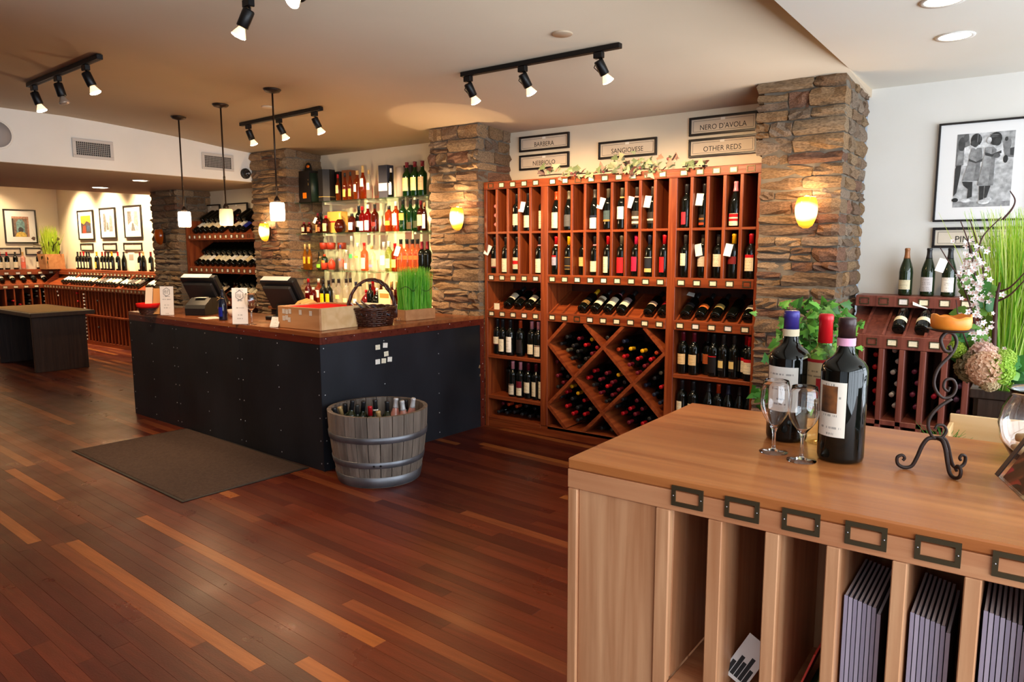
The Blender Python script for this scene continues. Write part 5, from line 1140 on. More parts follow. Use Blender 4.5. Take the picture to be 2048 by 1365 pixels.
stand(238, 545, CR, 'bottle with white label between the clusters', 'y', 'r'); stand(250, 546, None, 'sloping bottle by the paper card', 'y', 'k', 'sloped'); stand(282, 547, CR, 'bottle with small label beside the stone pillar', 'y', 'm'); stand(289, 547, None, 'sloping bottle beside the stone pillar', 'y', 'gd', 'sloped'); stand(304, 548, CR, 'bottle half behind the stone pillar', 'y', 'm')
t = thing('info_card', 'white information card standing among the back room bottles', 'card', on_y(265, 545, 5.62)); t.location.z = 1.18
link('card_sheet', MB().box(-.1, .1, -.003, 0, 0, .29).mesh('card_sheet', PAPERP), t, color=WH); link('type_block', MB().box(-.07, .07, -.004, -.003, .17, .26).mesh('type_block', PAPERP), t, color=rgb(170, 160, 150))
for k in range(34):
    if k in (11, 19, 26, 27): continue
    x = BX0+.62+.1*k; lab = rg.choice((WH, CR, CR, rgb(230, 150, 130), rgb(60, 50, 46))); c = rg.choice('kkmg')
    bottle((x, 5.33, .965), f"{CN[c]} capped bottle with {'dark' if lab[0] < .2 else 'pinkish' if lab[1] < .4 else 'pale'} label tilted in the {ORD[k]} slot of the picture wall display", 'bottles tilted in the picture wall display', cap=C[c], lab=lab, lz=(.05, .15), n=8, detail=0, rot=(R(-62), 0, 0), span=150)
for k in range(11):
    y = LY0+1.15+.16*k; lab = rg.choice((WH, CR, CR, rgb(60, 60, 60), rgb(230, 190, 90))); c = rg.choice('kkm')
    bottle((-14.02, y, .985), f"{CN[c]} capped bottle tilted in the {ORD[k]} slot of the far end wall display", 'bottles tilted in the end wall display', cap=C[c], lab=lab, lz=(.06, .13), n=8, detail=0, rot=(R(-56), 0, R(90)), span=150)
ENDS = dict(w=rgb(236, 232, 226), r=C['r'], g=C['gy'], s=C['sv'])
ec = {}
def end(p, c, wall, where):
    nm = dict(w='white', r='red', g='grey', s='silver')[c]; ec[nm, where] = ec.get((nm, where), 0)+1
    bottle(p, f"{nm}-foil bottle end in the {where}, {ORD[ec[nm, where]-1]} {'from the top' if 'white column' in where else 'counted from the left'}", f"{nm} foil bottle ends in the {where}", cap=ENDS[c], lab=None, n=8, detail=0, rot=(R(90), 0, R(90) if wall == 'x' else 0), scale=.97)
for z in [.8, .74]+[.69-.058*i for i in range(4)]+[.42-.058*i for i in range(7)]: end(on_y(205, 600, 5.56).xy.to_3d()+Vector((0, 0, z)), 'w', 'y', 'white column of the narrow rack')
for u, v, c in sorted(((151, 582, 'w'), (153, 590, 'w'), (190, 585, 'r'), (192, 601, 'r'), (196, 617, 'r'), (223, 620, 'w'), (210, 627, 'r'), (234, 652, 'g'), (232, 600, 'g'))): end(on_y(u, v, 5.56), c, 'y', 'narrow rack columns')
for u, v, c in sorted(((76, 583, 'w'), (77, 592, 'w'), (78, 602, 'w'), (105, 582, 's'), (107, 589, 's'), (104, 596, 's'), (107, 604, 's'), (105, 611, 's'), (120, 593, 's'), (124, 600, 's'), (45, 590, 'g'), (47, 600, 'g'), (60, 582, 'g'), (61, 592, 'g'), (14, 601, 'r'), (28, 608, 'r'), (93, 603, 'r'), (10, 680, 's'), (2, 669, 's'), (46, 606, 'g'))): end(on_x(u, v, -14.22), c, 'x', 'end wall rack columns')
# pictures and signs
def picture(label, c, w, h, normal, mat_w, blocks, fr=.022, cat='picture', mat_bot=None):
    t = thing('framed_picture', label, cat, c, (0, 0, 0 if normal == 'y' else R(90)))
    for b in ((-w/2, w/2, -.025, 0, h/2-fr, h/2), (-w/2, w/2, -.025, 0, -h/2, -h/2+fr), (-w/2, -w/2+fr, -.025, 0, -h/2+fr, h/2-fr), (w/2-fr, w/2, -.025, 0, -h/2+fr, h/2-fr)): link('frame_side', MB().cbox(*b, .002).mesh('frame_side', FRB), t)
    link('white_mount', MB().box(-w/2+fr, w/2-fr, -.012, -.004, -h/2+fr, h/2-fr).mesh('white_mount', PAPERP), t, color=rgb(240, 238, 236))
    pw, ph = w-2*fr-2*mat_w[0], h-2*fr-mat_w[1]-mat_w[2]; z0 = -h/2+fr+mat_w[2]
    pr_ = link('photo_print', MB().box(-pw/2, pw/2, -.0125, -.012, z0, z0+ph).mesh('photo_print', PRINT), t, color=blocks[0])
    for i, (poly, col) in enumerate(blocks[1]):
        m2 = MB(); m2.prism([(-pw/2+x*pw, -.0126-.00012*i, z0+y*ph) for x, y in poly], (0, -.0001, 0)); link('print_shape', m2.mesh('print_shape', PRINT), pr_, color=col)
    return t
def circ(x, y, rx, ry, n=12): return [(x+rx*math.cos(2*math.pi*i/n), y+ry*math.sin(2*math.pi*i/n)) for i in range(n)]
g_ = lambda v: rgb(v, v, v)
picture('black framed colour picture with orange sky on the back room wall', (-13.21, 5.748, 1.93), .57, .5, 'y', (.08, .07, .09), (rgb(226, 150, 40), [([(0, 0), (1, 0), (1, .55), (.6, .7), (.3, .5), (0, .62)], rgb(70, 60, 64)), ([(.1, 0), (.5, 0), (.45, .45), (.2, .4)], rgb(150, 60, 40)), ([(.55, .1), (.9, .1), (.9, .4), (.6, .5)], rgb(60, 80, 110))]))
picture('black framed grey picture in the middle of the back room wall', (-12.42, 5.748, 1.945), .53, .5, 'y', (.09, .07, .09), (g_(206), [([(0, 0), (.25, 0), (.35, .6), (.2, 1), (0, 1)], g_(120)), ([(.6, 0), (1, 0), (1, .8), (.75, .9), (.65, .5)], g_(150)), ([(.35, .1), (.55, .1), (.5, .5), (.4, .5)], g_(90))]))
picture('black framed grey street picture next to the stone pillar', (-11.6, 5.748, 1.95), .55, .51, 'y', (.09, .07, .09), (g_(214), [([(0, .3), (.4, .5), (.35, 1), (0, 1)], g_(130)), ([(.6, .4), (1, .2), (1, 1), (.7, 1)], g_(160)), ([(.3, 0), (.7, 0), (.55, .4), (.42, .4)], g_(110))]))
picture('black framed picture of a doorway on the far end wall', (-14.297, 5.14, 1.915), .5, .58, 'x', (.1, .1, .09), (rgb(176, 130, 110), [([(.1, .0), (.9, 0), (.9, .9), (.1, .9)], rgb(120, 100, 90)), ([(.25, .1), (.75, .1), (.75, .7), (.6, .86), (.4, .86), (.25, .7)], rgb(110, 150, 156)), (circ(.5, .34, .16, .14), rgb(60, 60, 66)), ([(.15, 0), (.85, 0), (.75, .2), (.5, .26), (.25, .2)], rgb(210, 180, 90)), ([(.0, 0), (.1, 0), (.1, .9), (0, .9)], rgb(40, 36, 34))]))
for i, (x, w) in enumerate(((-13.24, .46), (-12.42, .46), (-11.66, .58))): sign(('framed small paper sign under the orange sky picture', 'framed small paper sign under the middle grey picture', 'framed small paper sign under the street picture')[i], '', (x, 5.748, 1.56), w, .125)
sign('long framed paper sign on the end wall near the frame edge', '', (-14.297, 4.86, 1.49), .5, .12, 'x'); sign('framed paper sign on the end wall beside the green plant', '', (-14.297, 5.43, 1.49), .5, .128, 'x')
# plant in the corner
pc = thing('potted_grass', 'potted tall green grass with dark twigs in the back room corner', 'plant', (-13.95, 5.45, 1.18))
link('square_pot', MB().prism([(-.14, -.14, 0), (.14, -.14, 0), (.16, -.16, .26), (-.16, -.16, .26)], (0, .3, 0)).mesh('square_pot', CRATE), pc)
grass('grass_blades', pc, 260, -.12, .12, -.1, .1, .24, .3, .52, Matrix.Identity(4), [rgb(176, 200, 60), rgb(150, 186, 50), rgb(196, 214, 90)], .12, .008, 3, 5)
for i in range(9):
    a = i*.7; link('dark_twig', MB().tube([(0, 0, .2), (.12*math.cos(a), .1*math.sin(a), .4), (.25*math.cos(a+.4), .2*math.sin(a+.4)-.06, .42-.04*(i % 4)+.05)], .006, 5).mesh('dark_twig', IRON), pc)
sp = [(-13.95+.26*math.cos(a)*q, 5.42+.22*math.sin(a)*q, 1.5+.22*math.sin(a*3.1)) for a, q in [(i*.63, .6+.4*((i*7) % 5)/5) for i in range(22)]]; leaves(pc, sp, 3, (.04, .07), [rgb(70, 60, 30), rgb(60, 40, 30), rgb(90, 100, 40)], ('leaf', 2), False)
# low display table
tz = .75; A_, B_, C2, D2 = [on_z(u, v, tz) for u, v in ((0, 612), (75, 611), (165, 619), (80, 630))]
ctr = (A_+B_+C2+D2)/4; ang = math.atan2((C2-B_).y, (C2-B_).x); tl = ((C2-B_).length+(D2-A_).length)/2; tw = ((B_-A_).length+(C2-D2).length)/2+.1
tb = thing('low_table', 'low dark table with pale woven top in the passage to the back room', 'table', (ctr.x, ctr.y, 0), (0, 0, ang-R(5)))
link('table_top', MB().cbox(-tl/2, tl/2, -tw/2, tw/2, .7, tz, .004).mesh('table_top', DARKW), tb)
link('woven_inlay', MB().box(-tl/2+.03, tl/2-.14, -tw/2+.05, tw/2-.05, tz, tz+.003).mesh('woven_inlay', noisy('woven_straw', rgb(132, 106, 62), rgb(156, 128, 78), 60, .7)), tb)
link('slab_leg', MB().cbox(-tl*.42, -tl*.42+.05, -tw*.42, tw*.42, 0, .7, .003).mesh('slab_leg', DARKW), tb); link('slab_leg', MB().cbox(tl*.4-.05, tl*.4, -tw*.42, tw*.42, 0, .7, .003).mesh('slab_leg', DARKW), tb); link('back_board', MB().cbox(-tl*.42+.051, tl*.4-.051, tw*.1, tw*.1+.03, 0, .7, .003).mesh('back_board', DARKW), tb)
# grilles, speaker and camera on the duct beam
GRF = plain('grille_paint', rgb(196, 190, 184), .5)
for i, (y0, y1) in enumerate(((2.945, 3.293), (4.157, 4.512))):
    t = thing('air_grille', ('white duct grille nearer the door end of the beam', 'white duct grille nearer the stone pillar on the beam')[i], 'vent', (-6.928, (y0+y1)/2, 2.406), (0, 0, R(90)), group='grilles in the beam'); w, h = y1-y0, .166
    for b in ((-w/2, w/2, h/2-.026, h/2), (-w/2, w/2, -h/2, -h/2+.026), (-w/2, -w/2+.03, -h/2+.0262, h/2-.0262), (w/2-.03, w/2, -h/2+.0262, h/2-.0262)): link('grille_frame', MB().cbox(b[0], b[1], -.01, -.001, b[2], b[3], .002).mesh('grille_frame', GRF), t)
    link('duct_shade_sheet', MB().box(-w/2+.03, w/2-.03, -.0025, .0, -h/2+.026, h/2-.026).mesh('duct_shade_sheet', RUBBER), t)  # dark sheet standing in for the shade inside the duct
    for k in range(1, 18): x = -w/2+.03+(w-.06)*k/18; link('grille_bar', MB().box(x-.0013, x+.0013, -.007, -.003, -h/2+.026, h/2-.026).mesh('grille_bar', GRF), t)
    for k in range(1, 7): zz = -h/2+.026+(h-.052)*k/7; link('grille_bar', MB().box(-w/2+.03, w/2-.03, -.0062, -.003, zz-.0011, zz+.0011).mesh('grille_bar', GRF), t)
t = thing('wall_speaker', 'round grey speaker set into the white duct beam', 'speaker', (-6.928, 2.38, 2.45), (0, 0, R(90)))
link('speaker_rim', MB().lathe([(.105, 0), (.12, 0), (.118, .006), (.104, .006)], 32, Matrix.Rotation(R(90), 4, 'X'), close=False).mesh('speaker_rim', WALLW), t); link('speaker_mesh', MB().lathe([(0, .002), (.104, .002), (.104, .004), (0, .005)], 32, Matrix.Rotation(R(90), 4, 'X')).mesh('speaker_mesh', plain('speaker_grey', rgb(150, 146, 146), .7)), t)
t = thing('security_camera', 'black dome security camera on the beam beside the stone pillar', 'camera', (-6.928, 4.645, 2.315), (0, 0, R(90)))
link('camera_base', MB().lathe([(0, 0), (.055, 0), (.055, .02), (.045, .03), (0, .03)], 22, Matrix.Rotation(R(90), 4, 'X')).mesh('camera_base', BLACKP), t); link('dome', MB().lathe([(.042, .03), (.038, .05), (.024, .066), (0, .072)], 20, Matrix.Rotation(R(90), 4, 'X')).mesh('dome', plain('dark_dome', rgb(34, 32, 34), .1)), t); link('lens', MB().lathe([(0, .0715), (.012, .072), (.01, .077), (0, .078)], 12, Matrix.Rotation(R(90), 4, 'X')).mesh('lens', plain('lens_grey', rgb(110, 110, 118), .15)), t)
# ---------------------------------------------------------------- display cabinet nearest the camera
FY, FB, FX0, FX1, FZ = 1.492, 2.285, -.922, 1.15, 1.0
cab = thing('display_cabinet', 'honey coloured wooden cabinet with brass label holders over open magazine slots', 'cabinet', (0, FY, 0))
def fp(name, *b, m=FGF, c=.003): return part(name, MB().cbox(*b, c), m, cab)
fp('cabinet_top', FX0, FX1, FY, FB, .972, FZ, m=FGT, c=.004)
fp('front_rail', FX0, FX1, FY, FY+.02, .924, .9715, m=FGH, c=.0015)
fp('corner_stile', FX0, -.894, FY, FY+.022, 0, .923); fp('inner_stile', -.683, -.647, FY, FY+.022, 0, .923); fp('recessed_panel', -.894, -.683, FY+.007, FY+.02, .0, .923)
fp('side_panel', FX0, FX0+.02, FY+.023, FB, 0, .9715); fp('side_panel', FX1-.02, FX1, FY+.023, FB, 0, .9715); fp('back_panel', FX0+.021, FX1-.021, FB-.02, FB, 0, .9715)
fp('slot_back', -.683, FX1-.021, 1.86, 1.875, .3, .9715); fp('slot_floor', -.646, FX1-.021, FY+.005, 1.859, .485, .5, m=FGH); fp('slot_side', -.667, -.647, FY+.023, 1.859, .5, .923)
fp('base_rail', -.646, FX1-.021, FY+.002, FY+.022, .44, .484, m=FGH)
dv = [(-.557, -.525), (-.432, -.403), (-.31, -.284), (-.191, -.165), (-.073, -.046)]+[(.045+.119*k, .072+.119*k) for k in range(9)]
for a, b in dv: fp('slot_divider', a, b, FY, 1.859, .5, .923, c=.002)
for k in range(14): holder(cab, -.6055+.1225*k if k < 1 else -.482+.1215*(k-1), FY, .9615, .0745, .047, .0095, card=False)
# magazines in the slots
def magazines(slot, x0, n, ztop, pitch=.0088, lean=.0):
    for i in range(n):
        t = thing('magazine', f"lilac grey magazine in the {slot} magazine slot, {ORD[i]} from the slot's inner edge", 'magazine', (x0+pitch*i, FY+.045, .5005), group='magazines in the '+slot+' slot')
        h = ztop-.5-.0018*i-(.01 if i == n-1 else 0)
        link('pages', MB().box(0, .0052, .0, .215, 0, h-.001).mesh('pages', PAPERP), t, color=rgb(226, 220, 226)); link('cover', MB().box(.0053, .0066, -.0015, .216, 0, h).mesh('cover', PAINT), t, color=rgb(58, 54, 66))
        link('spine', MB().box(-.0006, .0064, -.0035, -.0016, 0, h).mesh('spine', PAINT), t, color=rgb(176, 168, 186) if i % 2 else rgb(160, 152, 172))
magazines('fourth', -.278, 8, .81); magazines('fifth', -.158, 8, .81); magazines('sixth', -.04, 8, .85)
for i, (x, h, c, lx, nm) in enumerate(((-.5, .17, rgb(236, 234, 232), .03, 'white'), (-.385, .2, rgb(196, 70, 60), .05, 'red'), (-.37, .17, rgb(90, 130, 80), .06, 'green'), (-.352, .16, rgb(70, 70, 96), .05, 'dark blue'), (-.262, .09, rgb(226, 200, 210), .0, 'pink'))):
    o = link('leaflet', MB().prism([(-.035 if i == 0 else 0, 0, 0), (.05 if i == 0 else .004, 0, 0), (.05 if i == 0 else .004, .2, 0), (-.035 if i == 0 else 0, .2, 0)], (lx if i else -.02, .0, h-.05)).mesh('leaflet', PAPER), None, (x, FY+.06, .5005), color=c) if i else None
    if i == 0:
        o = link('leaflet', MB().cbox(-.03, .03, -.001, .001, 0, .11, .0005).mesh('leaflet', PAPERP), None, (-.513, FY+.08, .516), (R(-25), R(28), 0), color=c)
        m2 = MB()
        for k, hh in enumerate((.03, .05, .04, .06, .035)): m2.box(-.026+.0105*k, -.017+.0105*k, -.0016, -.001, .008, .008+hh)
        link('skyline_print', m2.mesh('skyline_print', INK), o)
    tag(o, ('white leaflet with black skyline slumped in the second slot', 'red picture leaflet leaning in the third slot', 'green picture leaflet leaning in the third slot', 'dark blue leaflet leaning in the third slot', 'pink striped leaflet beside the fourth slot magazines')[i], 'leaflet')
o = link('paper_box', MB().cbox(-.03, .03, -.03, .03, 0, .11, .003).mesh('paper_box', PAINT), None, (-.6, 1.8, .5005), color=rgb(190, 176, 160)); tag(o, 'small pale carton deep inside the first cabinet slot', 'box')

# ---- bottles and glasses on the cabinet
m1 = bottle((-.532, 1.995, FZ), 'dark magnum bottle with violet foil and white label behind the wine glasses', 'magnum bottles', 'magnum', 'magnum_bottle', cap=rgb(58, 48, 132), lab=WH, lz=(.085, .205), n=48, turn=-8, span=96, neck=rgb(228, 212, 178))
m2_ = bottle((-.369, 1.872, FZ), 'dark magnum bottle with brown foil and painted picture label', 'magnum bottles', 'magnum', 'magnum_bottle', cap=rgb(54, 34, 34), lab=rgb(240, 232, 216), lz=(.066, .2), n=48, turn=-20, span=78, neck=rgb(222, 160, 186), bands=())
r_ = .0532+.0012
link('painted_picture', label_mesh(r_, 46, noisy('painted_scene', rgb(34, 26, 22), rgb(150, 92, 46), 26, .6, (1, 1, .07), detail=6, coords='Object'), 9), m2_, (0, 0, .124), (0, 0, R(-25)), (1, 1, .066))
WHT = thin_glass('pale_wine_glass', (.95, .93, .7, 1))
wb_ = bottle((-.447, 2.005, FZ), 'clear bottle of white wine with red cap and tan label between the magnums', None, 'claret', 'white_wine_bottle', cap=rgb(200, 20, 30), lab=rgb(206, 184, 142), lz=(.1, .2), n=40, glass=WHT, gcol=rgb(250, 240, 190), turn=-12, span=130, scale=1.15, bands=((.193, .2, rgb(170, 40, 40)),))
link('red_seal', label_mesh(.0388, 40, PAPERP, 8), wb_, (0, 0, .112), (0, 0, R(10)), (1, 1, .045), rgb(178, 34, 40))
wine_glass('clear empty wine glass standing outermost on the cabinet', (-.521, 1.842, FZ), .186, .0368, .0348, 'wine glasses', 48, .31, .55)
wine_glass('clear empty wine glass just before the brown-foil magnum', (-.443, 1.806, FZ), .185, .0362, .0345, 'wine glasses', 48, .345, .5)
# ---- iron candlestick
cs = thing('candlestick', 'scrolled black iron candlestick standing on the cabinet', 'candlestick', (-.168, 1.9, FZ), (0, 0, YAW))
def sm(pts, k=6):
    out = []
    P = [Vector(p) for p in pts]; P = [P[0]*2-P[1]]+P+[P[-1]*2-P[-2]]
    for i in range(1, len(P)-2):
        for j in range(k):
            t = j/k; a, b, c, d = P[i-1:i+3]; out.append(.5*((2*b)+(c-a)*t+(2*a-5*b+4*c-d)*t*t+(3*b-a-3*c+d)*t**3))
    out.append(P[-2]); return out
def curl(name, pts, r0, r1, y=0.):
    q = sm([(x, y, z) for x, z in pts]); n = len(q); link(name, MB().tube(q, [r0+(r1-r0)*i/(n-1) for i in range(n)], 8).mesh(name, IRON), cs)
curl('upper_scroll', [(.012, .296), (.016, .284), (.004, .284), (-.004, .295), (-.008, .312), (.004, .326), (.02, .322), (.028, .302), (.018, .276), (-.008, .245), (-.017, .214), (-.01, .19), (.008, .174), (.028, .18), (.035, .2), (.026, .217), (.01, .216), (.006, .2), (.016, .19), (.02, .2)], .0042, .003)
curl('lower_scroll', [(.026, .172), (-.006, .148), (-.022, .123), (-.021, .1), (-.008, .08), (.01, .08), (.02, .096), (.012, .109), (-.002, .109), (-.007, .1)], .0042, .003)
LEG = [(0, .079), (.018, .077), (.03, .06), (.04, .03), (.05, .009), (.066, .004), (.08, .012), (.082, .028), (.072, .034), (.066, .027), (.07, .021)]
for a in (168, 12, -84):
    q = sm([(x*math.cos(R(a)), x*math.sin(R(a)), max(z, .0046)) for x, z in LEG]); n = len(q); link('scroll_leg', MB().tube(q, [.0052-.002*i/(n-1) for i in range(n)], 8).mesh('scroll_leg', IRON), cs)
link('drip_plate', MB().lathe([(0, .3275), (.03, .328), (.047, .333), (.047, .335), (.03, .331), (0, .3305)], 30, Matrix.Translation((.012, 0, 0))).mesh('drip_plate', IRON), cs)
WAX = plain('orange_wax', rgb(236, 140, 44), .45, sss=.35)
cd_ = MB(); nn = 36; top = []
prof = [(.036, 0), (.0405, .006), (.0415, .02)]
for k, (r, z) in enumerate(prof):
    for i in range(nn): a = 2*math.pi*i/nn; cd_.v.append(Vector((r*math.cos(a), r*math.sin(a), z)))
for (r, dz) in ((.0405, 0), (.036, .001), (.031, -.006), (.0, -.014)):
    for i in range(nn):
        a = 2*math.pi*i/nn; h = .03+.003*math.sin(a*2+.6)+.0018*math.sin(a*7); cd_.v.append(Vector((r*math.cos(a), r*math.sin(a), (h if r > .033 else .02)+dz)))
for k in range(6):
    for i in range(nn): cd_.face((k*nn+i, k*nn+(i+1) % nn, (k+1)*nn+(i+1) % nn, (k+1)*nn+i), 0, True)
cn = thing('candle', 'half burnt broad orange candle on the iron candlestick plate', 'candle', Vector((-.168, 1.9, FZ+.3345))+Vector((math.cos(YAW), math.sin(YAW), 0))*.012)
link('wax', cd_.mesh('wax', WAX), cn); link('wick', MB().tube([(0, 0, .006), (.001, 0, .02)], .001, 5).mesh('wick', INK), cn)
# ---- clear acrylic stand with dark strip at the frame edge, fish bowl
st = thing('acrylic_stand', 'clear acrylic display stand with dark edge strip on the cabinet', 'stand', (-.005, 1.9, FZ), (0, 0, R(-72)))
link('slanted_sheet', MB().prism([(-.06, -.03, .0), (-.06, -.024, 0), (-.06, .064, .16), (-.06, .058, .16)], (.2, 0, 0)).mesh('slanted_sheet', CLEAR), st); link('dark_strip', MB().prism([(-.052, -.034, .004), (-.052, -.031, .004), (-.052, .057, .16), (-.052, .054, .16)], (.02, 0, 0)).mesh('dark_strip', PAINT), st, color=rgb(70, 58, 56))
link('printed_sheet', MB().prism([(-.03, -.0235, .004), (-.03, -.0225, .004), (-.03, .062, .155), (-.03, .061, .155)], (.16, 0, 0)).mesh('printed_sheet', PAINT), st, color=rgb(90, 66, 44)); link('acrylic_foot', MB().box(-.06, .14, -.03, .09, 0, .003).mesh('acrylic_foot', CLEAR), st)
fbw = thing('glass_bowl', 'round clear glass bowl holding corks behind the acrylic stand', 'bowl', (.03, 2.13, FZ))
pr_o = [(0, .002), (.045, 0), (.06, .006), (.085, .05), (.0925, .09), (.085, .13), (.07, .16), (.073, .172), (.079, .178)]
link('bowl_shell', MB().lathe(pr_o+[(.076, .179), (.067, .162), (.082, .13), (.0895, .09), (.082, .05), (.057, .009), (0, .006)], 44, close=False).mesh('bowl_shell', CRYST), fbw)
for i, (x, y, z, a) in enumerate(((-.045, -.02, .03, 20), (-.02, .03, .03, 80), (.02, -.03, .028, -40), (-.03, 0, .055, 60))):
    o = link('cork', MB().lathe([(0, -.022), (.0105, -.022), (.0115, 0), (.0105, .022), (0, .022)], 12).mesh('cork', PINE), None, fbw.location+Vector((x, y, z)), (R(80), 0, R(a))); tag(o, 'pale wine cork in the round glass bowl, '+('on the candlestick side', 'towards the back', 'at the camera side', 'on top of the others')[i], 'cork', 'corks in the glass bowl')

# ---------------------------------------------------------------- table behind the cabinet with planter and flowers
tt = thing('side_table', 'dark side table behind the cabinet carrying planter and pine box', 'table', (.35, 2.7, 0))
part('table_top', MB().cbox(-.3, 1.1, 2.36, 3.3, .72, .75, .004), DARKW, tt)
for x in (-.27, 1.03):
    for y in (2.39, 3.22): part('leg', MB().cbox(x, x+.05, y, y+.05, 0, .719, .003), DARKW, tt)
pb = thing('pine_box', 'open pale pine box with moss beside the planter', 'box', (-.2, 2.45, .7505))
for b in ((0, .3, 0, .012, 0, .2), (0, .3, .148, .16, 0, .25), (0, .012, .0125, .1475, 0, .225), (.288, .3, .0125, .1475, 0, .225), (.0125, .2875, .0125, .1475, 0, .01)): link('box_board', MB().cbox(*b, .002).mesh('box_board', PINE), pb)
grass('moss', pb, 120, -.03, -.005, .05, .16, .12, .05, .09, Matrix.Identity(4), [rgb(60, 130, 40), rgb(90, 150, 60)], .4, .003, 2, 8)
PX0, PX1, PY0, PY1 = -.16, .26, 2.93, 3.24
pl_ = thing('planter_box', 'dark slatted wooden planter of tall lime green grass and branches', 'plant', ((PX0+PX1)/2, (PY0+PY1)/2, .7505))
def pp(name, *b, m=DARKW): return part(name, MB().cbox(*b, .003), m, pl_)
for k in range(4): pp('planter_slat', PX0+.012+.1*k, PX0+.012+.1*k+.096, PY0, PY0+.015, .752, 1.0)
for k in range(3): pp('planter_slat', PX0, PX0+.015, PY0+.016+.1*k, PY0+.016+.1*k+.096, .752, 1.0)
pp('planter_rim', PX0-.012, PX1+.012, PY0-.012, PY0+.014, 1.0005, 1.032); pp('planter_rim', PX0-.012, PX0+.014, PY0+.0145, PY1, 1.0005, 1.032); pp('soil_fill', PX0+.016, PX1, PY0+.016, PY1, .76, .99)
base = -root_loc(pl_)
grass('grass_blades', pl_, 5200, PX0+.05, PX1, PY0+.03, PY1, .98, .42, .68, Matrix.Translation(base), [rgb(196, 232, 84), rgb(216, 242, 112), rgb(168, 218, 70), rgb(236, 248, 160), rgb(126, 188, 56)], .09, .003, 4, 11)
rg = random.Random(21); IR2 = plain('branch_bark', rgb(70, 36, 30), .6)
def branch(pts, r=.004):
    q = sm(pts); return part('branch', MB().tube(q, [r*(1-.6*i/len(q)) for i in range(len(q))], 6), IR2, pl_)
def bp(u, v, y): return on_y(u, v, y)
BR = [[(1965, 770, 2.92), (1950, 650, 2.9), (1925, 570, 2.88), (1895, 520, 2.85), (1880, 495, 2.84)], [(1970, 770, 2.94), (1958, 620, 2.92), (1945, 520, 2.9), (1935, 480, 2.9), (1921, 442, 2.9)], [(1938, 515, 2.9), (1955, 500, 2.9), (1968, 470, 2.9), (2003, 434, 2.9)], [(2005, 440, 2.92), (2024, 418, 2.92), (2030, 400, 2.92), (2020, 382, 2.92)], [(1985, 770, 2.9), (1990, 640, 2.88), (1993, 600, 2.86), (2000, 565, 2.86)], [(1990, 605, 2.87), (2020, 590, 2.85), (2050, 560, 2.83)], [(1992, 585, 2.87), (2020, 575, 2.85), (2055, 540, 2.83)], [(1975, 770, 2.95), (1968, 560, 2.95), (1955, 490, 2.95), (1940, 440, 2.95)], [(1960, 760, 2.9), (1935, 690, 2.87), (1918, 640, 2.85), (1912, 600, 2.85)]]
for k, b in enumerate(BR): branch([bp(*p) for p in b], .009 if k == 4 else .0038)
# blossoms: five petals each, set along the twigs
bl = MB()
for i in range(5):
    a = 2*math.pi*i/5; c, s_ = math.cos(a), math.sin(a); b = len(bl.v)
    bl.v += [Vector((0, 0, 0)), Vector((.5*c-.3*s_, .5*s_+.3*c, .18)), Vector((.95*c, .95*s_, .3)), Vector((.5*c+.3*s_, .5*s_-.3*c, .18))]; bl.face((b, b+1, b+2, b+3), 0, True)
bl.lathe([(0, 0), (.16, .05), (.1, .14), (0, .16)], 6, m=1)
blm = bl.mesh('blossom', [plain('petal_white', rgb(250, 240, 236), .6), plain('stamen', rgb(226, 120, 70), .6)], False)
for i in range(190):
    v = rg.uniform(520, 735) if i < 160 else rg.uniform(480, 540); u = 1957+rg.gauss(0, 15)+(v-620)*.11; p = bp(u, v, 2.88+rg.uniform(-.05, .03)); s_ = rg.uniform(.007, .0135)
    d = Vector((rg.gauss(0, .5), -1, rg.gauss(.1, .5))); link('blossom', blm, pl_, p-root_loc(pl_), d.to_track_quat('Z', 'Y').to_euler(), (s_,)*3)
def puff(u, v, y, r, c, name='hydrangea_head'):
    ctr = bp(u, v, y); mb = MB(); mb.lathe([(0, -.74*r), (.5*r, -.55*r), (.72*r, -.2*r), (.74*r, .1*r), (.5*r, .55*r), (0, .74*r)], 12, Matrix.Translation(ctr))
    for i in range(170):
        d = Vector((rg.gauss(0, 1), rg.gauss(0, 1), rg.gauss(0, 1))).normalized(); p = ctr+d*r*rg.uniform(.82, 1.); t = d.orthogonal().normalized(); w = d.cross(t); q = r*.32
        for k in range(4):
            a = k*math.pi/2+rg.uniform(0, .4); e = (t*math.cos(a)+w*math.sin(a))*q; f = (t*math.cos(a+.8)+w*math.sin(a+.8))*q*.9; b = len(mb.v); mb.v += [p, p+e*.9+d*q*.25, p+(e+f)*.62, p+f*.9+d*q*.2]; mb.face((b, b+1, b+2, b+3))
    o = part(name, mb, BLADE, pl_, color=c); o['kind'] = 'stuff'; return o
puff(1948, 735, 2.84, .055, rgb(150, 132, 96)); puff(1972, 738, 2.8, .056, rgb(236, 200, 168)); puff(1968, 712, 2.84, .045, rgb(244, 212, 196)); puff(1996, 742, 2.8, .045, rgb(176, 210, 84)); puff(2008, 718, 2.84, .034, rgb(190, 216, 100)); puff(1913, 700, 2.84, .028, rgb(170, 196, 70)); puff(1980, 765, 2.79, .03, rgb(220, 200, 160))
sp = [bp(2015+rg.uniform(-14, 36), 745+rg.uniform(-28, 22), 2.85) for i in range(16)]+[bp(1932+rg.uniform(-16, 22), 690+rg.uniform(-32, 30), 2.88) for i in range(22)]+[bp(1950+rg.uniform(-30, 40), rg.uniform(520, 660), 2.9) for i in range(14)]
leaves(pl_, sp, 5, (.035, .07), [rgb(60, 130, 50), rgb(40, 104, 44), rgb(110, 160, 60), rgb(70, 140, 70)], ('leaf', 2), False)

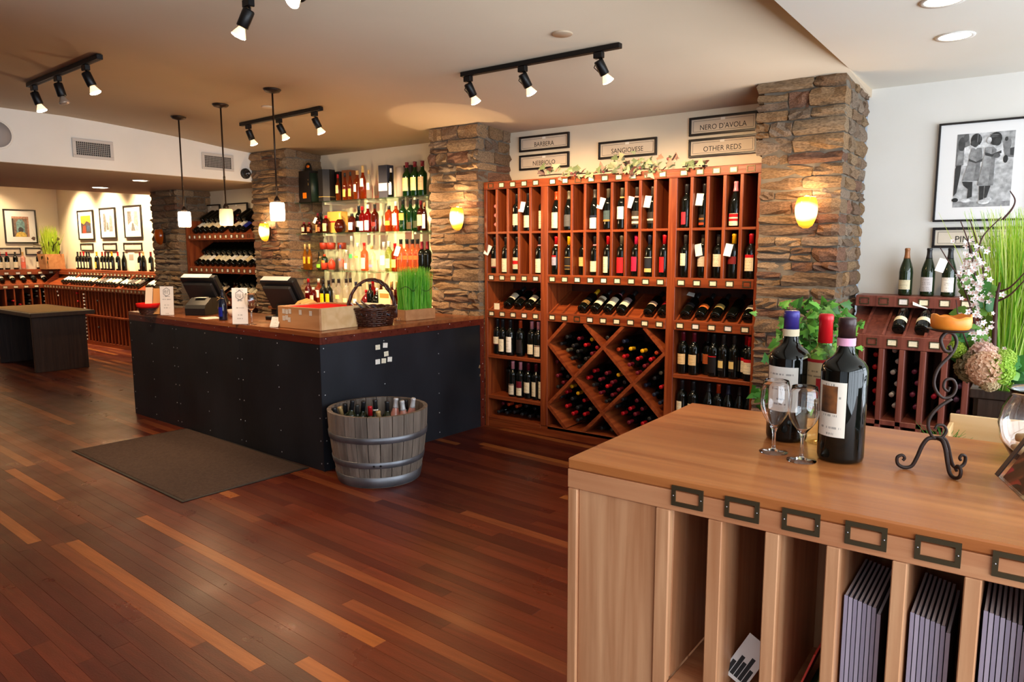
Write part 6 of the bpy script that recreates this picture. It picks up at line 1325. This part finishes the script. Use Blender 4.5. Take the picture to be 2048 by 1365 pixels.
# ---------------------------------------------------------------- ivy on a stand before the far stone pillar
IX, IY = -1.03, 4.38
iv = thing('potted_ivy', 'fresh green potted ivy before the stone pillar behind the magnums', 'plant', (IX, IY, .78))
link('clay_pot', MB().lathe([(0, 0), (.07, 0), (.095, .14), (.1, .142), (.1, .165), (.088, .165), (.085, .13), (0, .13)], 26).mesh('clay_pot', plain('terracotta', rgb(150, 84, 56), .7)), iv)
psd = thing('plant_stand', 'tall dark plant stand holding the ivy before the stone pillar', 'stand', (IX, IY, 0))
link('stand_top', MB().lathe([(0, .75), (.14, .75), (.14, .78), (0, .78)], 28).mesh('stand_top', DARKW), psd)
for a in (0, 120, 240): link('leg', MB().tube([(.09*math.cos(R(a)), .09*math.sin(R(a)), .75), (.12*math.cos(R(a)), .12*math.sin(R(a)), .38), (.14*math.cos(R(a)), .14*math.sin(R(a)), 0)], .016, 8).mesh('leg', DARKW), psd)
rg = random.Random(33); sp = []
for i in range(240):
    u = rg.gauss(1628, 40); v = rg.gauss(692, 44); sp.append(on_y(u, max(v, 610), IY-rg.uniform(.0, .2)))
for i in range(10): sp.append(on_y(rg.gauss(1650, 22), rg.gauss(628, 12), IY-rg.uniform(0, .1)))
for i in range(12): sp.append(on_y(rg.gauss(1525, 12), rg.gauss(790, 18), IY-.1))
leaves(iv, sp, 6, (.036, .066), [rgb(60, 132, 38), rgb(90, 164, 56), rgb(42, 100, 30), rgb(120, 186, 80)], ('leaf', 1), True, (0, -1, .35))
for k in range(9):
    a, b, c = on_y(1632+rg.uniform(-5, 5), 720, IY-.03), on_y(1632+rg.uniform(-60, 60), rg.uniform(620, 690), IY-.1), on_y(1632+rg.uniform(-90, 60), rg.uniform(640, 790), IY-.15)
    part('ivy_stem', MB().tube(sm([a, b, c]), .0035, 5), plain('stem_green', rgb(90, 110, 50), .6) if k == 0 else D.materials['stem_green'], iv)

# ---------------------------------------------------------------- rack along the white end wall
QX0, QX1 = -.965, .6
q_ = thing('column_rack', 'reddish wood rack of bottle columns under the white end wall', 'wine rack', (0, 4.85, 0))
def qp(name, *b, m=RACKP): return part(name, MB().cbox(*b, .003), m, q_)
qp('back_panel', QX0, QX1, 5.3, 5.33, 0, 1.19); qp('top_shelf', QX0, QX1, 5.12, 5.335, 1.19, 1.212, m=RACKP); qp('label_rail', QX0, QX1, 5.1, 5.119, 1.142, 1.211, m=RACKP)
part('display_board', MB().prism([(QX0, 4.87, .965), (QX0, 5.29, 1.15), (QX0, 5.29, 1.13), (QX0, 4.87, .945)], (QX1-QX0, 0, 0)), RACKP, q_)
qp('label_rail', QX0, QX1, 4.85, 4.87, .905, .985, m=RACKP); qp('mid_shelf', QX0, QX1, 4.85, 5.29, .43, .462, m=RACKP); qp('base_board', QX0, QX1, 4.86, 5.29, 0, .07, m=RACKP)
XS = [-.868+.112*k for k in range(-1, 13)]
for x in XS: qp('divider', x-.016, x+.016, 4.85, 5.28, .07, .904)
for k, x in enumerate(XS[:-1]):
    if x > QX0: part('display_rib', MB().prism([(x-.007, 4.872, .967), (x-.007, 5.28, 1.148), (x-.007, 5.28, 1.17), (x-.007, 4.872, .989)], (.014, 0, 0)), RACKP, q_)
    holder(q_, x+.056, 4.85, .945, .058, .044, .006, card=k not in (0, 1)); holder(q_, x+.068, 5.1, 1.177, .058, .044, .006, card=k not in (0, 1))
FOILW = dict(w='silver', r='red', m='plum')
for i, (u, kind, lab, cap, w_) in enumerate(((1809, 'sloped', rgb(216, 204, 170), rgb(150, 96, 56), 'copper foil and small cream label'), (1853, 'sloped', rgb(196, 190, 190), BK, 'black foil and silver label'), (1895, 'sloped', WH, BK, 'black foil, white label and neck tag'), (1936, 'sloped', CR, BK, 'black foil half behind the blossoms'))):
    p = on_y(u, 595, 5.22); bottle((p.x, 5.22, 1.212), f"dark wine bottle with {w_} on the end wall rack", 'bottles on the end wall rack', kind, cap=cap, lab=lab, lz=(.04, .1) if i == 0 else (.03, .12), n=20, glass=WINEB, turn=-8, span=110, tagged=(-.03, 18) if i == 2 else None)
for u, w_, tg_ in ((1795, 'cream label, nearer the stone pillar', None), (1842, 'cream label under a paper tag', (0, 80))):
    p = on_y(u, 668, 4.9); bottle((p.x, 4.915, 1.022), f"dark wine bottle with {w_} tilted on the end wall display", 'bottles tilted on the end wall display', 'sloped' if tg_ else 'claret', cap=BK, lab=CR, lz=(.06, .1), n=20, rot=(R(-64), 0, 0), span=150, tagged=tg_)
qc = {}
def qend(u, v, c, nm, y=4.93):
    qc[nm] = qc.get(nm, 0)+1
    p = on_y(u, v, y-.02); bottle((p.x, y+.29, p.z), f"{nm}-foil bottle end in the end wall column rack, {ORD[qc[nm]-1]} from the top", f"{nm} foil bottle ends in the end wall rack", cap=c, lab=None, n=12, detail=0, rot=(R(90), 0, 0))
qend(1716, 712, rgb(200, 190, 170), 'beige')
for v in (710, 735, 760, 783, 808): qend(1749+((v*7) % 3), v, C['r'], 'red')
for u, v in ((1789, 702), (1795, 724), (1785, 746), (1793, 769), (1782, 791), (1788, 813)): qend(u, v, C['sv'], 'silver')
for u, v in ((1828, 745), (1834, 768), (1824, 791), (1830, 816)): qend(u, v, rgb(120, 50, 80), 'plum')
for u, v in ((1867, 795), (1876, 822)): qend(u, v, rgb(170, 30, 60), 'crimson')
for u, v in ((1919, 775), (1912, 801), (1917, 827)): qend(u, v, rgb(90, 60, 90), 'violet')
qend(1951, 830, C['r'], 'scarlet')
# picture and sign on the white end wall
EY = 5.338
def pt(*q): return [((x-622)/488, (925-y)/620) for x, y in q]
def el(x, y, rx, ry): return pt(*circ(x, y, rx, ry, 16))
picture('black framed black and white photograph of two children on the white end wall', (-.334, EY, 1.98), .5, .605, 'y', (.09, .062, .075), (g_(214), [
  (pt((622, 925), (1110, 925), (1110, 560), (860, 585), (622, 600)), g_(196)), (pt((622, 925), (1110, 925), (1110, 880), (900, 890), (622, 870)), g_(160)), (pt((622, 305), (720, 305), (735, 400), (700, 470), (735, 560), (622, 575)), g_(120)), (pt((690, 420), (745, 400), (740, 570), (690, 575)), g_(226)), (el(665, 390, 30, 60), g_(70)), (el(700, 340, 24, 34), g_(90)), (pt((640, 440), (690, 450), (680, 560), (630, 560)), g_(150)),
  (pt((900, 305), (1110, 305), (1110, 450), (1030, 430), (990, 360)), g_(178)), (el(1050, 410, 34, 60), g_(130)), (el(1040, 370, 14, 18), g_(50)), (pt((1022, 455), (1110, 440), (1110, 525), (1040, 515)), g_(124)), (pt((1075, 450), (1110, 445), (1110, 510), (1080, 505)), g_(60)), (el(1045, 535, 20, 32), g_(38)),
  (pt((630, 570), (676, 566), (668, 660), (648, 800), (622, 830), (622, 600)), g_(52)), (el(640, 862, 28, 18), g_(30)),
  (pt((752, 425), (838, 430), (852, 500), (836, 560), (832, 706), (690, 698), (728, 570), (738, 480)), g_(150)), (pt((800, 430), (838, 430), (850, 500), (836, 560), (832, 706), (790, 702), (800, 560)), g_(128)), (pt((692, 706), (782, 712), (786, 840), (744, 852), (748, 772), (706, 740)), g_(50)), (el(735, 870, 46, 16), g_(236)), (pt((735, 515), (800, 545), (852, 520), (850, 545), (795, 556), (735, 535)), g_(64)), (el(788, 362, 47, 54), g_(40)), (el(775, 392, 34, 30), g_(70)), (pt((738, 400), (790, 428), (812, 400), (816, 410), (790, 440), (736, 408)), g_(220)), (el(800, 345, 6, 40), g_(110)), (el(820, 352, 5, 34), g_(104)),
  (pt((872, 432), (935, 425), (965, 452), (958, 560), (958, 750), (824, 745), (850, 600), (862, 500)), g_(158)), (pt((925, 440), (965, 452), (958, 560), (958, 750), (915, 748), (925, 580)), g_(136)), (pt((842, 750), (884, 750), (884, 862), (850, 872)), g_(46)), (pt((892, 750), (938, 750), (912, 850), (890, 852)), g_(54)), (el(888, 885, 50, 20), g_(240)), (el(925, 862, 30, 14), g_(228)), (pt((870, 470), (930, 490), (1005, 462), (1008, 484), (930, 512), (872, 495)), g_(58)), (el(970, 503, 30, 20), g_(92)), (el(952, 362, 52, 54), g_(40)), (el(968, 388, 32, 34), g_(62)), (el(898, 372, 20, 28), g_(214)), (el(940, 330, 40, 6), g_(96)), (el(936, 345, 40, 5), g_(90))]), fr=.012)
sign('black framed PINOT NOIR sign partly behind the tall grass', 'PINOT NOIR', (-.31, EY, 1.578), .54, .128, size=.056)
# ---------------------------------------------------------------- lamps
BULB = plain('lit_bulb', rgb(255, 240, 214), .3, emit=16., emit_col=(1, .84, .6, 1))
BULBS = plain('glowing_reflector', rgb(240, 210, 170), .2, .2, emit=1.3, emit_col=(1, .66, .34, 1))
BULBOFF = plain('unlit_bulb', rgb(170, 150, 130), .15, .3)
def track(label, p0, p1, bar_y, heads):
    z = zceil(bar_y)-.001; t = thing('track_light', label, 'track light', ((p0[0]+p1[0])/2, bar_y, z-.03))
    d = Vector((p1[0]-p0[0], p1[1]-p0[1], 0)); a = math.atan2(d.y, d.x); Lh = d.length/2
    link('track_bar', MB().cbox(-Lh, Lh, -.018, .018, 0, .028, .002).mesh('track_bar', BLACKM), t, rot=(0, 0, a)); link('track_groove', MB().box(-Lh+.01, Lh-.01, -.006, .006, -.001, .0).mesh('track_groove', RUBBER), t, rot=(0, 0, a))
    for i, (fx, aim, lit, power, tgt) in enumerate(heads):
        hx = -Lh+2*Lh*fx; hp = Vector((hx*math.cos(a), hx*math.sin(a), 0)); ax = Vector(aim).normalized()
        h = link('lamp_head', MB().cbox(-.028, .028, -.016, .016, -.034, -.001, .003).mesh('lamp_head', BLACKM), t, hp, (0, 0, a))
        q = (ax).to_track_quat('Z', 'Y'); loc = Vector((0, 0, -.05)); inv = Matrix.Rotation(-a, 4, 'Z').to_3x3(); axl = inv @ ax; q = axl.to_track_quat('Z', 'Y'); T = Matrix.Translation(loc) @ q.to_matrix().to_4x4()
        link('swivel_arm', MB().tube([(0, 0, -.03), (.012, .0, -.042), tuple(loc+axl*.02)], .006, 6).mesh('swivel_arm', BLACKM), h)
        link('lamp_barrel', MB().lathe([(0, -.006), (.024, -.006), (.027, 0), (.027, .075), (.024, .078), (0, .078)], 18, T).mesh('lamp_barrel', BLACKM), h)
        link('power_cord', MB().tube([tuple(loc+axl*.01+Vector((-.02, 0, .01))), tuple(loc+axl*.03+Vector((-.045, 0, 0))), tuple(loc+axl*.06+Vector((-.03, 0, 0)))], .003, 5).mesh('power_cord', BLACKM), h)
        link('reflector_bulb', MB().lathe([(.015, .078), (.018, .086), (.028, .106), (.033, .118), (.031, .123), (.018, .127), (0, .128)], 20, T, mfun=lambda j: 0 if j >= 3 else 1).mesh('reflector_bulb', [BULB, BULBS] if lit else [BULBOFF, BULBOFF]), h)
        if lit:
            wp_ = t.location+hp+Vector((0, 0, -.05))+ax*.15
            spot('track_spot', wp_, tgt, power*1.55, 76, .9, size=.035)
    return t
RK = lambda x: (x, 4.85, 1.62)
track('black three-lamp track light in front of the big wine rack', (-3.061, 3.645), (-1.935, 3.645), 3.645, [(.045, (.12, .5, -.85), 1, 62, RK(-3.3)), (.42, (.2, .5, -.85), 1, 62, RK(-2.65)), (.88, (.25, .5, -.85), 1, 62, RK(-1.9))])
track('black three-lamp track light behind the pendant lamps', (-5.756, 3.843), (-4.604, 3.786), 3.815, [(.1, (.0, .4, -.9), 1, 55, (-6.0, 5.0, 1.3)), (.5, (.15, .4, -.9), 1, 125, (-5.4, 5.16, 1.25)), (.92, (.15, .4, -.9), 1, 125, (-4.75, 5.16, 1.25))])
track('black three-lamp track light with one dark bulb near the duct beam', (-5.769, 2.203), (-4.586, 2.142), 2.172, [(.08, (.15, .25, -.92), 1, 55, (-5.9, 2.7, 0)), (.44, (.12, .2, -.95), 0, 0, None), (.82, (.2, .3, -.9), 1, 55, (-4.6, 2.9, 0))])
track('black track light at the upper frame edge', (-3.0, 2.053), (-1.85, 2.0), 2.03, [(.02, (-.35, -.25, -.9), 1, 45, (-3.3, 1.6, 0)), (.42, (.0, -.75, -.6), 1, 45, (-2.6, 1.6, 0)), (.95, (0, .3, -.9), 1, 40, (-1.6, 2.6, 0))])
# pendants over the counter
SH_ON = plain('lit_opal_shade', rgb(255, 246, 226), .4, emit=7., emit_col=(1, .82, .55, 1)); 
SH_DIM, n_, l_, b_ = new_mat('dim_opal_shade')
b_.inputs['Base Color'].default_value = rgb(240, 214, 160); b_.inputs['Roughness'].default_value = .4
tc_ = n_.new('ShaderNodeTexCoord'); sp_ = n_.new('ShaderNodeSeparateXYZ'); mr_ = n_.new('ShaderNodeMapRange'); mr_.inputs[1].default_value = 0; mr_.inputs[2].default_value = .135; mr_.inputs[3].default_value = 1.5; mr_.inputs[4].default_value = .35
l_.new(tc_.outputs['Object'], sp_.inputs[0]); l_.new(sp_.outputs[2], mr_.inputs[0]); l_.new(mr_.outputs[0], b_.inputs['Emission Strength']); b_.inputs['Emission Color'].default_value = (1, .72, .34, 1)
for i, (x, y, zt, lbl) in enumerate(((-6.046, 3.437, 1.842, 'lit opal glass pendant lamp over the far end of the counter'), (-5.3, 3.365, 1.838, 'dim opal glass pendant lamp over the middle of the counter'), (-4.53, 3.29, 1.854, 'lit opal glass pendant lamp nearest the counter corner'))):
    zc_ = zceil(y); zb = zt-.132
    t = thing('pendant_lamp', lbl, 'lamp', (x, y, zb), group='pendant lamps')
    link('ceiling_canopy', MB().lathe([(0, zc_-zb-.03), (.012, zc_-zb-.028), (.05, zc_-zb-.018), (.062, zc_-zb-.004), (.062, zc_-zb-.0005), (0, zc_-zb-.0005)], 28).mesh('ceiling_canopy', BRONZE), t)
    link('rod', MB().lathe([(0, .17), (.0065, .17), (.0065, zc_-zb-.02), (0, zc_-zb-.02)], 10).mesh('rod', BRONZE), t); link('socket_cup', MB().lathe([(0, .132), (.024, .132), (.022, .15), (.01, .172), (0, .174)], 18).mesh('socket_cup', BRONZE), t)
    if i == 1: link('rod_joint', MB().lathe([(0, .36), (.009, .36), (.009, .385), (0, .385)], 10).mesh('rod_joint', BRASS), t)
    link('shade', MB().lathe([(.046, 0), (.051, .01), (.053, .066), (.051, .122), (.046, .131), (.02, .1315), (0, .1315)], 28, close=False).mesh('shade', SH_DIM if i == 1 else SH_ON), t)
    point('pendant_glow', (x, y, zb-.06), 9 if i != 1 else 3.5, size=.045)
# wall sconces on the stone
AMB, n_, l_, b_ = new_mat('amber_glass_lit')
b_.inputs['Base Color'].default_value = rgb(230, 130, 20); b_.inputs['Roughness'].default_value = .15
tc_ = n_.new('ShaderNodeTexCoord'); mp_ = n_.new('ShaderNodeMapping'); mp_.inputs['Location'].default_value = (0, .0, -.1); mp_.vector_type = 'POINT'
vl_ = n_.new('ShaderNodeVectorMath'); vl_.operation = 'MULTIPLY'; vl_.inputs[1].default_value = (.55, .12, .75); ln_ = n_.new('ShaderNodeVectorMath'); ln_.operation = 'LENGTH'
rp_ = n_.new('ShaderNodeValToRGB'); rp_.color_ramp.elements[0].position = .018/.1; rp_.color_ramp.elements[1].position = .075/.1
rp_.color_ramp.elements[0].color = (5, 3.6, 1.7, 1); rp_.color_ramp.elements[1].color = (.7, .2, .008, 1)
e_ = rp_.color_ramp.elements.new(.48); e_.color = (1.5, .62, .05, 1)
sc_ = n_.new('ShaderNodeMath'); sc_.operation = 'MULTIPLY'; sc_.inputs[1].default_value = 10.
l_.new(tc_.outputs['Object'], mp_.inputs[0]); l_.new(mp_.outputs[0], vl_.inputs[0]); l_.new(vl_.outputs[0], ln_.inputs[0]); l_.new(ln_.outputs['Value'], sc_.inputs[0]); l_.new(sc_.outputs[0], rp_.inputs[0]); l_.new(rp_.outputs[0], b_.inputs['Emission Color']); b_.inputs['Emission Strength'].default_value = 1.1
AMBOFF = plain('amber_glass_unlit', rgb(150, 66, 12), .12, spec=.6)
CHROME = plain('polished_chrome', rgb(210, 205, 200), .15, 1.)
def sconce(label, x, zc, yw, lit=True, h=.185, w=.066, x0_up=False):
    t = thing('wall_sconce', label, 'lamp', (x, yw, zc-h/2), group='amber wall sconces')
    mb = MB(); n = 22; rows = 12
    for j in range(rows+1):
        u = j/rows; r = w*(math.sin(math.pi*(.12+.62*u))**.8)*(1 if u > .02 else .5)
        for i in range(n+1):
            a = math.pi+math.pi*i/n; mb.v.append(Vector((r*math.cos(a), -.02+r*1.05*math.sin(a), h*u)))
    for j in range(rows):
        for i in range(n): mb.face((j*(n+1)+i, j*(n+1)+i+1, (j+1)*(n+1)+i+1, (j+1)*(n+1)+i), 0, True)
    link('amber_shade', mb.mesh('amber_shade', AMB if lit else AMBOFF), t)
    link('wall_plate', MB().cbox(-.03, .03, -.018, .03, .02, h*.8, .006).mesh('wall_plate', BRONZE), t)
    link('top_clip', MB().tube([(-.05, -.02, h+.002), (0, -.03, h+.008), (.05, -.02, h+.002)], .005, 6).mesh('top_clip', CHROME), t)
    if lit: point('sconce_glow', (x, yw-.055, zc+h/2+.035), 3.2, (1, .66, .32), .025); x0_up and spot('sconce_uplight', (x, yw-.05, zc+h/2-.01), (x, yw-.06, 3), 9, 74, .12, (1, .7, .38), .012); point('sconce_front_glow', (x, yw-.16, zc-.02), 1.6, (1, .6, .22), .05)
sconce('lit amber glass sconce on the stone pillar by the end wall', -1.18, 1.727, 4.655)
sconce('lit amber glass sconce on the stone pillar beside the spirits wall', -3.955, 1.76, 4.655, x0_up=True)
sconce('lit amber glass sconce on the stone pillar below the security camera', -6.6, 1.69, 4.655)
sconce('unlit amber glass sconce on the stone pillar by the back room', -8.72, 1.665, 4.655, False)
# recessed lights and flat ceiling discs
def recessed(label, x, y, z, power, r=.07, target=None, strength=14., angle=110, grp='recessed ceiling lights'):
    t = thing('recessed_light', label, 'ceiling light', (x, y, z), group=grp)
    link('trim_ring', MB().lathe([(r, -.0005), (r+.018, -.0005), (r+.016, -.006), (r, -.004)], 28, close=False).mesh('trim_ring', WALLW), t)
    link('lamp_face', MB().lathe([(0, -.002), (r, -.002), (r, -.0008), (0, -.0008)], 24).mesh('lamp_face', plain('recessed_lamp', (1, .93, .8, 1), .4, emit=strength, emit_col=(1, .86, .62, 1)) if 'recessed_lamp' not in D.materials else D.materials['recessed_lamp']), t)
    if power: spot('recessed_spot', (x, y, z-.02), target or (x, y, 0), power, angle, .8, (1, .72, .42), .05)
recessed('lit recessed ceiling light over the end wall rack', -.428, 4.26, 2.545, 30); recessed('lit recessed ceiling light at the upper edge above the cabinet', -.418, 3.63, 2.545, 24)
recessed('lit recessed light in the passage, nearer the back room', -8.882, 4.043, 2.231, 26, .08); recessed('lit recessed light in the passage before the alcove rack', -7.655, 3.889, 2.231, 40, .07, (-7.66, 4.75, 1.1))
for x in (-13.3, -12.3, -11.2, -10.2): recessed(f'recessed light washing the back room picture wall, {ORD[int((x+13.4)/1.0)]} from the corner', x, 5.15, 2.75, 230, .07, (x, 5.75, 1.5), angle=95, grp='recessed lights washing the picture wall')
for y in (3.2, 4.6): recessed(f'recessed light washing the far end wall, {ORD[int(y-3)]} from the frame edge', -13.6, y, 2.75, 90, .07, (-14.3, y, 1.5), angle=95, grp='recessed lights washing the end wall')
spot('back_room_fill_lamp', (-12.2, 3.2, 2.7), (-12.2, 3.4, 0), 70, 130, .9, (1, .66, .36), .1)
DISC = plain('disc_paint', rgb(206, 186, 158), .6)
for lbl, x, y, r in (('flat round cover plate on the ceiling before the big rack', -2.137, 3.375, .055), ('flat round cover plate on the ceiling behind the pendants', -5.02, 3.6, .05)):
    t = thing('ceiling_cover', lbl, 'ceiling fitting', (x, y, zceil(y)), group='flat ceiling covers'); link('cover_disc', MB().lathe([(0, -.007), (r*.9, -.007), (r, -.003), (r, .004), (0, .004)], 28).mesh('cover_disc', DISC), t)
